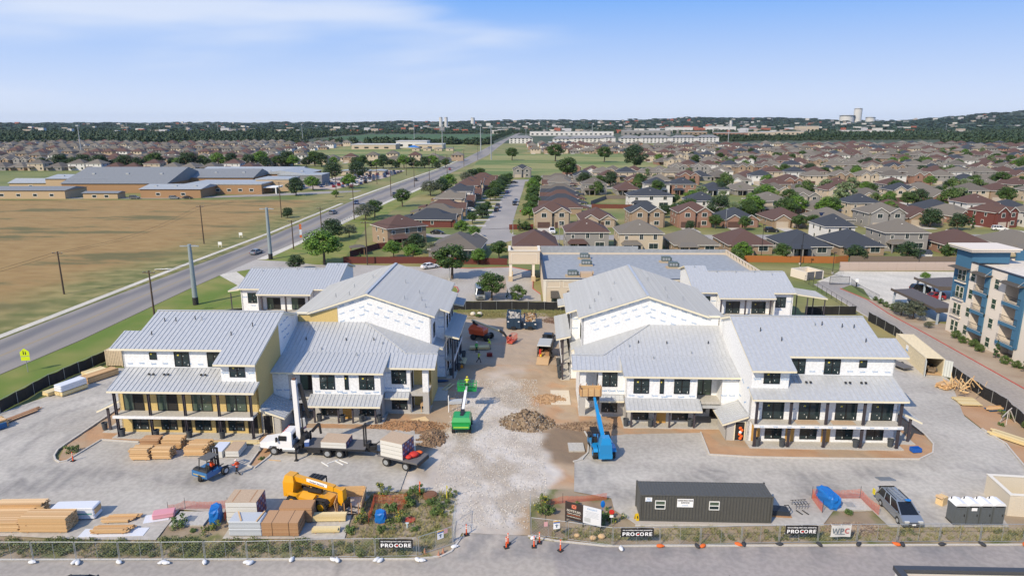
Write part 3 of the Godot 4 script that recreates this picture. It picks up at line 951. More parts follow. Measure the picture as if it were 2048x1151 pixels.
	part(t,"porch_floor",sbox(mb(),14.9,0,4.35,28.8,.15,9.),MT["slab"])
	slab_wall(t,"wall",GB,Vector2(15.3,5.8),Vector2(23.9,5.8),.1,[[0,3.],[8.6,3.]],.2,Vector2(0,-1))
	slab_wall(t,"wall",WR,Vector2(15.3,5.79),Vector2(23.9,5.79),3.,[[0,6.5],[8.6,6.5]],.2,Vector2(0,-1))
	slab_wall(t,"wall",WR,Vector2(26.9,5.79),Vector2(28.9,5.79),2.6,[[0,6.5],[2.,6.5]],.2,Vector2(0,-1))
	slab_wall(t,"wall",WR,Vector2(23.9,5.79),Vector2(26.9,5.79),5.95,[[0,6.5],[3.,6.5]],.2,Vector2(0,-1))
	slab_wall(t,"wall",WR,Vector2(23.9,5.8),Vector2(23.9,8.),.1,[[0,6.5],[2.2,6.5]],.15,Vector2(1,0))
	slab_wall(t,"wall",WR,Vector2(26.9,5.8),Vector2(26.9,8.),2.6,[[0,6.5],[2.2,6.5]],.15,Vector2(-1,0))
	slab_wall(t,"wall",WR,Vector2(23.9,8.),Vector2(28.9,8.),.1,[[0,6.5],[5.,6.5]],.15,Vector2(0,-1))
	part(t,"balcony_floor",sbox(mb(),23.9,2.75,5.7,26.9,3.,8.),MT["slab"])
	window(t,V(L0.call(24.1,26.2),3.05,8.),R,2.1,2.2,"door open" if left else "door",1)
	part(t,"awning",sbox(mb(),23.95,2.5,5.,26.85,2.62,5.8),MT["roof metal"])
	window(t,V(L0.call(24.1,25.7),.7,8.),R,1.6,1.4,"pair",1)
	part(t,"doorway",sbox(mb(),26.2,.15,7.97,27.4,2.3,8.01),MT["painted opening shade"])  # dark sheet painted for the unlit interior, no room behind it
	slab_wall(t,"wall",WR,Vector2(15.3,5.8),Vector2(15.3,7.85),3.,[[0,6.5],[2.05,6.5]],.2,Vector2(-1,0))
	slab_wall(t,"wall",GB,Vector2(15.3,5.8),Vector2(15.3,7.85),.1,[[0,3.],[2.05,3.]],.2,Vector2(-1,0))
	window(t,V(L0.call(16.1,18.),4.05,5.79),R,1.9,1.9,"pair",2)
	window(t,V(L0.call(21.05,22.95),4.05,5.79),R,1.9,1.9,"pair",3)
	window(t,V(L0.call(19.32,19.82),4.05,5.79),R,.5,1.9,"narrow",2)
	window(t,V(L0.call(16.1,18.1),.55,5.8),R,2.,1.7,"pair",1)
	window(t,V(L0.call(21.,23.),.55,5.8),R,2.,1.7,"pair",1)
	part(t,"door",sbox(mb(),19.1,.15,5.74,20.25,2.35,5.8),MT["raw wood door"])
	for s in [15.8,18.65,20.45,23.45]:
		part(t,"column",sbox(mb(),s-.1,.15,4.35,s+.1,2.5,4.55),MT["steel column"])
	var fp:=part(t,"roof",sbox(mb(),15.1,3.3,5.7,24.2,3.42,5.79),MT["roof metal"])
	metal_plane(fp,[[15.05,3.85],[24.25,3.85],[24.25,5.79],[15.05,5.79]],2.62-.40*3.85,0,.40,true,.5)
	part(t,"porch_floor",sbox(mb(),9.6,0,7.7,15.3,.15,10.5),MT["slab"])
	slab_wall(t,"wall",GB,Vector2(11.95,7.85),Vector2(15.3,7.85),.1,[[0,3.],[3.35,3.]],.2,Vector2(0,-1))
	slab_wall(t,"wall",WR,Vector2(11.95,7.84),Vector2(15.3,7.84),3.,[[0,6.5],[3.35,6.5]],.2,Vector2(0,-1))
	slab_wall(t,"wall",WR,Vector2(11.95,7.85),Vector2(11.95,10.3),.1,[[0,6.5],[2.45,6.5]],.2,Vector2(-1,0))
	slab_wall(t,"wall",YL if left else WR,Vector2(9.65,10.3),Vector2(12.8,10.3),.1,[[0,6.6],[3.15,7.4]],.2,Vector2(0,-1))
	part(t,"corner_post",sbox(mb(),9.65,3.,7.85,10.4,6.4,8.35),WR)
	part(t,"corner_post",sbox(mb(),9.65,.1,7.85,10.4,3.,8.35),GB)
	part(t,"balcony_floor",sbox(mb(),9.65,2.75,7.83,12.,3.,10.3),MT["slab"])
	part(t,"lintel",sbox(mb(),9.65,6.1,7.84,12.,6.45,8.1),WR)
	part(t,"lintel",sbox(mb(),9.66,2.45,7.84,12.,2.76,8.1),GB)
	part(t,"lintel",sbox(mb(),9.65,6.1,8.35,9.9,6.45,10.3),WR)
	part(t,"doorway",sbox(mb(),11.93,3.02,8.5,11.955,5.3,9.7),MT["painted opening shade"])  # upper loggia door: interior shade put in as a dark sheet
	part(t,"doorway",sbox(mb(),11.93,.16,8.5,11.955,2.4,9.7),MT["painted opening shade"])  # lower loggia door: same sheet of painted interior shade
	slab_wall(t,"wall",YL,Vector2(9.7,10.3),Vector2(9.7,16.2),.1,[[0,6.35],[5.9,6.35]],.2,Vector2(-1,0))
	window(t,V(L0.call(12.45,14.35),4.08,7.84),R,1.9,1.9,"pair",5)
	window(t,V(L0.call(12.45,14.45),.6,7.85),R,2.,1.75,"pair",3)
	var lp:=part(t,"roof",sbox(mb(),12.1,2.95,7.75,15.2,3.05,7.84),MT["roof metal"])
	metal_plane(lp,[[12.1,6.95],[15.2,6.95],[15.2,7.84],[12.1,7.84]],2.5-.55*6.95,0,.55,true,.5)
	for s in [12.3,14.9]:
		part(t,"bracket",mb().bar(V(s,1.95,7.82),V(s,2.45,7.1),.09,.09),MT["raw wood door"])
	var fr:=part(t,"roof",mb().bar(V(12.8,7.55,10.),V(19.45,9.82,16.2),.18,.08),MT["roof metal"])
	metal_plane(fr,[[14.8,5.2],[28.9,5.2],[28.9,10.],[14.8,10.]],6.47-.2145*5.2,0,.2145,true,.56)
	metal_plane(fr,[[8.65,7.2],[14.8,7.2],[14.8,10.],[8.65,10.]],6.464-.37*7.2,0,.37,true,.56)
	metal_plane(fr,[[12.8,10.],[28.9,10.],[28.9,16.2],[19.45,16.2]],7.50-.366*10.,0,.366,true,.56)
	metal_plane(fr,[[9.3,10.25],[13.07,10.25],[19.45,16.2],[9.3,16.2]],7.50-.341*12.8,.341,0,false,.45)
	part(fr,"ridge_cap",sbox(mb(),8.65,7.47,9.85,12.8,7.55,10.1),MT["roof metal"])
	for q in [[17.5,12.4],[21.2,12.3],[26.6,12.4],[24.,10.4],[19.,9.2],[16.2,11.6]]:
		var hq:float=7.5+.366*(q[1]-10.) if q[1]>10. else 6.45+.22*(q[1]-5.2)
		part(t,"vent_pipe",mb().cyl(V(q[0],hq-.1,q[1]),V(q[0],hq+.38,q[1]),.07,.07,7),MT["dark steel"] if q[1]>12. else MT["galvanised"])
	slab_wall(t,"wall",WR,Vector2(10.4,16.2),Vector2(28.8,16.2),5.8,[[0,10.72],[8.7,13.68],[16.9,10.95],[18.4,10.95]],.25,Vector2(0,-1))
	if left:
		slab_wall(t,"wall",YL,Vector2(23.3,16.17),Vector2(28.8,16.17),6.,[[0,11.85],[4.,10.75],[5.5,10.75]],.02,Vector2(0,-1))
	slab_wall(t,"wall",WR,Vector2(10.4,16.2),Vector2(10.4,20.8),.1,[[0,10.7],[4.6,10.7]],.2,Vector2(-1,0))
	slab_wall(t,"wall",WR,Vector2(9.05,20.8),Vector2(10.4,20.8),.1,[[0,10.25],[1.35,10.7]],.2,Vector2(0,-1))
	slab_wall(t,"wall",WR,Vector2(9.05,20.8),Vector2(9.05,30.5),.1,[[0,10.25],[9.7,10.25]],.2,Vector2(-1,0))
	slab_wall(t,"wall",WR,Vector2(9.05,30.5),Vector2(10.2,30.5),.1,[[0,10.3],[1.15,10.5]],.2,Vector2(0,1))
	slab_wall(t,"wall",WR,Vector2(10.2,30.5),Vector2(10.2,36.),.1,[[0,10.6],[5.5,10.6]],.2,Vector2(-1,0))
	slab_wall(t,"wall",WR,Vector2(10.2,36.),Vector2(30.,36.),.1,[[0,10.6],[8.9,13.6],[19.8,10.]],.2,Vector2(0,1))
	slab_wall(t,"wall",WR,Vector2(29.6,16.2),Vector2(29.6,36.),.1,[[0,10.1],[19.8,10.1]],.2,Vector2(1,0))
	part(t,"wall_cap",sbox(mb(),26.9,10.93,15.9,28.95,11.08,16.5),MT["eave trim"])
	var gr:=part(t,"roof",sbox(mb(),18.9,13.9,15.7,19.3,14.,36.5),MT["roof metal"])
	metal_plane(gr,[[9.8,15.7],[19.1,15.7],[19.1,36.5],[9.4,36.5],[9.4,31.],[8.3,31.],[8.3,20.],[9.8,20.]],13.9-.335*19.1,.335,0,false,.42)
	metal_plane(gr,[[19.1,15.7],[27.4,15.7],[27.4,17.],[30.5,17.],[30.5,36.5],[19.1,36.5]],13.9+.335*19.1,-.335,0,false,.42)
	for q in [[14.5,19.],[13.2,24.],[11.5,18.4],[15.8,27.],[12.4,21.],[22.3,19.],[23.,24.5],[21.,28.],[25.,21.5]]:
		var hq:float=13.9-.335*absf(q[0]-19.1)
		part(t,"vent_pipe",mb().cyl(V(q[0],hq-.1,q[1]),V(q[0],hq+.55,q[1]),.06,.06,7),MT["galvanised"])
	var rd:=V(0,0,-1)*mx
	for q in [[10.4,18.,7.,1.5,2.],[9.05,22.2,7.2,1.5,1.8],[9.05,25.2,7.2,1.5,1.8],[9.05,28.,7.2,1.5,1.8],[10.2,32.5,7.2,1.5,1.8]]:
		var dd:float=q[1]+(q[3] if mx>0 else .0)
		window(t,V(q[0],q[2],dd),V(0,0,-1) if mx>0 else V(0,0,1),q[3],q[4],"pair",int(q[1]))
	for q in [22.,25.,28.]:
		window(t,V(9.05,3.,q+(1.8 if mx>0 else .0)),V(0,0,-1) if mx>0 else V(0,0,1),1.8,2.1,"door",0)
		window(t,V(9.05,.6,q+(1.5 if mx>0 else .0)),V(0,0,-1) if mx>0 else V(0,0,1),1.5,1.5,"pair",1)
	var cr:=part(t,"roof",sbox(mb(),8.97,6.95,19.6,9.05,7.1,31.4),MT["roof metal"])
	metal_plane(cr,[[6.95,19.5],[9.05,19.5],[9.05,31.5],[6.95,31.5]],6.5-.24*6.95,.24,0,false,.45)
	for d in [20.3,23.2,26.2,29.2,31.]:
		part(t,"column",sbox(mb(),7.9,.1,d-.1,8.1,6.4,d+.1),MT["steel column"])
	part(t,"balcony_floor",sbox(mb(),7.85,2.72,20.4,9.05,2.95,31.2),MT["slab"])
	part(t,"balcony_fascia",sbox(mb(),7.78,2.6,20.4,7.85,3.,31.2),WR)
	part(t,"porch_floor",sbox(mb(),7.7,0,20.2,9.05,.15,31.4),MT["slab"])
	var sr:=part(t,"roof",sbox(mb(),10.3,6.2,17.2,10.4,6.35,20.7),MT["roof metal"])
	metal_plane(sr,[[9.,17.1],[10.4,17.1],[10.4,20.8],[9.,20.8]],5.7-.4*9.,.4,0,false,.45)
	var br:=part(t,"roof",sbox(mb(),9.95,8.5,31.6,10.2,8.6,36.),MT["roof metal"])
	metal_plane(br,[[7.6,32.4],[10.2,32.4],[10.2,36.6],[7.6,36.6]],7.9-.2*7.6,.2,0,false,.45)
	slab_wall(t,"wall",WR,Vector2(46.5,47.),Vector2(50.4,47.),.1,[[0,6.95],[3.9,6.95]],.2,Vector2(0,-1))
	slab_wall(t,"wall",WR,Vector2(36.8,46.7),Vector2(46.5,46.7),.1,[[0,6.9],[9.7,6.9]],.2,Vector2(0,-1))
	slab_wall(t,"wall",WR,Vector2(32.8,47.),Vector2(36.8,47.),.1,[[0,6.95],[4.,6.95]],.2,Vector2(0,-1))
	slab_wall(t,"wall",WR,Vector2(50.3,47.),Vector2(50.3,60.),.1,[[0,6.9],[6.3,9.1],[13.,6.9]],.2,Vector2(1,0))
	slab_wall(t,"wall",WR,Vector2(32.8,47.),Vector2(32.8,60.),.1,[[0,6.9],[8.2,9.75],[13.,8.2]],.2,Vector2(-1,0))
	slab_wall(t,"wall",WR,Vector2(32.8,60.),Vector2(50.3,60.),.1,[[0,7.2],[17.5,7.2]],.2,Vector2(0,1))
	slab_wall(t,"wall",WR,Vector2(46.4,44.9),Vector2(46.4,46.9),.1,[[0,6.1],[2.,6.6]],.12,Vector2(-1,0))
	part(t,"balcony_floor",sbox(mb(),36.8,2.68,44.7,46.6,2.95,46.7),MT["slab"])
	part(t,"balcony_fascia",sbox(mb(),36.75,2.6,44.62,46.65,2.93,44.7),WR)
	part(t,"porch_beam",sbox(mb(),36.8,5.9,44.86,46.6,6.2,44.95),WR)
	for s in [37.1,41.4,45.8]:
		part(t,"column",sbox(mb(),s-.12,.1,44.95,s+.12,6.15,45.2),MT["steel column"])
	for s in [38.4,43.]:
		window(t,V(L0.call(s,s+2.5),3.,46.7),R,2.5,2.2,"door open" if left else "door",1 if left else 0)
	window(t,V(L0.call(47.3,49.15),4.05,47.),R,1.85,1.95,"pair",1)
	window(t,V(L0.call(34.2,35.6),4.3,47.),R,1.4,1.75,"pair",1)
	var rr:=part(t,"roof",sbox(mb(),36.4,9.37,53.2,50.4,9.47,53.45),MT["roof metal"])
	var rh:=6.35-.345*44.6
	metal_plane(rr,[[36.6,44.6],[46.6,44.6],[46.6,46.3],[50.7,46.3],[50.7,53.3],[36.4,53.3],[36.4,55.2],[32.4,55.2],[32.4,46.3],[36.6,46.3]],rh,0,.345,true,.52)
	metal_plane(rr,[[36.4,53.3],[50.7,53.3],[50.7,60.6],[36.4,60.6]],9.35+.3*53.3,0,-.3,true,.52)
	metal_plane(rr,[[32.4,55.2],[36.4,55.2],[36.4,60.6],[32.4,60.6]],10.+.3*55.2,0,-.3,true,.52)
	for q in [[38.,52.8],[41.5,52.7],[45.,52.8],[34.2,54.4],[48.,52.]]:
		part(t,"vent_pipe",mb().cyl(V(q[0],rh+.345*q[1]-.1,q[1]),V(q[0],rh+.345*q[1]+.5,q[1]),.06,.06,7),MT["galvanised"])
	var orf:=part(t,"roof",sbox(mb(),50.5,6.75,47.2,50.6,6.85,52.),MT["roof metal"])
	metal_plane(orf,[[50.55,46.6],[56.4 if not left else 52.6,46.6],[56.4 if not left else 52.6,52.4],[50.55,52.4]],6.75+.15*50.55,-.15,0,false,.5)
	for s in ([53.,56.1] if not left else [52.3]):
		for d in [47.,52.]:
			part(t,"column",sbox(mb(),s-.08,.0,d-.08,s+.08,5.9,d+.08),MT["steel column"])
	var sgn:=mx
	var g:=[]
	for j in 3:
		for i in 6:
			var s:=11.3+i*1.4+.5*j
			g.append([mx*s,10.5-1.05*j+(s-10.4)*.34,mx*atan(.34)])
			if (not left or i<3) and 19.9+i*1.4<28.3:
				g.append([mx*(19.9+i*1.4),13.-1.1*j-i*.46,-mx*atan(.33)])
	wrap_print(t,v3(0,0,-16.2),R,g,.2)
	var f:=[]
	for s in [15.9,18.75,20.5,23.3]:
		f.append([mx*s,5.7]);f.append([mx*s,3.75])
	for s in [17.,19.9,22.]:
		f.append([mx*s,3.62])
	for s in [27.5,28.5]:
		f.append([mx*s,6.]);f.append([mx*(s-.3),3.9])
	wrap_print(t,v3(0,0,-5.79),R,f,.2)
	wrap_print(t,v3(0,0,-7.84),R,[[mx*12.6,3.5],[mx*13.7,3.5],[mx*14.8,3.5],[mx*14.9,5.6]],.26)
	var up:=[]
	for i in 7:
		up.append([mx*(36.6+i*1.45),8.05+.06*(i%2)])
	wrap_print(t,v3(0,0,-3.4),R,up,.18)
	wrap_print(t,v3(0,0,-1.13),R,[[mx*29.5,7.9],[mx*32.6,7.9]],.24)
	if not left:
		var lo:=[]
		for i in 13:
			if absf(fposmod(29.9+i*1.3-30.3,4.1)-1.2)>1.2:
				lo.append([29.9+i*1.3,4.25]);lo.append([29.9+i*1.3,1.9])
		wrap_print(t,v3(0,0,-1.15),R,lo,.18)
		var fs:=[]
		for i in 11:
			fs.append([29.9+i*1.55,2.76])
		wrap_print(t,v3(0,0,.53),R,fs,.14)
		var sd:=[]
		for i in 7:
			for j in 4:
				sd.append([2.2+i*2.+(j%2)*.7,2.2+j*2.1+.2*sin(i*3.),.5*sin(i*2.+j)])
		var side:=[]
		for q in sd:
			if q[1]<7.+q[0]*.3 and not (q[0]>5. and q[1]<9.):
				side.append([-q[0],q[1],q[2]])
		wrap_print(t,v3(28.9,0,0),V(0,0,-1),side,.2)
		for q in [[36.6,1.6],[32.6,1.6]]:
			lettering(t,"handwriting","UNIT A",.26,MT["print blue"],V(q[0]-.1,q[1],1.13))
	else:
		wrap_print(t,v3(-28.9,0,0),V(0,0,1),[[10.,11.2],[11.2,11.4],[12.2,11.5],[10.3,10.2],[11.4,10.2],[12.6,10.3],[10.8,9.2],[12.,9.3]],.22)
	wrap_print(t,v3(0,0,-20.8),R,[[mx*9.7,9.2],[mx*9.7,7.8],[mx*9.7,4.6],[mx*9.7,3.4],[mx*9.7,1.6]],.24)
	wrap_print(t,v3(0,0,-47.),R,[[mx*47.,5.2],[mx*49.7,5.2],[mx*48.2,3.6],[mx*33.6,5.6],[mx*36.2,5.2]],.24)
func office_building()->void:
	var cream:=grain("cream stucco",Color(.60,.51,.40),G_FINE,2.,.85)
	var roofm:=grain("flat roof membrane",Color(.30,.32,.34),G_COARSE,14.,.8)
	var trim:=flat("pale stucco trim",Color(.68,.63,.54),.8)
	var t:=thing("office_building","low flat roofed cream building with air conditioners on its grey roof, behind the site","building",v3(6.6,0,-137.6),deg_to_rad(-.6))
	part(t,"wall",mb().span(v3(0,0,-.3),v3(46.5,5.,0)),cream)
	part(t,"wall",mb().span(v3(0,0,-30),v3(.3,5.,-.3)),cream)
	part(t,"wall",mb().span(v3(46.2,0,-30),v3(46.5,4.6,-.3)),cream)
	part(t,"wall",mb().span(v3(.3,0,-30.3),v3(46.5,5.,-30)),cream)
	part(t,"roof",mb().span(v3(.3,4.4,-30),v3(46.2,4.6,-.3)),roofm)
	part(t,"coping",mb().span(v3(-.12,5.,-.45),v3(46.6,5.12,.12)),flat("dark coping",Color(.03,.03,.035),.5))
	part(t,"coping",mb().span(v3(-.12,5.,-30.2),v3(.42,5.12,-.45)),MT["dark coping"])
	part(t,"parapet",mb().span(v3(.3,5.,-30.4),v3(24.5,6.6,-30.)),roofm)
	part(t,"parapet",mb().span(v3(24.5,5.,-30.4),v3(46.5,5.8,-30.)),roofm)
	var sp:=mb()
	sp.span(v3(46.2,4.6,-30),v3(46.5,4.8,-.3));sp.span(v3(46.2,5.6,-30),v3(46.5,5.8,-.3))
	for i in 14:
		sp.span(v3(46.2,4.8,-29.9+i*2.25),v3(46.5,5.6,-28.9+i*2.25))
	part(t,"parapet",sp,cream)
	for x in [.6,4.,7.4,10.8]:
		var f:=mb()
		f.span(v3(x,3.3,0),v3(x+2.8,3.42,.06));f.span(v3(x,4.55,0),v3(x+2.8,4.67,.06))
		f.span(v3(x,3.42,0),v3(x+.12,4.55,.06));f.span(v3(x+2.68,3.42,0),v3(x+2.8,4.55,.06))
		part(t,"panel_moulding",f,trim)
		part(t,"window",mb().span(v3(x+1.,.2,0),v3(x+2.2,2.,.04)),MT["window glass"])
		var aw:=mb()
		for k in 6:
			aw.quad(v3(x+.8+k*.27,1.4,1.),v3(x+.8+k*.27+.25,1.4,1.),v3(x+.8+k*.27+.25,2.6,.05),v3(x+.8+k*.27,2.6,.05))
			aw.span(v3(x+.8+k*.27,1.2,.98),v3(x+1.05+k*.27,1.42,1.))
		part(t,"awning",aw,flat("awning cloth",Color(.075,.065,.055),.8))
	part(t,"cornice",mb().span(v3(-.15,4.75,.0),v3(46.5,5.,.14)),trim)
	part(t,"corner_pilaster",mb().span(v3(-.08,0,-.4),v3(.5,4.75,.08)),trim)
	var x0:=-7.6;var x1:=-.3;var z0:=-19.6;var z1:=-26.
	part(t,"canopy",mb().span(v3(x0,4.2,z0-.4),v3(x1,7.3,z0)).span(v3(x0,4.2,z1),v3(x1,7.3,z1+.4)).span(v3(x0,4.2,z1+.4),v3(x0+.4,7.3,z0-.4)).span(v3(x1-.4,4.2,z1+.4),v3(x1,7.3,z0-.4)),cream)
	part(t,"canopy_roof",mb().span(v3(x0+.4,5.6,z1+.4),v3(x1-.4,5.8,z0-.4)),roofm)
	part(t,"cornice",mb().span(v3(x0-.15,7.3,z0-.45),v3(x1+.15,7.45,z0+.15)).span(v3(x0-.15,7.3,z1-.15),v3(x0+.45,7.45,z0-.45)).span(v3(x1-.45,7.3,z1-.15),v3(x1+.15,7.45,z0-.45)),trim)
	var pm:=mb()
	pm.span(v3(x0+.6,4.5,z0),v3(x1-.6,4.6,z0+.06));pm.span(v3(x0+.6,6.6,z0),v3(x1-.6,6.7,z0+.06))
	pm.span(v3(x0+.6,4.6,z0),v3(x0+.7,6.6,z0+.06));pm.span(v3(x1-.7,4.6,z0),v3(x1-.6,6.6,z0+.06))
	part(t,"panel_moulding",pm,trim)
	for q in [[x0+.45,z0-.5],[x1-1.45,z0-.5],[x0+.45,z1+.5],[x1-1.45,z1+.5]]:
		part(t,"column",mb().span(v3(q[0]-.3,0,q[1]-.3),v3(q[0]+.3,4.2,q[1]+.3)),trim)
		part(t,"column_base",mb().span(v3(q[0]-.5,0,q[1]-.5),v3(q[0]+.5,1.2,q[1]+.5)),grain("buff stone",Color(.52,.41,.27),G_FINE,.8,.9))
	var hv:=["left front air conditioner on the office roof by the rusty hatch","middle air conditioner of the left pair on the office roof","rear air conditioner of the left pair on the office roof","rear air conditioner of the right pair on the office roof","front air conditioner of the right pair on the office roof"]
	var k:=0
	for q in [[12.9,-142.2],[17.,-153.6],[17.4,-161.5],[36.2,-157.5],[36.4,-151.]]:
		var a:=thing("air_conditioner",hv[k],"air conditioner",v3(q[0],4.6,q[1]),0,"rooftop air conditioners")
		part(a,"kerb_base",mb().span(v3(-1.5,0,-.9),v3(1.5,.3,.9)),grain("rust stained curb",Color(.42,.33,.22),G_FINE,1.5,.9))
		part(a,"cabinet",mb().span(v3(-1.,.3,-.6),v3(1.,1.4,.6)),flat("unit green grey",Color(.10,.13,.13),.6))
		for s in 3:
			part(a,"fan_guard",mb().cyl(v3(-.64+s*.64,.85,.6),v3(-.64+s*.64,.85,.66),.26,.26,12),MT["galvanised"])
		part(a,"hood",mb().span(v3(1.,.5,-.4),v3(1.35,1.1,.4)),MT["unit green grey"])
		k+=1
	var hatch:=thing("roof_hatch","rusty beige sheet metal box beside the left front air conditioner","roof hatch",v3(15.9,4.6,-142.))
	part(hatch,"box",mb().span(v3(-1.3,0,-1.),v3(1.1,1.,1.)),grain("rusty sheet",Color(.50,.37,.25),G_COARSE,2.,.8))
	part(hatch,"flap",mb().box(v3(1.25,.6,0),v3(.06,1.2,2.),Basis(Vector3.FORWARD,.3)),MT["rusty sheet"])
func apartment_block()->void:
	var white:=grain("painted brick",Color(.66,.60,.53),G_FINE,1.5,.8)
	var lime:=grain("white stucco",Color(.70,.63,.55),G_FINE,2.,.85)
	var blue:=grain("blue stucco",Color(.045,.14,.24),G_FINE,2.,.8)
	var roofw:=grain("white roof",Color(.66,.60,.52),G_COARSE,9.,.8)
	var t:=thing("apartment_block","four storey white and blue apartment block at the right edge beyond the lane","apartment block",v3(78.6,0,-118.5))
	var wall:=func(v0:float,v1:float,h0:float,h1:float,m:Material,inset:=.0)->void:
		part(t,"wall",mb().span(v3(inset,h0,v0),v3(inset+.4,h1,v1)),m)
	wall.call(.0,4.2,.0,6.2,white);wall.call(.0,4.2,6.2,15.2,blue)
	part(t,"wall",mb().span(v3(.4,.0,-.01),v3(6.4,15.2,.39)),blue)
	part(t,"wall",mb().span(v3(.4,13.2,3.81),v3(6.4,15.2,4.19)),blue)
	part(t,"cornice",mb().span(v3(-.9,15.2,-.9),v3(7.3,15.55,5.1)).span(v3(-1.1,15.55,-1.1),v3(7.5,15.8,5.3)),lime)
	wall.call(4.2,6.,.0,6.2,white);wall.call(4.2,6.,6.2,13.3,lime)
	wall.call(9.4,13.,.0,5.6,white);wall.call(9.4,13.,5.6,13.3,lime)
	wall.call(16.9,24.,.0,5.6,white);wall.call(16.9,40.,5.6,13.3,lime);wall.call(24.,40.,.0,5.6,white)
	part(t,"wall",mb().span(v3(.4,0,39.6),v3(40,13.3,40)),lime)
	part(t,"wall",mb().span(v3(39.6,0,0),v3(40,13.3,39.6)),lime)
	part(t,"wall",mb().span(v3(6.4,0,.0),v3(39.6,13.3,.4)),lime)
	part(t,"roof",mb().span(v3(.4,12.7,.4),v3(39.6,12.9,39.6)),roofw)
	part(t,"coping",mb().span(v3(-.1,13.3,4.2),v3(.5,13.42,40.1)).span(v3(7.5,13.3,-.1),v3(40.1,13.42,.5)),flat("dark coping",Color(.03,.03,.035),.5))
	part(t,"parapet",mb().span(v3(9,12.9,6.),v3(39,14.2,6.3)),lime)
	part(t,"parapet",mb().span(v3(10,12.9,.6),v3(16,14.8,.9)).span(v3(16,12.9,.6),v3(16.3,14.8,5.8)),blue)
	part(t,"wall_pier",mb().span(v3(-.25,2.2,8.4),v3(.0,13.,9.4)),blue)
	part(t,"wall_pier",mb().span(v3(-.25,2.2,16.2),v3(.0,13.,17.6)),blue)
	wall.call(6.,9.4,12.1,13.3,blue);wall.call(13.,16.9,12.1,13.3,blue)
	for bay in [[6.,9.4],[13.,16.9]]:
		wall.call(bay[0],bay[1],.0,12.1,lime,2.2)
		for k in 2:
			part(t,"bay_side",mb().span(v3(.4,0,bay[k]-.15+.3*k-.15),v3(2.2,12.1,bay[k]+.15*(2*k))),lime)
		for fl in 4:
			var h:=2.4+fl*3.25
			if fl<3:
				part(t,"balcony",mb().span(v3(-.35,h-.55,bay[0]),v3(2.2,h,bay[1])),blue)
				part(t,"balcony_floor",mb().span(v3(-.3,h,bay[0]+.05),v3(2.2,h+.03,bay[1]-.05)),lime)
				var r:=mb()
				r.span(v3(-.3,h+1.,bay[0]),v3(-.25,h+1.06,bay[1]))
				r.span(v3(-.3,h+.1,bay[0]),v3(-.25,h+.14,bay[1]))
				var n:=16
				for i in n:
					var v:=lerpf(bay[0]+.05,bay[1]-.05,i/(n-1.))
					r.span(v3(-.285,h+.14,v-.012),v3(-.265,h+1.,v+.012))
				part(t,"railing",r,MT["dark steel"])
				part(t,"balcony_door",mb().span(v3(2.12,h+.05,bay[0]+.7),v3(2.2,h+2.2,bay[0]+2.3)),MT["window glass"])
		part(t,"awning",mb().box(v3(-.6,12.05,(bay[0]+bay[1])/2),v3(1.5,.1,bay[1]-bay[0]+.8),Basis(v3(0,0,1),.12)),MT["awning cloth"])
		for k in 2:
			part(t,"awning_rod",mb().cyl(v3(-1.1,12.,bay[k]),v3(.0,13.,bay[k]),.03,.03,6),MT["galvanised"])
	part(t,"awning",mb().box(v3(-.6,12.,2.1),v3(1.5,.1,4.2),Basis(v3(0,0,1),.12)),MT["awning cloth"])
	var pane:=flat("green tinted pane",Color(.035,.065,.05),.08)
	var sash:=flat("white sash",Color(.62,.58,.50),.6)
	for q in [[4.6,10.2],[4.6,7.1],[4.6,3.9],[4.6,.75],[10.4,10.2],[10.4,6.9],[10.4,3.6],[10.4,.4],[19.,10.2],[19.,6.9],[19.,3.6],[22.5,10.2],[22.5,6.9],[1.2,9.7],[2.3,9.7],[1.2,6.6],[2.3,6.6],[1.2,3.5],[2.3,3.5],[1.2,.4],[2.3,.4]]:
		var w:=1. if q[0]<4. else 1.15
		var hh:=2.1 if q[0]<4. else 1.75
		var o:=part(t,"window",mb().span(v3(-.05,q[1],q[0]),v3(.0,q[1]+.09,q[0]+w)).span(v3(-.05,q[1]+hh-.09,q[0]),v3(.0,q[1]+hh,q[0]+w)).span(v3(-.05,q[1],q[0]),v3(.0,q[1]+hh,q[0]+.09)).span(v3(-.05,q[1],q[0]+w-.09),v3(.0,q[1]+hh,q[0]+w)).span(v3(-.055,q[1]+hh/2-.04,q[0]),v3(.0,q[1]+hh/2+.04,q[0]+w)),sash)
		part(o,"pane",mb().span(v3(-.02,q[1]+.09,q[0]+.09),v3(.0,q[1]+hh/2-.04,q[0]+w-.09)),pane)
		part(o,"pane",mb().span(v3(-.02,q[1]+hh/2+.04,q[0]+.09),v3(.0,q[1]+hh-.09,q[0]+w-.09)),pane)
	for h in [9.6,6.5,3.4]:
		var r:=mb()
		r.span(v3(-.35,h-.25,.9),v3(.0,h-.05,3.6))
		part(t,"balcony_ledge",r,lime)
		var g:=mb()
		g.span(v3(-.33,h+.9,.95),v3(-.29,h+.95,3.55))
		for i in 13:
			g.span(v3(-.32,h-.05,.97+i*.21),v3(-.30,h+.9,.99+i*.21))
		part(t,"railing",g,MT["dark steel"])
	for q in [[6.,11.],[9.,14.],[14.,16.],[12.,10.],[17.,15.],[20.,20.]]:
		part(t,"vent_pipe",mb().cyl(v3(q[0],12.9,q[1]),v3(q[0],14.2,q[1]),.12,.12,8),lime)
	var ch:=thing("balcony_chair","tan wicker chair on the apartment block's middle right balcony","chair",v3(79.,5.68,-102.6),1.2)
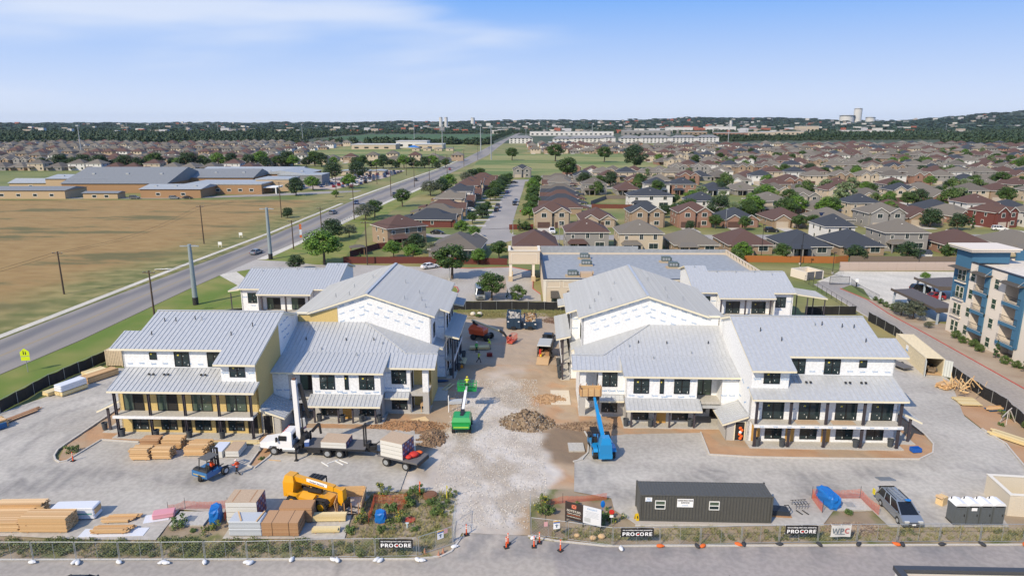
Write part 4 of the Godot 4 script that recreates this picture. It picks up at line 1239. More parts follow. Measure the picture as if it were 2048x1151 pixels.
	for q in [["seat",v3(0,.35,0),v3(.6,.12,.6)],["backrest",v3(0,.75,-.28),v3(.6,.7,.08)],["arm",v3(-.3,.5,0),v3(.08,.3,.6)],["arm",v3(.3,.5,0),v3(.08,.3,.6)],["base",v3(0,.145,0),v3(.5,.28,.5)]]:
		part(ch,q[0],mb().box(q[1],q[2]),grain("wicker",Color(.33,.16,.09),G_SPECK,.4,.9))
	var brown:=grain("brown rib metal",Color(.105,.085,.07),G_FINE,3.,.6)
	var steel:=flat("pale blue steel",Color(.36,.42,.48),.5)
	var cp:=thing("carport","long brown roofed car port on pale steel posts beside the lane","car port",v3(79.2,0,-129.5),-.02)
	_carport(cp,16.,4.4,brown,steel)
	var cp2:=thing("carport","second dark brown car port roof behind, over the red car","car port",v3(90.,0,-143.2),-.03)
	_carport(cp2,9.5,8.,brown,steel)
	var we:=thing("waste_enclosure","roofless pale block waste enclosure with grey steel doors by the gate","waste enclosure",v3(71.5,0,-161.5),.35)
	for q in [[v3(-2.6,0,-2.6),v3(-2.3,2.,2.6)],[v3(-2.3,0,-2.6),v3(2.6,2.,-2.3)],[v3(2.3,0,-2.3),v3(2.6,2.,2.6)]]:
		part(we,"wall",mb().span(q[0],q[1]),lime)
	for s in [-1,1]:
		part(we,"door",mb().span(v3(s*1.2-1.05,.1,2.5),v3(s*1.2+1.05,2.,2.58)),flat("grey steel door",Color(.11,.11,.115),.5))
	var bw:=thing("block_wall","long pinkish block wall behind the apartment car park","wall",v3(83.2,0,-169.4))
	var course:=grain("pink block",Color(.46,.37,.32),G_FINE,1.,.9)
	for i in 20:
		for j in 4:
			part(bw,"panel",mb().span(v3(i*2.4,.55*j,-.15),v3(i*2.4+2.37,.55*j+.53,.1+.004*((i+j)%2))),course)
	part(bw,"backing",mb().span(v3(0,0,-.3),v3(48,2.19,-.16)),grain("pink mortar",Color(.36,.29,.25),G_FINE,1.,.9))
func _carport(t:Node3D,length:float,depth:float,brown:Material,steel:Material)->void:
	var n:=int(length/.6)
	for i in n:
		var z:=-length/2+i*length/n
		part(t,"roof_panel",mb().box(v3(depth/2-.6,3.,z+length/n/2),v3(depth,.06,length/n-.03),Basis(v3(0,0,1),.05)),brown)
	part(t,"fascia",mb().span(v3(-.75,2.7,-length/2),v3(-.6,3.2,length/2)),brown)
	part(t,"fascia",mb().span(v3(-.75,2.45,length/2),v3(depth-.6,3.3,length/2+.12)),brown)
	part(t,"beam",mb().span(v3(-.15,2.55,-length/2),v3(.1,2.8,length/2)),steel)
	for i in 4:
		var z:=lerpf(-length/2+.4,length/2-.3,i/3.)
		part(t,"post",mb().span(v3(-.16,0,z-.15),v3(.14,2.55,z+.15)),steel)
		part(t,"brace",mb().bar(v3(.1,2.,z),v3(1.3,2.9,z),.1,.1),steel)
func screen_fence(pts:Array,label:String,h:=1.75)->void:
	var t:=thing("screened_fence",label,"fence",v3(pts[0][0],0,pts[0][1]))
	var o:=v3(pts[0][0],0,pts[0][1])
	for i in pts.size()-1:
		var a:=v3(pts[i][0],0,pts[i][1])-o
		var e:=v3(pts[i+1][0],0,pts[i+1][1])-o
		var n:=maxi(1,int(round(a.distance_to(e)/3.)))
		var sd:=(e-a).cross(Vector3.UP).normalized()
		for k in n:
			var p:=a.lerp(e,float(k)/n)
			var q:=a.lerp(e,float(k+1)/n)
			var b:=mb()
			var last:=[]
			for j in 7:
				var f:=j/6.
				var w:=.10*sin(f*PI)*(1. if (k+i)%2==0 else -.7)+.03*sin(j*2.3+k)
				var top:=h-.10*sin(f*PI)*(.4+.6*absf(sin(k*1.7+i)))
				var c:=p.lerp(q,f)+sd*w
				var now:=[c+v3(0,.06,0),c+v3(0,top,0)]
				if last.size():
					b.quad(last[0],now[0],now[1],last[1])
					b.quad(now[0]+sd*.012,last[0]+sd*.012,last[1]+sd*.012,now[1]+sd*.012)
				last=now
			part(t,"screen",b,MT["black screen"])
			part(t,"post",mb().cyl(p+sd*.05,p+sd*.05+v3(0,h+.12,0),.03,.03,6),MT["galvanised"])
			if (k+i)%4==2:
				part(t,"patch",mb().box(p.lerp(q,.45)+v3(0,h*.62,0)+sd*-.12,v3(.12,.3,.02),Basis(Vector3.UP,atan2(-(q-p).z,(q-p).x))),flat("torn patch",Color(.45,.42,.3),.9))
		part(t,"rail",mb().cyl(a+v3(0,h+.05,0),e+v3(0,h+.05,0),.022,.022,6),MT["galvanised"])
func mesh_panel(t:Node3D,p:Vector3,q:Vector3,h:=1.83)->void:
	var d:=(q-p).normalized()
	var fr:=mb()
	var a:=p+d*.05;var e:=q-d*.05
	fr.cyl(a+v3(0,.08,0),a+v3(0,h,0),.024,.024,6).cyl(e+v3(0,.08,0),e+v3(0,h,0),.024,.024,6)
	fr.cyl(a+v3(0,h,0),e+v3(0,h,0),.024,.024,6).cyl(a+v3(0,.1,0),e+v3(0,.1,0),.02,.02,6)
	var m:=(a+e)/2
	fr.cyl(m+v3(0,.1,0),m+v3(0,h,0),.016,.016,6)
	part(t,"frame",fr,MT["galvanised"])
	var w:=mb()
	var L:=a.distance_to(e)
	var step:=.3
	var i:=-h
	while i<L:
		for s in [1.,-1.]:
			var x0:=maxf(i,.0);var x1:=minf(i+h,L)
			if x1>x0:
				var y0:=x0-i;var y1:=x1-i
				if s<0:
					y0=h-y0;y1=h-y1
				w.bar(a+d*x0+v3(0,y0+.02,0),a+d*x1+v3(0,y1+.02,0),.0045,.0045)
		i+=step
	var o:=part(t,"wire",w,MT["galvanised"])
	o.set_meta("kind","stuff")
func site_fences()->void:
	screen_fence([[-72,-72.],[-66.1,-81.8],[-65.9,-91.2],[-63.9,-101.6],[-63.,-106.]],"black screened fence along the verge left of the yard")
	screen_fence([[-63.5,-107.5],[-61.,-118.],[-56.,-125.5],[-49.,-128.5]],"curving black screened fence behind the left rear wing")
	screen_fence([[-12.4,-132.2],[.0,-132.2],[13.,-131.4]],"straight black screened fence behind the two dumpsters")
	screen_fence([[57.2,-128.3],[67.3,-128.6]],"short black screened fence behind the right front wing")
	screen_fence([[67.6,-124.4],[67.5,-115.2],[66.,-107.]],"black screened fence bending behind the cream container")
	screen_fence([[65.3,-97.],[64.4,-90.8],[64.2,-82.4],[62.6,-76.7],[60.,-68.],[57.,-61.]],"black screened fence along the lane by the scrap timber")
	var spots:=[[-48.4,-51.3],[-44.7,-51.3],[-41.,-51.3],[-37.3,-51.3],[-33.6,-51.3],[-29.9,-51.3],[-26.3,-51.35],[-22.7,-51.4],[-19.,-51.55],[-15.4,-51.75],[-11.8,-51.8],[-8.2,-51.9]]
	var t:=thing("chain_link_fence","low chain link panel fence along the front road, left of the gravel drive","fence")
	for i in spots.size()-1:
		mesh_panel(t,v3(spots[i][0],.05,spots[i][1]),v3(spots[i+1][0],.05,spots[i+1][1]))
	mesh_panel(t,v3(-8.1,.05,-52.),v3(-5.25,.05,-53.6))
	var g:=thing("gate_leaf","open chain link gate leaf on the left of the gravel drive","gate",v3(-5.25,.05,-53.7))
	mesh_panel(g,Vector3.ZERO,v3(-.05,0,-3.6),2.)
	var spots2:=[[5.,-54.3],[8.9,-53.4],[13.1,-53.5],[16.7,-53.5],[20.4,-53.7],[23.8,-53.8],[27.3,-53.9],[30.8,-53.95],[34.4,-53.95],[38.2,-54.],[41.8,-53.95],[45.7,-53.95],[49.4,-53.95]]
	var t2:=thing("chain_link_fence","low chain link panel fence along the front road, right of the gravel drive","fence")
	for i in spots2.size()-1:
		mesh_panel(t2,v3(spots2[i][0],.05,spots2[i][1]),v3(spots2[i+1][0],.05,spots2[i+1][1]))
	mesh_panel(t2,v3(1.7,.05,-55.),v3(4.9,.05,-54.35))
	var g2:=thing("gate_leaf","open chain link gate leaf on the right of the gravel drive","gate",v3(1.65,.05,-55.1))
	mesh_panel(g2,Vector3.ZERO,v3(.1,0,-3.6),2.)
	var lf:=thing("metal_fence","thin dark chain link fence along the left side of the lane","fence")
	for i in 11:
		var a:=v3(69.2,0,-157.).lerp(v3(67.4,0,-128.),i/11.)
		var e:=v3(69.2,0,-157.).lerp(v3(67.4,0,-128.),(i+1)/11.)
		part(lf,"post",mb().cyl(a,a+v3(0,1.6,0),.04,.04,6),MT["dark steel"])
		part(lf,"rail",mb().cyl(a+v3(0,1.55,0),e+v3(0,1.55,0),.03,.03,6).cyl(a+v3(0,.15,0),e+v3(0,.15,0),.02,.02,6),MT["dark steel"])
	var sg:=thing("sliding_gate","dark steel barred sliding gate across the lane","gate",v3(73.6,0,-153.9))
	part(sg,"frame",mb().span(v3(0,.1,-.04),v3(4.6,.18,.04)).span(v3(0,1.9,-.04),v3(4.6,1.98,.04)).span(v3(0,.18,-.04),v3(.08,1.9,.04)).span(v3(4.52,.18,-.04),v3(4.6,1.9,.04)),MT["dark steel"])
	for i in 24:
		part(sg,"bar",mb().span(v3(.2+i*.182,.18,-.015),v3(.235+i*.182,1.9,.015)),MT["dark steel"])
	var rf:=thing("railing","dark steel railing from the gate past the card reader","railing")
	for q in [[78.4,-153.5,77.2,-147.],[77.2,-147.,76.8,-138.],[76.9,-166.,80.5,-162.],[77.,-166.,75.,-168.]]:
		var a:=v3(q[0],0,q[1]);var e:=v3(q[2],0,q[3])
		part(rf,"rail",mb().bar(a+v3(0,1.5,0),e+v3(0,1.5,0),.05,.05).bar(a+v3(0,.2,0),e+v3(0,.2,0),.05,.05),MT["dark steel"])
		var n:=int(a.distance_to(e)/.3)
		for i in n+1:
			var p:=a.lerp(e,float(i)/n)
			part(rf,"bar",mb().span(p+v3(-.012,.2,-.012),p+v3(.012,1.5,.012)),MT["dark steel"])
	var cr:=thing("card_reader","white card reader post beside the sliding gate","card reader",v3(78.9,0,-152.))
	part(cr,"post",mb().span(v3(-.1,0,-.1),v3(.1,1.1,.1)),MT["dark steel"])
	part(cr,"head",mb().span(v3(-.3,1.1,-.2),v3(.3,1.8,.2)),MT["print white"])
func wheel(par:Node,at:Vector3,r:float,w:float,hub:Material,steer:=.0,k:=18)->Node3D:
	var t:=mb()
	var h:=w/2
	t.cyl(v3(-h,0,0),v3(-h*.7,0,0),r*.9,r,k).cyl(v3(-h*.7,0,0),v3(h*.7,0,0),r,r,k,false).cyl(v3(h*.7,0,0),v3(h,0,0),r,r*.9,k)
	var o:=part(par,"wheel",t,MT["rubber"],at+v3(0,r,0),steer)
	part(o,"rim",mb().cyl(v3(-h-.015,0,0),v3(h+.015,0,0),r*.56,r*.56,14).cyl(v3(-h-.05,0,0),v3(h+.05,0,0),r*.2,r*.2,10),hub)
	return o
func lug_wheel(par:Node,at:Vector3,r:float,w:float,hub:Material,steer:=.0)->Node3D:
	var o:=wheel(par,at,r,w,hub,steer)
	var t:=mb()
	for i in 16:
		var a:=TAU*i/16
		for s in [-1,1]:
			var c:=v3(s*w*.26,cos(a+s*.1)*r*1.,sin(a+s*.1)*r*1.)
			t.box(c,v3(w*.42,.09,.12),Basis(Vector3.RIGHT,a+s*.1))
	part(o,"tread",t,MT["rubber"])
	return o
var car_meshes:={}
var CAR:={
	"sedan":{"l":4.7,"w":1.82,"belt":.92,"top":1.43,"hood":.80,"g":[-1.85,1.25,-1.05,.35],"trunk":.90,"r":.33},
	"hatch":{"l":4.1,"w":1.80,"belt":1.00,"top":1.58,"hood":.92,"g":[-2.,1.05,-1.7,.3],"trunk":1.,"r":.34},
	"suv":{"l":4.8,"w":1.92,"belt":1.06,"top":1.74,"hood":.98,"g":[-2.32,1.15,-1.95,.25],"trunk":1.06,"r":.37},
	"pickup":{"l":5.6,"w":1.98,"belt":1.12,"top":1.88,"hood":1.08,"g":[-.75,1.45,-.6,.65],"trunk":1.12,"r":.40},
	"van":{"l":5.,"w":1.95,"belt":1.02,"top":1.76,"hood":.90,"g":[-2.4,1.75,-2.1,.55],"trunk":1.02,"r":.34},
	"cargo":{"l":5.9,"w":2.,"belt":1.25,"top":2.45,"hood":1.15,"g":[1.,2.35,1.,1.75],"trunk":1.25,"r":.36}}
func car(kind:String,paint:Material,label:String,at:Vector3,turn:float,group:="",hatch_open:=false)->Node3D:
	var d:Dictionary=CAR[kind]
	var cat:String={"pickup": "pickup truck","van": "minivan","cargo": "van"}.get(kind,"car")
	var t:=thing("parked_car" if group.begins_with("parked") else "car",label,cat,at,turn,group)
	var L:float=d.l/2;var w:float=d.w/2
	var zf:=L*.60;var zr:=-L*.60
	var r:float=d.r
	if not car_meshes.has(kind):
		var q:={}
		var pts:=PackedVector2Array()
		pts.append(Vector2(-L+.06,.3));
		for i in 7:
			var a:=PI-PI*i/6.
			pts.append(Vector2(zr+cos(a)*(r+.06),.3+sin(a)*(r+.1)))
		for i in 7:
			var a:=PI-PI*i/6.
			pts.append(Vector2(zf+cos(a)*(r+.06),.3+sin(a)*(r+.1)))
		pts.append_array(PackedVector2Array([Vector2(L-.08,.28),Vector2(L,.45),Vector2(L-.05,d.hood*.80),Vector2(L-.3,d.hood*.93),Vector2(d.g[1]-.02,d.belt),Vector2(d.g[0]+.02,d.belt),Vector2(-L+.22,d.trunk),Vector2(-L+.03,d.trunk-.12),Vector2(-L,.5)]))
		var xf:=Transform3D(Basis(v3(0,0,1),v3(0,1,0),v3(-1,0,0)),Vector3.ZERO)
		var inn:=PackedVector2Array()
		var b:=mb()
		b.prism(pts,-w+.10,w-.10,xf)
		for p in pts:
			inn.append(Vector2(p.x*.985,lerpf(p.y,.6,.07)))
		b.prism(inn,-w,w,xf)
		q["body"]=b.mesh()
		var g:Array=d.g
		var wb:=w-.10;var wt:=w-.30
		var y0:float=d.belt-.01;var y1:float=d.top
		var A:=[v3(-wb,y0,g[0]),v3(wb,y0,g[0]),v3(wb,y0,g[1]),v3(-wb,y0,g[1])]
		var T:=[v3(-wt,y1-.06,g[2]),v3(wt,y1-.06,g[2]),v3(wt,y1-.06,g[3]),v3(-wt,y1-.06,g[3])]
		q["rear_window"]=_slab4(A[1],A[0],T[0],T[1]);q["windscreen"]=_slab4(A[3],A[2],T[2],T[3])
		q["side_window"]=_slab4(A[2],A[1],T[1],T[2]);q["side_window2"]=_slab4(A[0],A[3],T[3],T[0])
		var rf:=mb()
		rf.rings([[T[0]+v3(-.02,0,-.02),T[3]+v3(-.02,0,.02),T[2]+v3(.02,0,.02),T[1]+v3(.02,0,-.02)],[v3(-wt+.1,y1,g[2]+.12),v3(-wt+.1,y1,g[3]-.15),v3(wt-.1,y1,g[3]-.15),v3(wt-.1,y1,g[2]+.12)]])
		for i in 4:
			rf.bar(A[i],T[i],.09,.09)
		if kind!="cargo":
			for s in [-1,1]:
				for f in ([.5] if kind in ["sedan","pickup"] else [.4,.68]):
					rf.bar(v3(s*(wb+.005),y0,lerpf(g[1]-.2,g[0],f)),v3(s*(wt+.005),y1-.06,lerpf(g[3],g[2],f)),.07,.07)
		q["roof"]=rf.mesh()
		var hl:=mb();var tl:=mb()
		q["headlight"]=mb().box(v3(w-.34,d.hood*.80,L-.07),v3(.42,.16,.14)).mesh()
		q["headlight2"]=mb().box(v3(-w+.34,d.hood*.80,L-.07),v3(.42,.16,.14)).mesh()
		q["tail_light"]=mb().box(v3(w-.2,d.trunk-.18,-L+.03),v3(.24,.22,.12)).mesh()
		q["tail_light2"]=mb().box(v3(-w+.2,d.trunk-.18,-L+.03),v3(.24,.22,.12)).mesh()
		q["grille"]=mb().box(v3(0,d.hood*.62,L-.02),v3(1.,.22,.05)).mesh()
		q["mirror"]=mb().box(v3(w+.06,d.belt+.06,g[1]-.45),v3(.22,.14,.12)).mesh()
		q["mirror2"]=mb().box(v3(-w-.06,d.belt+.06,g[1]-.45),v3(.22,.14,.12)).mesh()
		if kind=="cargo":
			q["cargo_body"]=mb().rings([[v3(-w,.9,1.05),v3(-w,.9,-L),v3(w,.9,-L),v3(w,.9,1.05)],[v3(-w+.03,2.1,1.05),v3(-w+.03,2.1,-L),v3(w-.03,2.1,-L),v3(w-.03,2.1,1.05)],[v3(-w+.2,2.5,.9),v3(-w+.2,2.5,-L+.1),v3(w-.2,2.5,-L+.1),v3(w-.2,2.5,.9)]]).mesh()
		car_meshes[kind]=q
	var q:Dictionary=car_meshes[kind]
	for k in q:
		if hatch_open and k=="rear_window":
			continue
		var m:Material=paint
		if "window" in k or k=="windscreen":
			m=flat("car glass",Color(.012,.014,.016),.05)
		elif k.begins_with("head"):
			m=flat("lamp glass",Color(.55,.55,.52),.15)
		elif k.begins_with("tail"):
			m=flat("tail lamp",Color(.25,.01,.01),.2)
		elif k=="grille":
			m=MT["dark steel"]
		part(t,k.trim_suffix("2"),q[k],m)
	for s in [-1,1]:
		for z in [zf,zr]:
			wheel(t,v3(s*(w-.12),0,z),r,.24,MT["galvanised"],.0,14)
	if kind=="pickup":
		part(t,"bed_floor",mb().span(v3(-w+.18,d.belt-.02,-L+.1),v3(w-.18,d.belt+.01,-.85)),MT["rubber"])
		for s in [-1,1]:
			part(t,"bed_side",mb().span(v3(s*(w-.2),d.belt-.02,-L+.05),v3(s*(w-.09),d.belt+.22,-.8)),paint)
		part(t,"tailgate",mb().span(v3(-w+.1,d.belt-.02,-L+.02),v3(w-.1,d.belt+.2,-L+.1)),paint)
	return t
func _slab4(a:Vector3,b:Vector3,c:Vector3,d:Vector3)->ArrayMesh:
	var n:=(b-a).cross(c-a).normalized()*.02
	return mb().rings([[a-n,b-n,c-n,d-n],[a,b,c,d]]).mesh()
func paint(name_:String,c:Color,metal:=.3)->StandardMaterial3D:
	var m:=flat("paint "+name_,c,.3,metal)
	m.clearcoat_enabled=true
	m.clearcoat=.6
	return m
func sheet_stack(t:Node3D,o:Vector3,sx:float,sz:float,layers:int,lh:float,ends:=0)->void:
	for i in layers:
		var y:=o.y+i*lh
		part(t,"bundle",mb().box(v3(o.x,y+lh*.46,o.z),v3(sx-.03*(i%2),lh*.88,sz-.02*(i%2))),MT["drywall edge"])
		for j in 2:
			part(t,"spacer",mb().box(v3(o.x,y+lh*.94,o.z+sz*(.28-.56*j)),v3(sx*.9,lh*.12,.12)),MT["lumber dark"])
	part(t,"top_sheet",mb().box(v3(o.x,o.y+layers*lh-lh*.03,o.z),v3(sx,.03,sz)),MT["drywall face"])
	if ends!=0:
		var z:=o.z+ends*(sz/2+.006)
		part(t,"end_wrap",mb().box(v3(o.x,o.y+layers*lh*.5,z),v3(sx*.99,layers*lh*.94,.012)),flat("wrap purple",Color(.11,.06,.13),.6))
		var n:=int(sx/.42)
		var m:=int(layers*lh/.42)
		for i in n:
			for j in m:
				var c:=v3(o.x-sx/2+(i+.5)*sx/n,o.y+(j+.5)*layers*lh/m,z+ends*.008)
				part(t,"print",mb().box(c,v3(.24,.24,.012),Basis(v3(0,0,1),PI/4)),flat("wrap orange",Color(.40,.15,.07),.7) if (i+j)%2==0 else flat("wrap grey",Color(.36,.36,.45),.7))
func site_machines()->void:
	var white:=paint("white",Color(.72,.72,.72),.0)
	var dk:Material=MT["dark steel"]
	var t:=thing("crane_truck","white flatbed crane truck with its boom upright, parked before the left block","truck",v3(-19.8,.12,-70.75),-1.671)
	for s in [-1,1]:
		wheel(t,v3(s*1.05,0,6.9),.52,.32,MT["galvanised"])
		for z in [-.7,.7]:
			wheel(t,v3(s*1.,0,z),.52,.5,MT["galvanised"])
	part(t,"chassis",mb().span(v3(-.5,.65,-3.6),v3(.5,.95,8.3)),dk)
	var hood:=mb()
	hood.rings([[v3(-1.,.75,8.55),v3(1.,.75,8.55),v3(.95,1.35,8.6),v3(-.95,1.35,8.6)].map(func(p):return p),[v3(-1.1,.75,6.5),v3(1.1,.75,6.5),v3(1.,1.75,6.5),v3(-1.,1.75,6.5)]])
	part(t,"hood",hood,white)
	part(t,"bumper",mb().span(v3(-1.15,.45,8.5),v3(1.15,.85,8.72)),MT["galvanised"])
	part(t,"grille",mb().span(v3(-.6,.85,8.56),v3(.6,1.3,8.63)),dk)
	for s in [-1,1]:
		part(t,"headlight",mb().span(v3(s*.68,.95,8.52),v3(s*.98,1.2,8.62)),flat("lamp glass",Color(.55,.55,.52),.15))
		part(t,"wing",mb().box(v3(s*1.,1.18,6.9),v3(.42,.06,.8)).box(v3(s*1.,1.,7.45),v3(.42,.06,.5),Basis(Vector3.RIGHT,.9)).box(v3(s*1.,1.,6.35),v3(.42,.06,.5),Basis(Vector3.RIGHT,-.9)),white)
		part(t,"mirror",mb().span(v3(s*1.25,1.75,6.35),v3(s*1.5,2.25,6.5)),dk)
		part(t,"door_window",mb().span(v3(s*1.17,1.8,5.35),v3(s*1.19,2.4,6.25)),flat("car glass",Color(.012,.014,.016),.05))
		part(t,"fuel_tank",mb().cyl(v3(s*.9,.7,4.2),v3(s*.9,.7,5.9),.32,.32,12),MT["galvanised"])
	part(t,"cab",mb().rings([[v3(-1.15,.85,6.55),v3(-1.15,.85,4.75),v3(1.15,.85,4.75),v3(1.15,.85,6.55)],[v3(-1.15,1.75,6.55),v3(-1.15,1.75,4.75),v3(1.15,1.75,4.75),v3(1.15,1.75,6.55)],[v3(-1.05,2.5,6.05),v3(-1.05,2.55,4.8),v3(1.05,2.55,4.8),v3(1.05,2.5,6.05)],[v3(-.85,2.72,5.8),v3(-.85,2.72,4.95),v3(.85,2.72,4.95),v3(.85,2.72,5.8)]]),white)
	part(t,"windscreen",_slab4(v3(-1.02,1.8,6.55),v3(1.02,1.8,6.55),v3(.95,2.46,6.1),v3(-.95,2.46,6.1)),MT["car glass"],v3(0,.0,.02))
	part(t,"rear_window",mb().span(v3(-.75,1.75,4.74),v3(.75,2.4,4.78)),MT["car glass"])
	for i in 5:
		part(t,"roof_light",mb().span(v3(-.8+i*.38,2.7,5.75),v3(-.72+i*.38,2.78,5.85)),MT["print red"])
	part(t,"flatbed",mb().span(v3(-1.22,1.05,-3.6),v3(1.22,1.22,3.3)),grain("bed boards",Color(.13,.125,.125),G_STREAK,1.2,.8,0,false))
	part(t,"bed_edge",mb().span(v3(1.22,1.,-3.62),v3(1.27,1.2,3.32)).span(v3(-1.27,1.,-3.62),v3(-1.22,1.2,3.32)),dk)
	part(t,"toolbox",mb().span(v3(.75,.5,1.5),v3(1.2,1.,3.)),dk)
	part(t,"mud_flap",mb().span(v3(.75,.25,-1.5),v3(1.22,1.,-1.46)).span(v3(-1.22,.25,-1.5),v3(-.75,1.,-1.46)),MT["rubber"])
	part(t,"crane_base",mb().span(v3(-1.2,.95,3.6),v3(1.2,1.35,4.5)).cyl(v3(0,1.3,4.05),v3(0,2.9,4.05),.35,.28,12),dk)
	part(t,"crane_boom",mb().bar(v3(.1,1.7,4.3),v3(.2,8.75,4.35),.42,.5,Vector3.BACK),white)
	part(t,"boom_tip",mb().bar(v3(.2,8.75,4.35),v3(.2,8.95,4.35),.3,.36,Vector3.BACK),flat("rust brown",Color(.12,.06,.04),.8))
	part(t,"crane_jib",mb().bar(v3(-.2,8.2,3.95),v3(-.3,5.6,3.45),.3,.4,Vector3.BACK).bar(v3(-.3,5.6,3.45),v3(-.6,3.9,3.3),.22,.3,Vector3.BACK),dk)
	part(t,"hydraulics",mb().cyl(v3(.1,2.8,3.8),v3(.0,5.9,3.9),.08,.08,8).cyl(v3(-.3,2.4,3.6),v3(-.3,1.4,3.4),.15,.15,8).box(v3(.4,1.9,3.6),v3(.7,.8,.5)).box(v3(-.6,1.7,3.9),v3(.5,.7,.7)),dk)
	for s in [-1,1]:
		part(t,"outrigger",mb().bar(v3(s*.5,1.15,4.),v3(s*2.1,1.35,3.9),.25,.25).bar(v3(s*2.1,1.6,3.9),v3(s*2.15,.1,3.9),.16,.16).box(v3(s*2.15,.05,3.9),v3(.4,.08,.4)),dk)
	part(t,"hose_reel",mb().bar(v3(-.9,2.1,3.2),v3(-1.2,3.,2.4),.2,.3).bar(v3(-1.2,3.,2.4),v3(-1.3,1.7,2.3),.2,.2),dk)
	part(t,"forklift_mount",mb().span(v3(.3,1.2,-3.4),v3(.42,3.7,-3.25)).span(v3(-.42,1.2,-3.4),v3(-.3,3.7,-3.25)).span(v3(-.42,3.6,-3.4),v3(.42,3.72,-3.25)).box(v3(0,1.3,-3.7),v3(1.,.5,.4)).box(v3(.3,.9,-4.1),v3(.2,.7,.9)).box(v3(-.3,.9,-4.1),v3(.2,.7,.9)),dk)
	var db:=thing("drywall_stack","two bundles of tan topped drywall lying on the crane truck's bed","drywall stack",v3(-19.75,1.34,-70.65),-1.671)
	sheet_stack(db,Vector3.ZERO,2.2,2.9,2,.36,-1)
	var box:=solo("cooler_box",mb().box(v3(0,.22,0),v3(.5,.42,.7)).box(v3(0,.46,0),v3(.53,.08,.73)),flat("cooler blue",Color(.06,.12,.32),.5),"small blue and white cooler box on the truck bed behind the crane","cooler",v3(-23.,1.34,-70.3),.2)
	part(box,"lid",mb().box(v3(0,.52,0),v3(.5,.05,.7)),white)
	var hung:=thing("hanging_board","wrapped board bundle hanging from the crane beside the white boom","board bundle",v3(-24.,1.,-72.4),.35)
	part(hung,"board",mb().box(v3(0,1.3,0),v3(.75,2.6,.35),Basis(v3(0,0,1),.1)),MT["drywall edge"])
	for i in 3:
		part(hung,"print",mb().box(v3(.1-.05*i,.35+i*.55,.185),v3(.8,.2,.012),Basis(v3(0,0,1),.5)),MT["wrap purple"] if i!=1 else MT["wrap orange"])
	part(hung,"sling",mb().cyl(v3(-.1,2.6,0),v3(-.15,4.2,.9),.03,.03,5),dk)
	var tr:=thing("flatbed_trailer","black flatbed trailer with tall drywall stack, right of the crane truck","trailer",v3(-12.1,.12,-68.25),-1.98)
	for s in [-1,1]:
		for z in [-1.25,1.25]:
			wheel(tr,v3(s*1.,0,z),.5,.45,MT["galvanised"])
	part(tr,"flatbed",mb().span(v3(-1.22,1.,-2.7),v3(1.22,1.2,2.3)),MT["bed boards"])
	part(tr,"chassis",mb().span(v3(-.5,.6,-2.6),v3(.5,1.,2.2)).span(v3(-1.2,.7,-2.75),v3(1.2,1.,-2.65)),dk)
	part(tr,"headboard",mb().span(v3(-1.2,1.2,2.35),v3(-1.1,2.5,2.42)).span(v3(1.1,1.2,2.35),v3(1.2,2.5,2.42)).span(v3(-1.2,2.42,2.35),v3(1.2,2.5,2.42)).span(v3(-.05,1.2,2.35),v3(.05,2.42,2.42)),dk)
	part(tr,"drawbar",mb().bar(v3(0,.8,2.2),v3(0,.8,4.),.2,.2),dk)
	var ds:=thing("drywall_stack","tall four bundle drywall stack with patterned purple end on the black trailer","drywall stack",v3(-12.55,1.32,-68.4),-1.98)
	sheet_stack(ds,Vector3.ZERO,2.35,2.8,4,.47,-1)
	var rt:=solo("red_tarpaulin",mb().blob(v3(.1,.26,0),v3(.6,.32,.5),10,7,.12,2).blob(v3(-.5,.2,.25),v3(.4,.24,.35),9,6,.14,4),flat("tarp red",Color(.50,.03,.02),.7),"crumpled red tarpaulin on the back of the black trailer","tarpaulin",v3(-10.75,1.32,-67.6),.4)
	var ot:=solo("orange_strap_roll",mb().blob(v3(0,.15,0),v3(.45,.18,.35),9,6,.15,5),MT["hi vis orange"],"heap of orange netting beside the red tarpaulin on the trailer","netting",v3(-10.2,1.32,-68.3),.2)
	var blue:=paint("machine blue",Color(.02,.13,.33),.0)
	var fk:=thing("forklift","blue three wheeled forklift with a canopy, by the lumber piles in the yard","forklift",v3(-32.1,.12,-65.4),PI-.42)
	wheel(fk,v3(.0,0,-.95),.42,.34,flat("rim white",Color(.6,.6,.58),.5),.5)
	for s in [-1,1]:
		wheel(fk,v3(s*1.15,0,1.2),.46,.36,MT["rim white"])
	part(fk,"body",mb().span(v3(-1.05,.5,-1.1),v3(1.05,1.15,-.35)).span(v3(-1.05,.5,-.35),v3(-.45,1.,.9)).span(v3(.45,.5,-.35),v3(1.05,1.,.9)),blue)
	part(fk,"engine_cover",mb().rings([[v3(-1.,1.15,-1.05),v3(1.,1.15,-1.05),v3(1.,1.15,-.4),v3(-1.,1.15,-.4)].map(func(p):return p),[v3(-.9,1.35,-.95),v3(.9,1.35,-.95),v3(.9,1.35,-.5),v3(-.9,1.35,-.5)]]),dk)
	for s in [-1,1]:
		part(fk,"frame_arm",mb().bar(v3(s*.95,.75,.8),v3(s*1.,.65,1.5),.2,.3),blue)
	part(fk,"cage",mb().bar(v3(-1.,1.1,-1.),v3(-1.,2.5,-.8),.07,.07).bar(v3(.1,1.1,-1.),v3(.1,2.5,-.8),.07,.07).bar(v3(-1.,1.,.6),v3(-1.,2.5,.5),.07,.07).bar(v3(.1,1.,.6),v3(.1,2.5,.5),.07,.07),dk)
	part(fk,"canopy",mb().span(v3(-1.08,2.5,-.9),v3(.18,2.58,.65)),flat("canopy grey",Color(.10,.10,.10),.6))
	part(fk,"seat",mb().span(v3(-.75,1.,-.35),v3(-.2,1.15,.15)).span(v3(-.75,1.15,-.4),v3(-.2,1.6,-.28)),MT["rubber"])
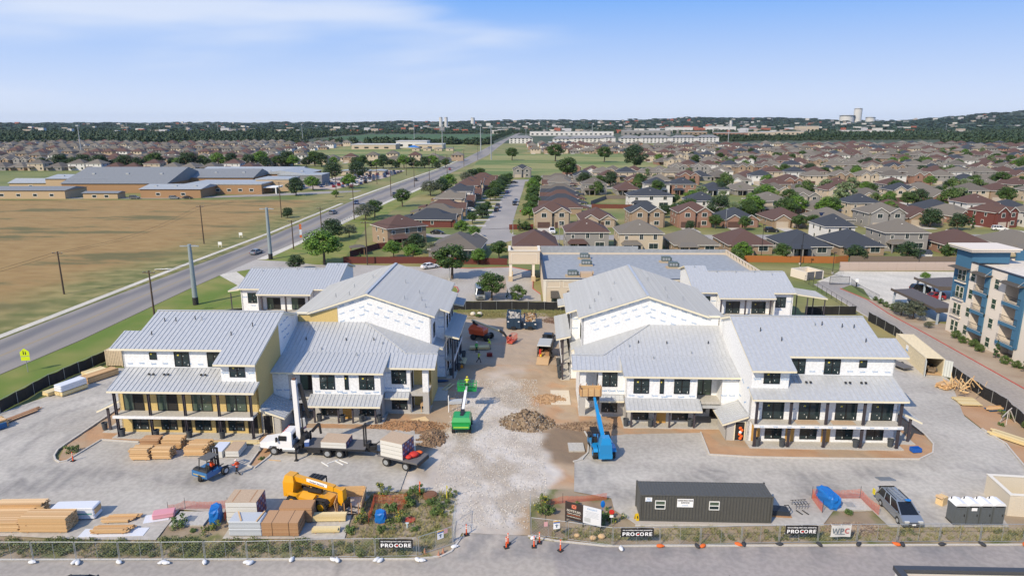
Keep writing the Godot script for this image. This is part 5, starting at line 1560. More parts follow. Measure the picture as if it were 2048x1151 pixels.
	for s in [-1,1]:
		part(fk,"mast_rail",mb().span(v3(s*.42-.09,.25,.95),v3(s*.42+.09,3.,1.15)),dk)
		part(fk,"fork",mb().span(v3(s*.35-.06,.3,1.2),v3(s*.35+.06,.36,2.4)),dk)
	part(fk,"mast_cross",mb().span(v3(-.45,2.85,.97),v3(.45,3.,1.13)).span(v3(-.45,1.6,1.),v3(.45,1.75,1.1)).span(v3(-.08,.4,1.),v3(.08,2.8,1.1)),dk)
	part(fk,"carriage",mb().span(v3(-.6,.3,1.15),v3(.6,.9,1.22)),dk)
	part(fk,"warning_stripe",mb().span(v3(-.85,.72,-1.13),v3(.85,.82,-1.1)),flat("stripe buff",Color(.45,.35,.12),.6))
	var yel:=paint("machine yellow",Color(.66,.31,.005),.0)
	var th:=thing("telehandler","yellow telehandler with lowered boom near the timber skip, in the left yard","telehandler",v3(-19.45,.12,-60.1),1.245)
	_telehandler(th,yel,yel,.0)
	var plate:=part(th,"name_plate",mb().box(v3(-.275,2.57,.7),v3(.015,.34,2.3),Basis(Vector3.RIGHT,.13)),MT["print white"])
	lettering(plate,"lettering","United Rentals",.17,flat("print navy",Color(.015,.03,.12),.6),v3(-.29,2.52,.7),Basis(Vector3.RIGHT,.13)*Basis(Vector3.UP,-PI/2))
	var sk:=thing("timber_skip","open wooden site box with ribbed plank sides in front of the yellow telehandler","wooden box",v3(-15.7,.12,-59.7),.05)
	_skip(sk,2.3,3.,1.15,.42)
	var grn:=paint("machine green",Color(.01,.30,.06),.0)
	var gl:=thing("boom_lift","green telescopic boom lift reaching up the gravel drive","boom lift",v3(-6.1,.08,-77.3),PI)
	for s in [-1,1]:
		for z in [-1.1,1.2]:
			lug_wheel(gl,v3(s*1.,0,z),.46,.36,grn)
	part(gl,"chassis",mb().span(v3(-.8,.45,-1.3),v3(.8,.95,1.4)),grn)
	part(gl,"turret",mb().rings([[v3(-1.1,.95,-1.6),v3(-1.1,.95,.9),v3(1.1,.95,.9),v3(1.1,.95,-1.6)],[v3(-1.15,1.6,-1.75),v3(-1.15,1.6,.9),v3(1.15,1.6,.9),v3(1.15,1.6,-1.75)],[v3(-.95,2.05,-1.45),v3(-.95,2.,.6),v3(.95,2.,.6),v3(.95,2.05,-1.45)]]),grn)
	part(gl,"counterweight",mb().box(v3(0,1.05,-1.75),v3(2.,.5,.25)),grn)
	part(gl,"warning_stripe",mb().box(v3(0,1.,-1.88),v3(1.8,.14,.02)),flat("stripe lime",Color(.35,.55,.05),.6))
	part(gl,"boom_base",mb().bar(v3(0,1.75,-.9),v3(-.1,2.1,.5),.42,.55),dk)
	part(gl,"boom",mb().bar(v3(-.05,2.,.0),v3(-.25,3.4,3.6),.3,.36),white)
	part(gl,"boom_section",mb().bar(v3(-.15,2.66,1.9),v3(-.32,3.66,4.4),.22,.26),flat("boom grey",Color(.35,.36,.36),.4))
	part(gl,"cable_track",mb().bar(v3(.16,2.1,.1),v3(-.05,3.4,3.5),.12,.16),dk)
	part(gl,"jib",mb().bar(v3(-.32,3.66,4.35),v3(-.32,3.1,4.8),.2,.24),dk)
	_basket(gl,v3(-.3,2.75,5.5),2.4,1.,grn)
	var cy:=paint("machine cyan",Color(.005,.22,.50),.0)
	var bt:=thing("telehandler","bright blue telehandler lifting a timber box, at the left of the right lot","telehandler",v3(10.15,.12,-71.3),PI+.05)
	_telehandler(bt,cy,cy,.36)
	var ub:=thing("timber_box","wooden box raised on the blue telehandler's forks","wooden box",v3(9.5,4.35,-77.4),.02)
	_skip(ub,2.5,1.3,1.1,.0)
	var org:=paint("machine orange",Color(.62,.075,.01),.0)
	var ol:=thing("boom_lift","orange articulated boom lift with lowered basket near the left block's courtyard porch","boom lift",v3(-5.2,.06,-113.),1.2)
	for s in [-1,1]:
		for z in [-1.2,1.25]:
			lug_wheel(ol,v3(s*1.,0,z),.5,.4,MT["rubber"])
	part(ol,"chassis",mb().span(v3(-.8,.45,-1.4),v3(.8,.95,1.5)),dk)
	part(ol,"turret",mb().rings([[v3(-1.1,.95,-1.9),v3(-1.1,.95,.7),v3(1.1,.95,.7),v3(1.1,.95,-1.9)],[v3(-1.15,1.9,-2.1),v3(-1.15,1.7,.7),v3(1.15,1.7,.7),v3(1.15,1.9,-2.1)],[v3(-.85,2.6,-1.7),v3(-.85,2.2,.3),v3(.85,2.2,.3),v3(.85,2.6,-1.7)]]),org)
	part(ol,"upright",mb().bar(v3(0,1.9,-.6),v3(0,3.,-1.6),.4,.5),dk)
	part(ol,"boom",mb().bar(v3(0,3.15,-1.9),v3(0,1.75,3.4),.28,.34),flat("boom buff",Color(.55,.48,.30),.5))
	part(ol,"jib",mb().bar(v3(0,1.9,3.3),v3(0,1.5,4.1),.34,.4).bar(v3(0,1.5,4.1),v3(0,.45,4.9),.24,.3),dk)
	_basket(ol,v3(0,.2,5.6),2.4,.95,org)
	for q in [[.35,2.15,"tall navy steel dumpster full of pale rubble, left of the pair",2.45],[3.35,1.5,"low navy steel dumpster heaped with brown debris, right of the pair",2.2]]:
		var hgt:float=q[1]
		var w2:float=q[3]/2
		var du:=thing("dumpster",q[2],"dumpster",v3(q[0],.06,-121.2),-.03,"roll off dumpsters")
		var nv:=flat("dumpster navy",Color(.018,.045,.085),.5)
		part(du,"side",mb().span(v3(-w2,.3,-2.9),v3(-w2+.08,hgt,2.8)),nv)
		part(du,"side",mb().span(v3(w2-.08,.3,-2.9),v3(w2,hgt,2.8)),nv)
		part(du,"end",mb().box(v3(0,hgt/2+.15,2.85),v3(w2*2,hgt-.3,.09),Basis(Vector3.RIGHT,.06)),nv)
		part(du,"end",mb().span(v3(-w2,.3,-3.),v3(w2,hgt,-2.9)),nv)
		part(du,"floor",mb().span(v3(-w2,.2,-2.9),v3(w2,.3,2.8)),nv)
		part(du,"rim",mb().span(v3(-w2-.06,hgt-.12,-3.),v3(-w2+.1,hgt,2.9)).span(v3(w2-.1,hgt-.12,-3.),v3(w2+.06,hgt,2.9)),nv)
		for i in 9:
			for s in [-1,1]:
				part(du,"rib",mb().span(v3(s*w2-.05,.3,-2.7+i*.65),v3(s*w2+.05,hgt-.1,-2.58+i*.65)),nv)
		for x in [-.75,.0,.75]:
			part(du,"rib",mb().box(v3(x,hgt/2+.2,2.93),v3(.1,hgt-.5,.08),Basis(Vector3.RIGHT,.06)),nv)
		part(du,"hook_box",mb().span(v3(-.42,.08,2.8),v3(.42,.62,3.05)),MT["print black"])
		for s in [-1,1]:
			part(du,"label_plate",mb().box(v3(s*.95,hgt*.72,2.98),v3(.3,.2,.02),Basis(Vector3.RIGHT,.06)),MT["print white"])
			part(du,"roller",mb().cyl(v3(s*.8-.1,.12,2.5),v3(s*.8+.1,.12,2.5),.12,.12,10),dk)
		var rub:=mb(true)
		for i in 130:
			rub.col=[Color(.42,.40,.38),Color(.5,.48,.45),Color(.36,.35,.34)][i%3] if hgt>2. else [Color(.28,.15,.07),Color(.42,.28,.15),Color(.5,.46,.4),Color(.2,.12,.06)][i%4]
			rub.box(v3(rng.randf_range(-w2+.15,w2-.15),hgt*(.72 if hgt>2. else .86)+rng.randf_range(-.25,.2),rng.randf_range(-2.7,2.6)),v3(rng.randf_range(.15,.7),rng.randf_range(.05,.25),rng.randf_range(.15,.8)),Basis(v3(rng.randf(),rng.randf(),rng.randf()).normalized(),rng.randf()*3.))
		var ro:=part(du,"rubble",rub,grain("rubble",Color(1,1,1),G_SPECK,1.,.95,0,false,true))
		ro.set_meta("kind","stuff")
	car("pickup",paint("black",Color(.012,.012,.014)),"black pickup truck hitched to the open tool trailer in the courtyard",v3(6.1,.05,-110.3),PI-.2)
	var bx:=thing("tool_trailer","grey topped tool trailer with its ramp down behind the black pickup","trailer",v3(5.25,.05,-103.6),PI-.16)
	for s in [-1,1]:
		for z in [-.4,.45]:
			wheel(bx,v3(s*1.05,0,z),.36,.24,MT["galvanised"])
	part(bx,"floor",mb().span(v3(-1.,.5,-2.2),v3(1.,.6,2.1)),MT["plywood"])
	part(bx,"roof",mb().rings([[v3(-1.1,2.35,-1.7),v3(-1.1,2.35,2.15),v3(1.1,2.35,2.15),v3(1.1,2.35,-1.7)],[v3(-1.,2.5,-1.6),v3(-1.,2.5,2.),v3(1.,2.5,2.),v3(1.,2.5,-1.6)]]),flat("trailer roof grey",Color(.40,.42,.43),.6))
	for s in [-1,1]:
		part(bx,"side_wall",mb().span(v3(s*1.02-.04,.6,-.2),v3(s*1.02+.04,2.35,2.1)),MT["dark steel"])
		part(bx,"post",mb().span(v3(s*1.-.04,.6,-1.65),v3(s*1.+.04,2.35,-1.57)),dk)
	part(bx,"front_wall",mb().span(v3(-1.,.6,2.05),v3(1.,2.35,2.12)),dk)
	part(bx,"shelf",mb().span(v3(-.95,1.2,.2),v3(-.4,1.25,2.)).span(v3(.4,1.,.2),v3(.95,1.05,2.)),MT["lumber dark"])
	part(bx,"ramp",mb().box(v3(0,.3,-3.),v3(1.9,.06,1.75),Basis(Vector3.RIGHT,-.3)),MT["plywood"])
	for q in [["gas bottle",v3(.55,.65,-1.5),"red"],["",v3(-.3,.65,.2),"brown"],["",v3(-.5,.65,-.9),"brown"]]:
		part(bx,"red_tank" if q[2]=="red" else "crate",mb().cyl(q[1],q[1]+v3(0,1.1,0),.2,.18,10) if q[2]=="red" else mb().box(q[1]+v3(0,.25,0),v3(.6,.5,.5)),MT["tarp red"] if q[2]=="red" else MT["lumber dark"])
	solo("yellow_bucket",mb().lathe(Vector3.ZERO,[[0,0],[.16,0],[.19,.4],[.17,.4],[.14,.05],[0,.05]],10),flat("bucket yellow",Color(.70,.50,.03),.6),"yellow bucket at the left edge of the tool trailer's opening","bucket",v3(4.55,.7,-102.))
	var mv:=car("van",paint("silver",Color(.27,.30,.33),.5),"silver minivan with raised tailgate and ladders on its roof, in the right lot",v3(36.95,.13,-58.3),.0,"",true)
	var gate:=part(mv,"tailgate",mb().box(v3(0,2.15,-2.85),v3(1.5,.10,1.15),Basis(Vector3.RIGHT,-.25)),MT["paint silver"])
	part(gate,"rear_window",mb().box(v3(0,2.20,-2.62),v3(1.2,.11,.55),Basis(Vector3.RIGHT,-.25)),MT["car glass"])
	part(mv,"boot_opening",mb().box(v3(0,1.15,-2.42),v3(1.5,1.,.03)),MT["painted opening shade"])  # dark sheet painted as the shade inside the open boot
	part(mv,"roof_rack",mb().span(v3(-.62,1.78,-1.5),v3(-.58,1.84,.3)).span(v3(.58,1.78,-1.5),v3(.62,1.84,.3)),dk)
	part(mv,"number_plate",mb().box(v3(0,.5,2.53),v3(.34,.16,.02)),MT["print white"])
	var la:=thing("ladder","aluminium ladder tied on the silver minivan's roof","ladder",v3(36.95,2.,-58.9),.08)
	for s in [-1,1]:
		part(la,"rail",mb().box(v3(s*.22,0,0),v3(.06,.08,2.2)),MT["galvanised"])
	for i in 7:
		part(la,"rung",mb().cyl(v3(-.22,0,-.9+i*.3),v3(.22,0,-.9+i*.3),.02,.02,6),MT["galvanised"])
	solo("blue_cloth",mb().blob(v3(0,.06,0),v3(.32,.09,.22),9,5,.2,3),flat("tarp blue",Color(.01,.16,.48),.6),"blue cloth lying on the minivan's roof in front of the ladder","cloth",v3(37.35,1.9,-57.8))
	solo("yellow_vest",mb().box(v3(0,.3,0),v3(.1,.55,.35)),flat("vest yellow",Color(.6,.5,.03),.8),"yellow vest hanging at the minivan's open tailgate","vest",v3(35.85,.75,-60.9))
func _telehandler(t:Node3D,body:Material,boom:Material,lift:float)->void:
	var dk:Material=MT["dark steel"]
	for s in [-1,1]:
		for z in [-1.6,1.6]:
			lug_wheel(t,v3(s*1.02,0,z),.64,.44,body)
			part(t,"mudguard",mb().box(v3(s*1.02,1.38,z),v3(.5,.06,1.1),Basis(Vector3.RIGHT,.0)).box(v3(s*1.02,1.24,z-.66),v3(.5,.06,.42),Basis(Vector3.RIGHT,-.8)).box(v3(s*1.02,1.24,z+.66),v3(.5,.06,.42),Basis(Vector3.RIGHT,.8)),body if z<0 else dk)
	part(t,"chassis",mb().span(v3(-.7,.55,-2.5),v3(.7,1.05,2.3)),body)
	part(t,"rear_frame",mb().rings([[v3(-.75,.8,-2.9),v3(-.75,.8,-1.9),v3(.75,.8,-1.9),v3(.75,.8,-2.9)],[v3(-.62,2.2,-3.),v3(-.62,2.3,-1.7),v3(.62,2.3,-1.7),v3(.62,2.2,-3.)],[v3(-.45,2.9,-2.8),v3(-.45,2.9,-1.9),v3(.45,2.9,-1.9),v3(.45,2.9,-2.8)]]),body)
	part(t,"engine_cover",mb().rings([[v3(-1.25,.7,-.85),v3(-1.25,.7,.75),v3(-.45,.7,.75),v3(-.45,.7,-.85)],[v3(-1.22,1.35,-.8),v3(-1.22,1.2,.7),v3(-.45,1.45,.7),v3(-.45,1.6,-.8)]]),body)
	part(t,"fuel_tank",mb().cyl(v3(-1.,.85,.55),v3(-1.,.85,1.),.4,.4,12),dk)
	var c:=mb()
	for q in [[.42,-.7],[1.2,-.7],[.42,.8],[1.2,.8]]:
		c.span(v3(q[0]-.04,.9,q[1]-.04),v3(q[0]+.04,2.55,q[1]+.04))
	c.span(v3(.38,2.5,-.75),v3(1.25,2.6,.85))
	for i in 4:
		c.span(v3(.4,2.6,-.5+i*.4),v3(1.22,2.66,-.44+i*.4))
	part(t,"cab_frame",c,dk)
	part(t,"cab_floor",mb().span(v3(.4,.8,-.8),v3(1.25,1.3,.85)),body)
	part(t,"seat",mb().span(v3(.55,1.3,-.5),v3(1.1,1.45,.0)).span(v3(.55,1.45,-.55),v3(1.1,2.,-.42)),MT["rubber"])
	var p:=v3(0,2.62,-2.4)
	if lift<=.0:
		var e:=v3(0,2.2,2.5)
		part(t,"boom",mb().bar(p,e,.5,.52),boom)
		part(t,"boom_section",mb().bar(p.lerp(e,.6)-v3(0,.02,0),v3(0,2.1,3.2),.4,.42),boom)
		part(t,"boom_head",mb().rings([[v3(-.35,.7,3.),v3(-.35,.7,3.6),v3(.35,.7,3.6),v3(.35,.7,3.)],[v3(-.3,2.3,3.),v3(-.3,2.3,3.55),v3(.3,2.3,3.55),v3(.3,2.3,3.)]]),boom)
		part(t,"carriage",mb().box(v3(0,.75,3.7),v3(1.3,.8,.12)),dk)
		part(t,"front_frame",mb().span(v3(-.7,.9,1.),v3(.7,1.35,2.4)),boom)
		for s in [-1,1]:
			part(t,"fork",mb().span(v3(s*.4-.07,.3,3.75),v3(s*.4+.07,.37,5.)),dk)
		part(t,"hydraulics",mb().cyl(v3(.1,1.2,-.6),v3(.05,2.1,1.6),.1,.1,8).box(v3(-.3,1.75,.2),v3(.2,.3,2.)),dk)
	else:
		var dir:=v3(0,sin(lift),cos(lift))
		p=v3(0,1.6,-1.95)
		part(t,"boom",mb().bar(p,p+dir*4.6,.46,.5),boom)
		part(t,"boom_section",mb().bar(p+dir*4.,p+dir*6.4,.36,.4),boom)
		part(t,"boom_tip",mb().bar(p+dir*6.,p+dir*7.6,.28,.32),boom)
		part(t,"boom_head",mb().bar(p+dir*7.5,p+dir*7.9+v3(0,-.5,.2),.4,.35),dk)
		var f:=p+dir*7.9+v3(0,-.3,.35)
		part(t,"carriage",mb().box(f,v3(1.4,.7,.1)),dk)
		for s in [-1,1]:
			part(t,"fork",mb().box(f+v3(s*.4,-.33,.65),v3(.13,.06,1.3)),dk)
		part(t,"hydraulics",mb().cyl(v3(0,1.1,.4),p+dir*3.4+v3(0,-.2,0),.09,.09,8),dk)
		part(t,"rear_bumper",mb().box(v3(0,.75,-2.75),v3(1.5,.5,.35)),boom)
func _skip(t:Node3D,w:float,l:float,h:float,tilt:float)->void:
	for i in int(w/.28):
		part(t,"floor_plank",mb().box(v3(-w/2+.14+i*.28,.16,0),v3(.26,.05,l)),grain("worn board",Color(.44,.40,.36),G_STREAK,.9,.8,0,false))
	for z in [-l/2+.2,l/2-.2]:
		part(t,"skid",mb().box(v3(0,.07,z),v3(w,.13,.12)),MT["lumber dark"])
	for s in [-1,1]:
		for j in int(h/.28):
			part(t,"side_plank",mb().box(v3(s*(w/2+tilt*.1*j),.32+j*.29,0),v3(.05,.27,l)),MT["lumber"])
			if not (s==1 and tilt>.0):
				part(t,"end_plank",mb().box(v3(0,.32+j*.29,s*(l/2+.03)),v3(w,.27,.05)),MT["lumber"])
		for i in 4:
			part(t,"batten",mb().box(v3(-w/2+.15+i*(w-.3)/3,h/2+.16,s*(l/2+.075)),v3(.09,h,.05)),MT["lumber dark"])
			part(t,"batten",mb().box(v3(s*(w/2+.05),h/2+.16,-l/2+.2+i*(l-.4)/3),v3(.05,h,.09)),MT["lumber dark"])
func _basket(t:Node3D,o:Vector3,w:float,d:float,m:Material)->void:
	part(t,"basket_floor",mb().box(o+v3(0,.05,0),v3(w,.08,d)),m)
	for y in [.45,.8,1.12]:
		var b:=mb()
		for s in [-1,1]:
			b.box(o+v3(0,y,s*d/2),v3(w,.05,.05));b.box(o+v3(s*w/2,y,0),v3(.05,.05,d))
		part(t,"basket_rail",b,m)
	var n:=7
	for i in n:
		for s in [-1,1]:
			part(t,"basket_post",mb().box(o+v3(-w/2+i*w/(n-1),.58,s*d/2),v3(.045,1.08,.045)),m)
	part(t,"toe_board",mb().box(o+v3(0,.18,-d/2),v3(w,.2,.03)).box(o+v3(0,.18,d/2),v3(w,.2,.03)),m)
	part(t,"control_box",mb().box(o+v3(0,.95,-d/2+.15),v3(.6,.3,.25)),MT["dark steel"])
func lumber(label:String,at:Vector3,turn:float,len_:float,wid:float,hgt:float,bw:=.14,bh:=.06,ragged:=.12,tone:=0,cat:="lumber stack",skids:=true)->Node3D:
	var t:=thing("lumber_stack",label,cat,at,turn)
	var pal:Array=[[Color(.60,.38,.18),Color(.70,.48,.26),Color(.52,.31,.14)],[Color(.42,.24,.12),Color(.50,.30,.16),Color(.37,.20,.10)],[Color(.66,.53,.27),Color(.70,.58,.33),Color(.62,.48,.24)]][tone]
	var ny:=maxi(1,int(hgt/bh));var nz:=maxi(1,int(wid/bw))
	var b:=mb(true)
	for j in ny:
		var band:=.07 if j>0 and j%6==0 else .0
		for i in nz:
			if ragged>.2 and j==ny-1 and rng.randf()<.3:
				continue
			b.col=pal[rng.randi()%3]*rng.randf_range(.88,1.08)
			b.col.a=1.
			var dx:=rng.randf_range(-ragged,ragged)
			b.box(v3(dx,.1+(j+.5)*hgt/ny,-wid/2+(i+.5)*wid/nz),v3(len_+rng.randf_range(-ragged,ragged),hgt/ny-.006,wid/nz-.008))
	var o:=part(t,"boards",b,grain("lumber tinted",Color(1,1,1),G_STREAK,.8,.75,0,false,true))
	o.set_meta("kind","stuff")
	if skids:
		for s in [-.35,.35]:
			part(t,"skid",mb().box(v3(s*len_,.05,0),v3(.1,.1,wid*.98)),MT["lumber dark"])
	return t
func strap(t:Node3D,x:float,w:float,h:float)->void:
	part(t,"strap",mb().box(v3(x,.1+h,0),v3(.03,.02,w+.02)).box(v3(x,.1+h/2,w/2+.01),v3(.03,h,.01)),MT["dark steel"])
func wrapped(label:String,at:Vector3,turn:float,s:Vector3,m:Material,cat:="wrapped stack",seam:=1)->Node3D:
	var t:=thing("wrapped_stack",label,cat,at,turn)
	for i in seam:
		var h:=s.y/seam
		var y:=.1+i*h
		var r:=[]
		for q in [[1.,.0],[1.02,.15],[.99,.5],[1.015,.85],[.96,.98]]:
			var w:float=q[0]*s.x/2-.02*i;var d:float=q[0]*s.z/2-.015*i
			var c:=.08
			r.append([v3(-w+c,y+q[1]*h,d),v3(w-c,y+q[1]*h,d*1.01),v3(w,y+q[1]*h,d-c),v3(w*1.01,y+q[1]*h,-d+c),v3(w-c,y+q[1]*h,-d),v3(-w+c,y+q[1]*h,-d),v3(-w,y+q[1]*h,-d+c),v3(-w,y+q[1]*h,d-c)])
		part(t,"wrapping",mb().rings(r),m)
		part(t,"skid",mb().box(v3(0,y-.03,0),v3(s.x*.9,.07,s.z*.85)),MT["lumber dark"])
	return t
func container(t:Node3D,w:float,l:float,h:float,m:Material,open:=false,gap:=.28)->void:
	for s in [-1,1]:
		part(t,"side",mb().span(v3(s*w/2-.03,.12,-l/2),v3(s*w/2+.0,h-.1,l/2)),m)
		var n:=int(l/gap)
		for i in n:
			var z:=-l/2+.15+i*(l-.3)/(n-1)
			part(t,"rib",mb().rings([[v3(s*w/2,.15,z-.09),v3(s*w/2,.15,z+.09),v3(s*(w/2+.045),.15,z+.05),v3(s*(w/2+.045),.15,z-.05)],[v3(s*w/2,h-.12,z-.09),v3(s*w/2,h-.12,z+.09),v3(s*(w/2+.045),h-.12,z+.05),v3(s*(w/2+.045),h-.12,z-.05)]]),m)
		part(t,"frame_rail",mb().span(v3(s*w/2-.06,0,-l/2),v3(s*w/2+.06,.14,l/2)).span(v3(s*w/2-.06,h-.12,-l/2),v3(s*w/2+.06,h,l/2)),m)
		for z in [-l/2,l/2]:
			part(t,"corner_post",mb().box(v3(s*w/2,h/2,z),v3(.16,h+.02,.16)),m)
	part(t,"floor",mb().span(v3(-w/2,.08,-l/2),v3(w/2,.16,l/2)),MT["plywood"])
	part(t,"roof",mb().span(v3(-w/2+.05,h-.06,-l/2),v3(w/2-.05,h-.02,l/2)),m)
	var nr:=int(l/gap)
	for i in nr:
		var z:=-l/2+.2+i*(l-.4)/(nr-1)
		part(t,"roof_rib",mb().rings([[v3(-w/2+.1,h-.02,z+.09),v3(w/2-.1,h-.02,z+.09),v3(w/2-.1,h-.02,z-.09),v3(-w/2+.1,h-.02,z-.09)],[v3(-w/2+.12,h+.012,z+.05),v3(w/2-.12,h+.012,z+.05),v3(w/2-.12,h+.012,z-.05),v3(-w/2+.12,h+.012,z-.05)]]),m)
	part(t,"end_wall",mb().span(v3(-w/2,.1,-l/2-.02),v3(w/2,h-.05,-l/2+.03)),m)
	if open:
		for s in [-1,1]:
			var a:=v3(s*w/2,0,l/2+.08)
			var dr:=v3(s*.75,0,.65).normalized() if s>0 else v3(-.25,0,.97).normalized()
			var bs:=Basis(dr,Vector3.UP,dr.cross(Vector3.UP))
			var o:=part(t,"door",mb().box(a+dr*.6+v3(0,h/2,0),v3(1.15,h-.2,.06),bs),flat("container inside",Color(.55,.58,.56),.6))
			for i in 3:
				part(o,"locking_bar",mb().box(a+dr*(.2+i*.35)+v3(0,h/2,0)+dr.cross(Vector3.UP)*.05,v3(.05,h-.25,.05),bs),MT["galvanised"])
	else:
		for i in 9:
			part(t,"end_rib",mb().box(v3(-w/2+.2+i*(w-.4)/8,h/2,l/2+.03),v3(.13,h-.2,.05)),m)
		part(t,"end_wall",mb().span(v3(-w/2,.1,l/2-.03),v3(w/2,h-.05,l/2+.01)),m)
func orange_fence(label:String,pts:Array,h:=1.)->void:
	var t:=thing("orange_barrier",label,"safety netting",v3(pts[0][0],.1,pts[0][1]))
	var m:Material=flat("orange net",Color(.62,.12,.045),.8)
	for i in pts.size()-1:
		var a:=v3(pts[i][0]-pts[0][0],0,pts[i][1]-pts[0][1])
		var e:=v3(pts[i+1][0]-pts[0][0],0,pts[i+1][1]-pts[0][1])
		var n:=int(a.distance_to(e)/.11)+1
		var b:=mb()
		for k in n+1:
			var p:=a.lerp(e,float(k)/n)
			var sag:=.16*sin(PI*float(k)/n)+.03*sin(k*1.3)
			var top:=h-sag
			b.bar(p+v3(0,.02,0),p+v3(.02*sin(k*2.),top,0),.022,.008)
			if k<n:
				var q:=a.lerp(e,float(k+1)/n)
				var top2:=h-.16*sin(PI*float(k+1)/n)-.03*sin((k+1)*1.3)
				for j in 7:
					b.bar(p+v3(0,top*j/6.+.02,0),q+v3(0,top2*j/6.+.02,0),.008,.026)
		var o:=part(t,"net",b,m)
		o.set_meta("kind","stuff")
		part(t,"stake",mb().cyl(a,a+v3(0,h+.35,0),.02,.02,6),MT["dark steel"])
func covered_pile(label:String,at:Vector3,s:Vector3,turn:=.0)->void:
	var t:=thing("covered_pile",label,"tarpaulin",at,turn)
	var r:=[]
	for q in [[1.,.0],[1.03,.2],[.98,.55],[.97,.85],[.8,1.]]:
		var ring:=[]
		for i in 16:
			var a:=TAU*i/16
			var wob:=1.+.07*sin(i*2.7+q[1]*9.)
			var cx:=signf(cos(a))*pow(absf(cos(a)),.45);var cz:=signf(sin(a))*pow(absf(sin(a)),.45)
			ring.append(v3(cx*s.x/2*q[0]*wob,q[1]*s.y*(1.+.05*sin(i*1.9)),-cz*s.z/2*q[0]*wob))
		r.append(ring)
	part(t,"sheet",mb().rings(r),grain("blue tarpaulin",Color(.008,.14,.46),G_FINE,.8,.45,0,false))
	part(t,"skid",mb().span(v3(-s.x*.45,-.08,-s.z*.45),v3(s.x*.45,.02,s.z*.45)),MT["lumber dark"])
func post_cone(label:String,x:float,z:float,y:=.03)->void:
	if cone_made==null:
		cone_made=thing("delineator_post",label,"traffic post",v3(x,y,z),0,"orange delineator posts")
		part(cone_made,"base",mb().box(v3(0,.04,0),v3(.42,.08,.42),Basis(Vector3.UP,.4)),MT["rubber"])
		part(cone_made,"tube",mb().lathe(Vector3.ZERO,[[.075,.08],[.06,.62],[.05,1.],[.06,1.02],[.055,1.08],[.0,1.1]],10),flat("cone orange",Color(.75,.10,.02),.6))
		for h in [.66,.86]:
			part(cone_made,"band",mb().cyl(v3(0,h,0),v3(0,h+.12,0),.064,.060,10),flat("cone band",Color(.8,.62,.52),.5))
	else:
		copy(cone_made,label,v3(x,y,z),rng.randf()*3.)
var cone_made:Node3D=null
var bag_made:={}
func sandbag(label:String,x:float,z:float,col:Color,key:String,turn:float)->void:
	if not bag_made.has(key):
		var o:=solo("sandbag",mb().blob(v3(0,.12,0),v3(.34,.15,.2),10,7,.1,3).blob(v3(.3,.14,.06),v3(.1,.07,.08),6,5,.1,1),grain("bag "+key,col,G_FINE,.5,.8,0,false),label,"sandbag",v3(x,.04,z),turn,"sandbags holding down the front fence")
		bag_made[key]=o
	else:
		copy(bag_made[key],label,v3(x,.04,z),turn)
func banner(label:String,at:Vector3,w:float,h:float,m:Material,cat:="sign")->Node3D:
	var t:=thing("banner",label,cat,at)
	var b:=mb()
	var n:=8
	for i in n:
		var x0:=-w/2+i*w/n;var x1:=x0+w/n
		var z0:=.03*sin(i*.9);var z1:=.03*sin((i+1)*.9)
		b.quad(v3(x0,0,z0),v3(x1,0,z1),v3(x1,h,z1),v3(x0,h,z0))
		b.quad(v3(x1,0,z1-.01),v3(x0,0,z0-.01),v3(x0,h,z0-.01),v3(x1,h,z1-.01))
	part(t,"cloth",b,m)
	for q in [[-w/2,.0],[w/2,.0],[-w/2,h],[w/2,h],[.0,h]]:
		part(t,"tie",mb().box(v3(q[0],q[1],-.06),v3(.03,.03,.12)),MT["print white"])
	return t
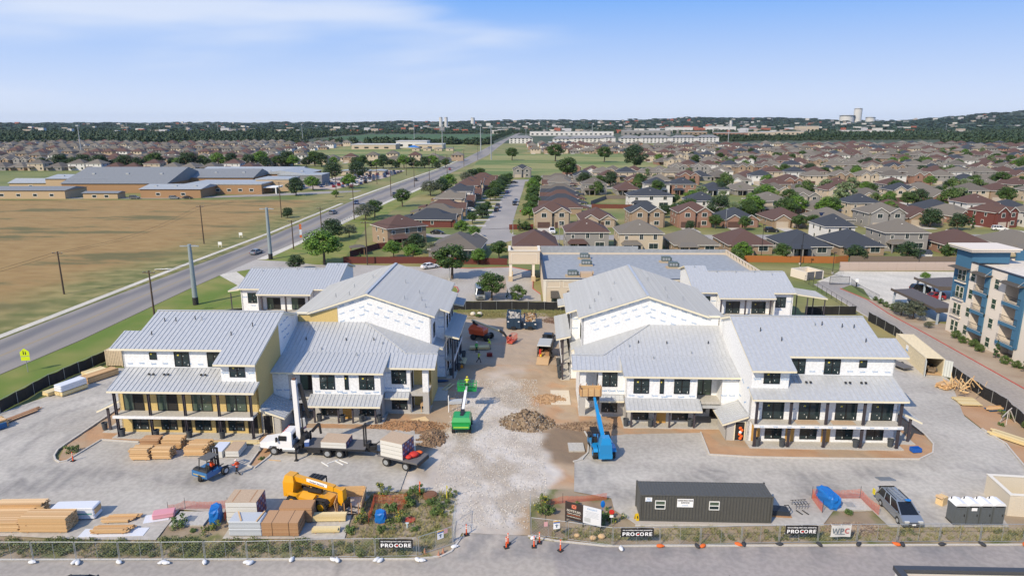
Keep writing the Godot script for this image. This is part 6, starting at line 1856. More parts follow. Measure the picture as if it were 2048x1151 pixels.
func site_goods()->void:
	var white_wrap:=grain("white wrap",Color(.66,.68,.72),G_FINE,1.3,.4,0,false)
	var grey_wrap:=grain("grey wrap",Color(.47,.50,.53),G_FINE,1.3,.45,0,false)
	lumber("long orange lumber stack at the left edge of the yard front",v3(-47.5,.12,-56.6),.02,4.8,2.6,.9,.16,.05,.1)
	lumber("upper lumber bundle, set back on the left edge pile",v3(-46.9,.12,-58.4),.03,4.6,1.1,1.2,.16,.05,.16)
	var big:=lumber("large squared lumber stack between the left edge pile and the white wrapped one",v3(-42.75,.12,-56.1),.0,4.3,1.7,1.35,.18,.05,.05)
	part(big,"spacer",mb().box(v3(-1.5,.78,0),v3(.12,.06,1.74)),MT["lumber dark"])
	var ww:=wrapped("white wrapped long lumber stack behind the squared lumber, left yard front",v3(-41.4,.12,-58.),.05,v3(4.,1.15,1.35),white_wrap,"wrapped stack",2)
	part(ww,"stripe",mb().box(v3(.1,.62,.7),v3(3.4,.1,.02)),flat("wrap green",Color(.10,.30,.26),.6))
	part(ww,"lumber_end",mb().box(v3(2.02,.75,.0),v3(.05,.5,1.1)),MT["lumber"])
	lumber("small ragged heap of short planks right of the white wrapped stack",v3(-36.9,.12,-57.4),.05,2.6,1.2,.28,.2,.09,.5)
	lumber("low plank pile lying on a white sheet by the front fence weeds",v3(-36.6,.17,-55.5),.03,3.2,1.,.34,.16,.08,.3)
	solo("plastic_sheet",mb().span(v3(-2.9,.0,-.6),v3(2.9,.03,.7)),white_wrap,"white sheet spread under the low plank pile","sheet",v3(-36.4,.125,-55.4),.04)
	var ins:=wrapped("pink insulation pack on a white sheet near the orange net",v3(-33.1,.12,-58.),.3,v3(1.9,.45,1.),flat("insulation pink",Color(.60,.27,.31),.6),"insulation pack")
	part(ins,"sheet",mb().box(v3(-.6,.03,.1),v3(2.2,.04,1.4)),white_wrap)
	lumber("front left of the four ragged lumber piles before the yellow block",v3(-41.3,.12,-69.7),.0,2.,1.4,1.15,.14,.07,.14)
	lumber("front right of the four ragged lumber piles before the yellow block",v3(-39.,.12,-69.9),.0,2.,1.4,1.1,.14,.07,.14)
	lumber("rear left of the four ragged lumber piles before the yellow block",v3(-41.5,.12,-72.2),.0,2.,1.4,1.1,.14,.07,.14,1)
	lumber("rear right of the four ragged lumber piles before the yellow block",v3(-39.,.12,-72.3),.0,2.2,1.5,1.1,.14,.07,.14)
	lumber("lone ragged lumber pile behind the blue forklift's canopy",v3(-35.6,.12,-71.1),.0,2.2,2.3,.95,.16,.08,.2)
	lumber("thin pale timbers laid behind the low drywall packs",v3(-32.,.12,-73.),.06,5.2,.9,.16,.25,.08,.4,2)
	var lp:=thing("drywall_stack","low pale blue topped board pack right of the forklift mast","drywall stack",v3(-33.,.12,-70.8),.0)
	part(lp,"bundle",mb().box(v3(0,.4,0),v3(1.3,.75,2.4)),MT["drywall edge"])
	part(lp,"top_sheet",mb().box(v3(0,.79,0),v3(1.32,.03,2.4)),flat("blue white board",Color(.55,.60,.72),.6))
	var lp2:=thing("drywall_stack","low tan topped drywall pack behind the walking man in orange","drywall stack",v3(-31.3,.12,-70.9),.0)
	sheet_stack(lp2,v3(0,.1,0),1.5,2.4,2,.36)
	var bd:=thing("drywall_stack","tallest drywall stack with purple patterned right end, on the front slab","drywall stack",v3(-25.2,.12,-58.),PI/2)
	sheet_stack(bd,v3(0,.1,0),2.3,2.9,4,.52,1)
	wrapped("two grey wrapped board packs in front of the tallest drywall stack",v3(-24.1,.12,-55.5),.0,v3(3.,1.45,1.6),grey_wrap,"wrapped stack",2)
	for q in [[-24.8,.5],[-22.9,-.1]]:
		solo("plank",mb().box(Vector3.ZERO,v3(.12,.05,1.7)),MT["lumber"],"loose plank on the grey wrapped packs, "+("left" if q[0]<-24 else "right")+" one","plank",v3(q[0],1.72,-55.5),q[1])
	var pl:=lumber("big strapped brown panel stack right of the grey wrapped packs",v3(-20.95,.12,-55.75),.0,3.3,2.1,1.3,2.2,.035,.03,1,"panel stack")
	strap(pl,-.7,2.1,1.3);strap(pl,.8,2.1,1.3)
	var pl2:=lumber("taller brown panel stack behind the strapped one",v3(-20.2,.12,-57.6),.02,3.,1.5,1.45,1.6,.035,.03,1,"panel stack")
	lumber("long pale yellow beam bundle under the timber skip's corner",v3(-17.5,.12,-57.4),.03,3.7,.8,.5,.4,.25,.03,2,"beam bundle")
	lumber("short pale yellow beams by the front weeds",v3(-17.1,.12,-55.5),.03,2.4,.6,.3,.2,.15,.15,2,"beam bundle")
	for q in [[-20.5,-68.1,.75,"first loose white batten on the yard below the crane truck"],[-19.8,-68.7,2.4,"second loose white batten on the yard, slanting up right"],[-19.,-68.4,.7,"third loose white batten, crossing near the truck's rear wheels"],[-18.6,-68.7,.6,"shortest loose white batten nearest the trailer"],[-26.3,-69.,.15,"loose brown plank beside the crane truck's front wheel"]]:
		solo("batten",mb().box(Vector3.ZERO,v3(1.4,.05,.1)),MT["sticker white"] if q[0]>-25 else MT["lumber"],q[3],"plank",v3(q[0],.16,q[1]),-q[2])
	covered_pile("blue covered pile beside the drain pad left of the tall drywall",v3(-27.85,.2,-57.3),v3(1.,1.35,1.7),.2)
	covered_pile("small blue and purple covered pile inside the orange net among weeds",v3(-12.35,.15,-57.2),v3(1.,1.,.9))
	covered_pile("long blue covered pile left of the silver minivan",v3(31.1,.15,-60.4),v3(1.2,1.2,2.8),.18)
	var fl:=lumber("yellow lumber bundle under the white packs along the left fence",v3(-61.3,.12,-88.9),1.15,3.6,1.6,.55,.3,.15,.04,2)
	wrapped("white packs stacked on the yellow bundle along the left fence",v3(-61.3,.75,-88.9),1.15,v3(3.7,.85,1.5),white_wrap,"wrapped stack",2)
	lumber("flat yellow board pile left of the white packs by the left fence",v3(-63.2,.12,-88.6),1.1,3.,1.3,.5,.65,.12,.05,2,"board pile")
	lumber("long reddish lumber stack behind the white packs on the left",v3(-60.3,.12,-94.),1.1,4.6,1.6,.9,.14,.06,.06)
	lumber("flat yellow board pile behind the white packs near the beige container",v3(-61.9,.12,-95.3),1.05,2.8,1.7,.75,.85,.12,.04,2,"board pile")
	lumber("loose planks scattered low beside the left fence",v3(-62.6,.14,-80.6),1.2,4.8,1.1,.14,.2,.07,.5,1,"plank heap",false)
	lumber("plank pile with a blue sheet at the left photo edge",v3(-63.6,.12,-76.9),1.,3.,1.8,.9,.2,.1,.1)
	solo("blue_sheet",mb().box(v3(0,.45,0),v3(2.6,.6,.04)).box(v3(0,.74,-.2),v3(2.6,.04,.4)),flat("sheet navy",Color(.01,.09,.24),.6),"dark blue sheet hanging on the plank pile at the left edge","sheet",v3(-62.6,.12,-76.2),1.)
	var c1:=thing("shipping_container","small beige shipping container at the corner of the left fence","container",v3(-61.,.05,-102.3),-.05)
	container(c1,2.5,6.,2.6,grain("beige container",Color(.58,.47,.32),G_COARSE,5.,.6,0,false))
	var c2:=thing("shipping_container","long cream shipping container with its doors open, right of the right block","container",v3(63.5,.1,-101.2),-.19)
	container(c2,2.5,12.2,2.7,grain("cream container",Color(.64,.55,.37),G_COARSE,5.,.55,0,false),true,.36)
	part(c2,"logo_plate",mb().box(v3(-1.31,1.9,-1.),v3(.015,.8,1.)),MT["print white"])
	part(c2,"logo_plate",mb().box(v3(-1.32,1.55,-1.),v3(.015,.25,.9)),MT["print blue"])
	var jn:=mb(true)
	for i in 22:
		jn.col=Color(.2,.15,.1) if i%2 else Color(.08,.08,.09)
		jn.box(v3(rng.randf_range(-.9,.9),rng.randf_range(.2,.7),rng.randf_range(1.5,5.6)),v3(rng.randf_range(.2,.8),rng.randf_range(.1,.5),rng.randf_range(.2,1.)),Basis(Vector3.UP,rng.randf()*3.))
	solo("stored_tools",jn,grain("junk",Color(1,1,1),G_FINE,1.,.8,0,false,true),"dark heap of stored material inside the open cream container","tools",v3(63.5,.2,-101.2),-.19).set_meta("kind","stuff")
	var gt:=thing("trailer_frame","dark low trailer frame against the right block's side wall","trailer",v3(59.2,.12,-98.5),.3)
	part(gt,"deck",mb().box(v3(0,.55,0),v3(1.8,.15,3.4)),MT["bed boards"])
	for s in [-1,1]:
		wheel(gt,v3(s*.95,0,-.4),.36,.22,MT["galvanised"])
	var heap:=thing("timber_heap","tangle of broken timber roof frames by the right fence","timber heap",v3(62.6,.12,-88.4))
	for i in 30:
		var a:=v3(rng.randf_range(-1.7,1.7),rng.randf_range(.1,1.2),rng.randf_range(-1.6,1.6))
		var e:=a+v3(rng.randf_range(-1.4,1.4),rng.randf_range(-.2,1.7),rng.randf_range(-1.2,1.2))
		e.y=clampf(e.y,.1,2.7)
		part(heap,"timber",mb().bar(a,e,.05,.13),MT["lumber"] if i%3 else MT["lumber pale"])
	lumber("yellow pallet of planks under the broken timber frames, nearest the lot",v3(60.9,.12,-85.2),-.1,2.6,2.6,.16,.2,.07,.06,2,"pallet")
	lumber("small plank pile left of the broken timber frames",v3(61.3,.12,-90.4),.5,2.2,1.6,.6,.2,.1,.15,0)
	lumber("plank scraps on a blue pallet right of the broken timber frames",v3(63.,.2,-82.8),.1,1.9,.9,.2,.15,.07,.3)
	solo("blue_pallet",mb().box(v3(0,.12,0),v3(2.1,.05,1.1)).box(v3(0,.05,.4),v3(2.1,.09,.1)).box(v3(0,.05,-.4),v3(2.1,.09,.1)),flat("pallet blue",Color(.015,.09,.2),.6),"blue pallet under plank scraps by the right fence","pallet",v3(63.,.1,-82.8),.1)
	lumber("long yellow board pile on the soil at the right photo edge",v3(59.6,.1,-73.4),-1.,6.,1.7,.35,.2,.1,.25,2,"board pile")
	var bench:=thing("trestle","weathered timber trestle standing by the right fence","trestle",v3(62.,.05,-79.),.4)
	for s in [-1,1]:
		part(bench,"leg",mb().bar(v3(s*.9,0,.4),v3(s*.2,1.6,0),.08,.1),MT["worn board"])
		part(bench,"leg",mb().bar(v3(s*.9,0,-.4),v3(s*.1,1.7,0),.08,.1),MT["worn board"])
	part(bench,"beam",mb().bar(v3(-1.2,1.,0),v3(.4,1.9,0),.08,.1),MT["worn board"])
	solo("blue_crate",mb().box(v3(0,.04,0),v3(1.,.06,.7)).box(v3(0,.25,.34),v3(1.,.45,.04)).box(v3(0,.25,-.34),v3(1.,.45,.04)).box(v3(.5,.25,0),v3(.04,.45,.7)).box(v3(-.5,.25,0),v3(.04,.45,.7)),flat("crate blue",Color(.01,.10,.42),.5),"bright blue tub by the right block's outer post","tub",v3(46.,.12,-71.2),.1)
	var oc:=thing("site_office","long dark grey container office with two windows and white sign","site office",v3(18.15,.12,-58.35),-.033)
	var og:=grain("office grey",Color(.085,.085,.078),G_FINE,4.,.55,0,false)
	var L:=12.15;var W:=2.5;var H:=2.7
	part(oc,"wall",mb().span(v3(-L/2,.1,W/2-.06),v3(L/2,H,W/2)),og)
	part(oc,"wall",mb().span(v3(-L/2,.1,-W/2),v3(L/2,H,-W/2+.06)),og)
	part(oc,"end_wall",mb().span(v3(-L/2,.1,-W/2+.06),v3(-L/2+.06,H,W/2-.06)),og)
	part(oc,"end_wall",mb().span(v3(L/2-.06,.1,-W/2+.06),v3(L/2,H,W/2-.06)),og)
	part(oc,"roof",mb().span(v3(-L/2+.06,H-.08,-W/2+.06),v3(L/2-.06,H-.03,W/2-.06)),og)
	for i in 42:
		var x:=-L/2+.2+i*(L-.4)/41
		var cut:bool=(absf(x+4.25)<.55 or absf(x-.75)<.55)
		var rb:=mb()
		for q in ([[.15,H-.1]] if not cut else [[.15,1.25],[2.2,H-.1]]):
			rb.rings([[v3(x-.09,q[0],W/2),v3(x-.05,q[0],W/2+.05),v3(x+.05,q[0],W/2+.05),v3(x+.09,q[0],W/2)],[v3(x-.09,q[1],W/2),v3(x-.05,q[1],W/2+.05),v3(x+.05,q[1],W/2+.05),v3(x+.09,q[1],W/2)]].map(func(r):r.reverse();return r))
		part(oc,"rib",rb,og)
		part(oc,"roof_rib",mb().box(v3(x,H-.015,0),v3(.13,.045,W-.16)),og)
	for x in [-L/2,L/2]:
		for z in [-W/2,W/2]:
			part(oc,"corner_post",mb().box(v3(x,H/2+.02,z),v3(.15,H+.06,.15)),og)
	part(oc,"frame_rail",mb().box(v3(0,.08,W/2+.03),v3(L,.16,.1)).box(v3(0,H-.02,W/2+.03),v3(L,.1,.1)),og)
	for x in [-4.25,.75]:
		var wn:=part(oc,"window",mb().box(v3(x,1.3,W/2+.05),v3(.95,.06,.08)).box(v3(x,2.12,W/2+.05),v3(.95,.06,.08)).box(v3(x-.45,1.71,W/2+.05),v3(.06,.8,.08)).box(v3(x+.45,1.71,W/2+.05),v3(.06,.8,.08)).box(v3(x,1.70,W/2+.055),v3(.84,.06,.08)),MT["sticker white"])
		part(wn,"pane",mb().box(v3(x,1.5,W/2+.03),v3(.84,.34,.02)),MT["window glass"])
		part(wn,"pane",mb().box(v3(x,1.91,W/2+.03),v3(.84,.36,.02)),MT["green glass"])
	var sg:=part(oc,"sign",mb().box(v3(-1.95,1.95,W/2+.07),v3(1.5,.85,.02)),MT["print white"])
	lettering(sg,"lettering","CONSTRUCTION",.17,MT["print black"],v3(-1.95,2.21,W/2+.088),Basis(),true,1.4)
	lettering(sg,"lettering","OFFICE",.17,MT["print black"],v3(-1.95,1.98,W/2+.088))
	lettering(sg,"lettering","DOVETAIL",.09,MT["print blue"],v3(-1.95,1.70,W/2+.088))
	var sg2:=part(oc,"sign",mb().box(v3(-5.35,2.25,W/2+.07),v3(.62,.42,.02)),MT["print white"])
	lettering(sg2,"lettering","PBS",.14,MT["print blue"],v3(-5.35,2.32,W/2+.086))
	part(sg2,"stripe",mb().box(v3(-5.35,2.12,W/2+.085),v3(.5,.07,.012)),MT["print blue"])
	part(oc,"sill_beam",mb().box(v3(-.2,.02,W/2+.35),v3(12.8,.14,.2)),MT["worn board"])
	var cs:=thing("floor_sign","small yellow caution floor sign at the office's left end","caution sign",v3(11.75,.12,-57.4),.4)
	for s in [-1,1]:
		part(cs,"board",mb().box(v3(0,.33,s*.12),v3(.34,.66,.03),Basis(Vector3.RIGHT,-s*.3)),flat("caution yellow",Color(.75,.50,.01),.5))
	part(cs,"handle",mb().box(v3(0,.64,0),v3(.12,.06,.06)),MT["caution yellow"])
	part(cs,"symbol",mb().box(v3(0,.36,.15),v3(.1,.22,.02),Basis(Vector3.RIGHT,-.3)),MT["print black"])
	var gn:=thing("pallet_load","low dark strapped load on a pallet at the office's right end","pallet load",v3(25.6,.12,-58.5),-.1)
	part(gn,"pallet",mb().box(v3(0,.06,0),v3(2.,.12,1.4)),MT["lumber dark"])
	part(gn,"cover",mb().rings([[v3(-.9,.12,.6),v3(.9,.12,.6),v3(.9,.12,-.6),v3(-.9,.12,-.6)],[v3(-.85,.55,.5),v3(.8,.5,.5),v3(.8,.5,-.55),v3(-.85,.55,-.55)]]),flat("load navy",Color(.02,.026,.035),.5))
	part(gn,"pipe",mb().tube([v3(.75,.3,.5),v3(1.,.6,.2),v3(.9,.75,-.3),v3(.6,.55,-.6)],.04),MT["dark steel"])
	var rk:=thing("wire_rack","low bent wire rack on the concrete right of the dark load","rack",v3(28.1,.12,-59.7),.1)
	for i in 5:
		part(rk,"wire",mb().tube([v3(-.6+i*.3,0,.4),v3(-.6+i*.3,.5,.4),v3(-.6+i*.3,.5,-.4),v3(-.6+i*.3,0,-.4)],.02),MT["dark steel"])
	for z in [-.4,.4]:
		part(rk,"rail",mb().tube([v3(-.8,.5,z),v3(.8,.5,z)],.025),MT["dark steel"])
	for q in [[27.6,-58.6,"left of two short steel bars on the concrete"],[28.2,-58.6,"right of two short steel bars on the concrete"]]:
		solo("steel_bar",mb().box(v3(0,.04,0),v3(.08,.07,.8),Basis(Vector3.UP,.4)),MT["dark steel"],q[2],"steel bar",v3(q[0],.12,q[1]))
	var tg:=grain("toilet grey",Color(.105,.118,.125),G_FINE,2.,.6,0,false)
	var first:Node3D=null
	var names:=["leftmost grey portable toilet of the row of four","second grey portable toilet, with a white notice on its door","third grey portable toilet from the left","rightmost grey portable toilet of the row of four"]
	for i in 4:
		var at:=v3(41.65+i*1.18,.12,-57.15)
		if i>0:
			copy(first,names[i],at,-.02)
			if i==1:
				pass
			continue
		first=thing("portable_toilet",names[0],"portable toilet",at,-.02,"portable toilets")
		part(first,"cabin",mb().span(v3(-.55,.1,-.58),v3(.55,1.95,.56)),tg)
		part(first,"base",mb().span(v3(-.57,0,-.6),v3(.57,.12,.6)),MT["dark steel"])
		var rr:=[]
		for k in 5:
			var a:=PI*k/4.
			rr.append(Vector2(-cos(a)*.58,1.95+sin(a)*.32))
		part(first,"roof",mb().prism(PackedVector2Array(rr),-.62,.62),flat("toilet roof",Color(.74,.74,.74),.5))
		part(first,"door",mb().span(v3(-.42,.2,.56),v3(.42,1.65,.59)),tg)
		part(first,"door_frame",mb().span(v3(-.5,.15,.56),v3(-.42,1.75,.61)).span(v3(.42,.15,.56),v3(.5,1.75,.61)).span(v3(-.5,1.65,.56),v3(.5,1.75,.612)).span(v3(-.02,.2,.59),v3(.02,1.65,.605)),tg)
		part(first,"vent",mb().span(v3(-.4,1.78,.56),v3(.4,1.9,.585)),MT["dark steel"])
		part(first,"vent_pipe",mb().cyl(v3(-.42,1.9,-.4),v3(-.42,2.35,-.4),.05,.05,8),MT["dark steel"])
		part(first,"handle",mb().span(v3(.3,.9,.59),v3(.37,1.1,.63)),MT["dark steel"])
	solo("notice",mb().box(v3(0,1.62,.62),v3(.5,.3,.02)),MT["print white"],"white notice on the second portable toilet's door","notice",v3(42.83,.12,-57.15),-.02)
	var cb:=thing("cardboard_box","open brown cardboard box left of the portable toilets","box",v3(42.2,.12,-60.2),.5)
	part(cb,"carton",mb().span(v3(-.4,0,-.35),v3(.4,.85,.35)),MT["lumber pale"])
	part(cb,"flap",mb().box(v3(-.5,.9,0),v3(.3,.02,.7),Basis(v3(0,0,1),.6)).box(v3(.5,.95,0),v3(.3,.02,.7),Basis(v3(0,0,1),-.5)),MT["plywood"])
	var en:=thing("block_enclosure","roofless cream block enclosure at the right photo edge","wall enclosure",v3(47.3,0,-58.6),-.12)
	var cb2:=grain("cream block",Color(.62,.55,.44),G_FINE,1.2,.9,0,false)
	for q in [[v3(0,0,-3.6),v3(.25,2.2,.4)],[v3(.25,0,.15),v3(6,2.2,.4)],[v3(.25,0,-3.6),v3(6,2.2,-3.35)]]:
		part(en,"wall",mb().span(q[0],q[1]),cb2)
	for i in 10:
		for j in 10:
			part(en,"block",mb().span(v3(.27+i*.55+(j%2)*.2,.03+j*.205,.4),v3(.27+i*.55+(j%2)*.2+.53,.03+j*.205+.195,.415+.004*((i+j)%2))),cb2)
	part(en,"cap",mb().span(v3(-.05,2.2,-3.65),v3(.3,2.28,.45)).span(v3(.3,2.2,.1),v3(6,2.28,.45)).span(v3(.3,2.2,-3.65),v3(6,2.28,-3.3)),flat("pale cap",Color(.66,.62,.54),.8))
	var black:Material=grain("banner black",Color(.016,.016,.018),G_FINE,1.5,.5,0,false)
	for q in [[-9.95,-51.72,2.9,"black PROCORE banner on the front fence left of the gravel drive"],[11.05,-53.38,2.9,"black PROCORE banner on the fence left of the grey office"],[25.7,-53.78,2.85,"black PROCORE banner on the fence right of the grey office"]]:
		var b:=banner(q[3],v3(q[0],1.,q[1]),q[2],.86,black,"banner")
		lettering(b,"lettering","PROCORE",.36,MT["print white"],v3(0,.30,.05),Basis(),true,q[2]*.90)
		lettering(b,"lettering","We're building what's next, powered by",.10,MT["print white"],v3(0,.68,.05),Basis(),true,q[2]*.9)
		part(b,"emblem",mb().prism(pv([[-.02,.22],[.14,.22],[.22,.34],[.06,.34]]),.045,.07),MT["print red"])
	var wp:=banner("white WPC banner on the front fence left of the minivan",v3(29.2,.75,-53.75),1.75,1.15,grain("banner white",Color(.58,.58,.56),G_FINE,1.5,.6,0,false),"banner")
	lettering(wp,"lettering","WP",.52,flat("print grey",Color(.14,.17,.20),.6),v3(-.25,.62,.05))
	lettering(wp,"lettering","C",.52,flat("print faded red",Color(.42,.10,.09),.6),v3(.52,.62,.05))
	part(wp,"stripe",mb().box(v3(-.1,.3,.05),v3(.9,.05,.012)),MT["print grey"])
	var dv:=thing("sign_board","tall dark DOVETAIL site board joined to a white panel, right of the drive","sign board",v3(6.55,.05,-56.25),-.44)
	part(dv,"board",mb().span(v3(-1.75,.55,-.03),v3(.0,2.3,.03)),flat("board brown black",Color(.035,.024,.021),.6))
	part(dv,"board",mb().span(v3(.02,.55,-.03),v3(1.75,2.3,.03)),flat("board white",Color(.62,.64,.68),.5))
	for x in [-1.7,.01,1.72]:
		part(dv,"post",mb().box(v3(x,1.1,-.09),v3(.1,2.3,.1)),MT["dark steel"])
	lettering(dv,"lettering","DOVETAIL",.21,flat("print cream",Color(.68,.64,.56),.6),v3(-.88,1.45,.04),Basis(),true,1.4,true)
	lettering(dv,"lettering","GENERAL CONTRACTOR",.08,MT["print cream"],v3(-.88,1.18,.04),Basis(),true,1.25)
	lettering(dv,"lettering","dovetailbuilders",.08,MT["print cream"],v3(-.88,.85,.04),Basis(),true,1.35)
	part(dv,"line",mb().box(v3(-.88,1.03,.035),v3(1.3,.02,.012)),MT["print orange"])
	var em:=mb()
	for s in [-1,1]:
		em.prism(pv([[-.88+s*.22,1.72],[-.88+s*.03,1.9],[-.88+s*.22,2.12]]),.032,.045)
		em.prism(pv([[-.88-.17,1.92+s*.2],[-.88,1.92+s*.03],[-.88+.17,1.92+s*.2]]),.032,.046)
	part(dv,"emblem",em,flat("emblem coral",Color(.62,.17,.10),.6))
	lettering(dv,"lettering","PROJECT",.15,MT["print blue"],v3(.88,2.08,.04),Basis(),true,.95)
	for i in 5:
		part(dv,"small_print",mb().box(v3(.88,1.8-i*.13,.035),v3(1.3-.2*(i%2),.035,.012)),flat("print pale grey",Color(.36,.38,.42),.6))
	part(dv,"photo_print",mb().box(v3(.45,.95,.035),v3(.6,.45,.012)),flat("print dusk",Color(.42,.44,.46),.6))
	for q in [[-6.3,-53.05,-.6,"white safety notice with blue heading on the left gate post"],[4.,-54.55,-.2,"white safety notice with blue heading on the right gate panel"]]:
		var s:=thing("safety_notice",q[3],"notice",v3(q[0],1.05,q[1]),-q[2]*.9)
		part(s,"board",mb().box(v3(0,.42,.05),v3(.6,.85,.015)),MT["print white"])
		part(s,"heading",mb().box(v3(0,.76,.062),v3(.58,.12,.012)),flat("notice amber",Color(.65,.36,.03),.6))
		part(s,"heading",mb().box(v3(0,.63,.062),v3(.58,.11,.012)),flat("notice blue",Color(.015,.12,.42),.6))
		part(s,"figure",mb().box(v3(0,.3,.062),v3(.12,.32,.012)).box(v3(0,.38,.062),v3(.3,.06,.013)),MT["print grey"])
		part(s,"red_tag",mb().box(v3(.52 if q[0]<0 else -1.,.6,.06),v3(.34,.45,.012)),flat("notice pink",Color(.62,.34,.34),.6))
	var ss:=thing("stop_sign","small red stop sign on a thin post left of the banner","stop sign",v3(9.2,.05,-56.3))
	part(ss,"post",mb().cyl(Vector3.ZERO,v3(0,1.5,0),.025,.025,6),MT["galvanised"])
	var oct:=PackedVector2Array()
	for i in 8:
		oct.append(Vector2(cos(TAU*(i+.5)/8),sin(TAU*(i+.5)/8))*.26+Vector2(0,1.6))
	part(ss,"plate",mb().prism(oct,.02,.04),MT["print red"])
	part(ss,"lower_plate",mb().box(v3(0,1.15,.03),v3(.34,.24,.02)),MT["print white"])
	for q in [[-4.15,-55.1,"single orange delineator post by the left gate"],[-.5,-53.2,"nearer of the orange post pair in mid driveway"],[-.35,-53.75,"farther of the orange post pair in mid driveway"],[1.95,-53.3,"nearer of the orange post pair by the right gate"],[2.45,-53.9,"farther of the orange post pair by the right gate"],[4.25,-52.75,"orange delineator post alone on the right kerb"],[-48.6,-68.9,"orange delineator post at the left kerb island's tip"],[-46.2,-58.6,"orange delineator post behind the left edge lumber"]]:
		post_cone(q[2],q[0],q[1],.12 if q[0]<-40 else .03)
	for q in [[-7.6,-52.35,"dirty small cone at the fence left of the gate"],[-6.35,-52.,"dirty small cone under the left notice"],[-6.,-52.4,"paler small cone beside the dirty one under the left notice"]]:
		var k:=thing("traffic_cone",q[2],"traffic cone",v3(q[0],.04,q[1]))
		part(k,"cone",mb().lathe(Vector3.ZERO,[[.16,.03],[.13,.04],[.03,.5],[.0,.5]],12),flat("cone dirty",Color(.40,.19,.12) if q[0]<-6.2 else Color(.5,.4,.3),.8))
		part(k,"base",mb().box(v3(0,.02,0),v3(.36,.04,.36)),MT["cone dirty"])
	var wl:=["leftmost","second","third","fourth","fifth","sixth","seventh","eighth","ninth","tenth"]
	var k:=0
	for x in [-41.,-37.4,-33.6,-29.9,-26.3,-22.7,-19.,-15.4,-11.7,-8.2]:
		sandbag("white sandbag at the %s post of the left front fence"%wl[k],x+.1,-51.-(.35 if x>-20 else .0),Color(.66,.67,.68),"white",k*1.3)
		if k%2==1 or k>7:
			sandbag("second white sandbag at the %s post of the left front fence"%wl[k],x+.45,-50.9-(.35 if x>-20 else .0),Color(.66,.67,.68),"white",k*2.1)
		k+=1
	sandbag("white sandbag at the left gate leaf",-5.1,-53.2,Color(.66,.67,.68),"white",.4)
	sandbag("white sandbag at the right gate leaf",1.9,-54.5,Color(.66,.67,.68),"white",.9)
	sandbag("white sandbag below the middle banner's left end",9.6,-52.9,Color(.66,.67,.68),"white",1.7)
	k=0
	for q in [[13.1,"orange"],[16.4,"black"],[16.9,"orange"],[20.1,"orange"],[20.6,"black"],[23.8,"black"],[27.3,"black"],[30.8,"black"],[34.2,"orange"],[34.7,"black"],[38.2,"black"],[41.8,"black"],[45.6,"orange"]]:
		sandbag("%s sandbag on the right front kerb, number %s from the drive"%[q[1],["one","two","three","four","five","six","seven","eight","nine","ten","eleven","twelve","thirteen"][k]],q[0],-53.3-.25*float(q[0]>20),Color(.68,.13,.02) if q[1]=="orange" else Color(.035,.038,.045),q[1],k*1.9)
		k+=1
	orange_fence("orange net round the drain pad left of the tall drywall",[[-33.,-58.6],[-31.7,-59.3],[-27.6,-59.4],[-27.,-57.2]],.85)
	orange_fence("bright orange net round the blue pile in the weeds",[[-13.4,-56.7],[-13.5,-60.2],[-10.3,-60.4],[-10.9,-58.2]],1.)
	orange_fence("orange net round the drain pad behind the minivan",[[29.8,-58.6],[29.9,-61.2],[34.7,-61.2],[35.,-58.2]],1.)
	orange_fence("orange net beside the DOVETAIL board's soil bed",[[2.8,-59.8],[5.,-60.4],[9.4,-61.]],.7)
	var mh:=thing("manhole_cover","rusty round manhole cover among the weeds left of the drive","manhole",v3(-8.2,.05,-61.6))
	part(mh,"ring",mb().lathe(Vector3.ZERO,[[.72,.0],[.70,.30],[.60,.32],[.0,.32]],20),grain("rust",Color(.22,.10,.055),G_SPECK,1.,.9,0,false))
	part(mh,"lid",mb().cyl(v3(0,.32,0),v3(0,.36,0),.55,.55,20),MT["rust"])
	for q in [[-9.3,-62.,"orange","tall orange marker stake in the weeds left of the drive"],[-6.5,-61.2,"yellow","yellow marker stake in the weeds near the drive"],[3.1,-59.3,"yellow","yellow marker stake in the bush right of the drive"]]:
		solo("marker_stake",mb().box(v3(0,.75,0),v3(.05,1.5,.05)).box(v3(.04,1.3,0),v3(.12,.3,.02)).cyl(v3(0,0,0),v3(0,.8,0),.09,.06,7),MT["hi vis orange"] if q[2]=="orange" else flat("stake yellow",Color(.55,.48,.05),.8),q[3],"stake",v3(q[0],.05,q[1]))
	solo("white_pipe",mb().cyl(Vector3.ZERO,v3(0,2.3,0),.06,.06,8),MT["print white"],"white upright pipe left of the green boom lift","pipe",v3(-8.2,.04,-82.2))
	solo("white_pipe",mb().cyl(Vector3.ZERO,v3(0,1.1,0),.06,.06,8),MT["print white"],"short white pipe beside the tool trailer","pipe",v3(7.,.04,-100.6))
	solo("blue_sign",mb().blob(v3(0,.95,0),v3(.22,.38,.05),10,8).cyl(v3(0,0,0),v3(0,.7,0),.02,.02,6),flat("sign blue",Color(.005,.15,.55),.5),"blue oval marker by the DOVETAIL board","marker",v3(8.7,.1,-58.6))
	for q in [[5.9,-54.8,.28],[7.3,-54.4,.33],[8.1,-54.6,.36]]:
		solo("boulder",mb().blob(v3(0,q[2]*.5,0),v3(q[2],q[2]*.62,q[2]*.8),10,7,.08,int(q[2]*50)),grain("sandstone",Color(.56,.38,.20),G_FINE,.6,.9,0,false),"tan boulder under the white sign panel, "+("left" if q[0]<6.5 else "middle" if q[0]<8. else "right")+" one","boulder",v3(q[0],.05,q[1]))
	solo("red_valve",mb().cyl(Vector3.ZERO,v3(0,.05,0),.5,.5,16),flat("dye red",Color(.45,.05,.04),.9),"red painted round cover in the weeds left of the drive","cover",v3(-9.6,.12,-57.4))
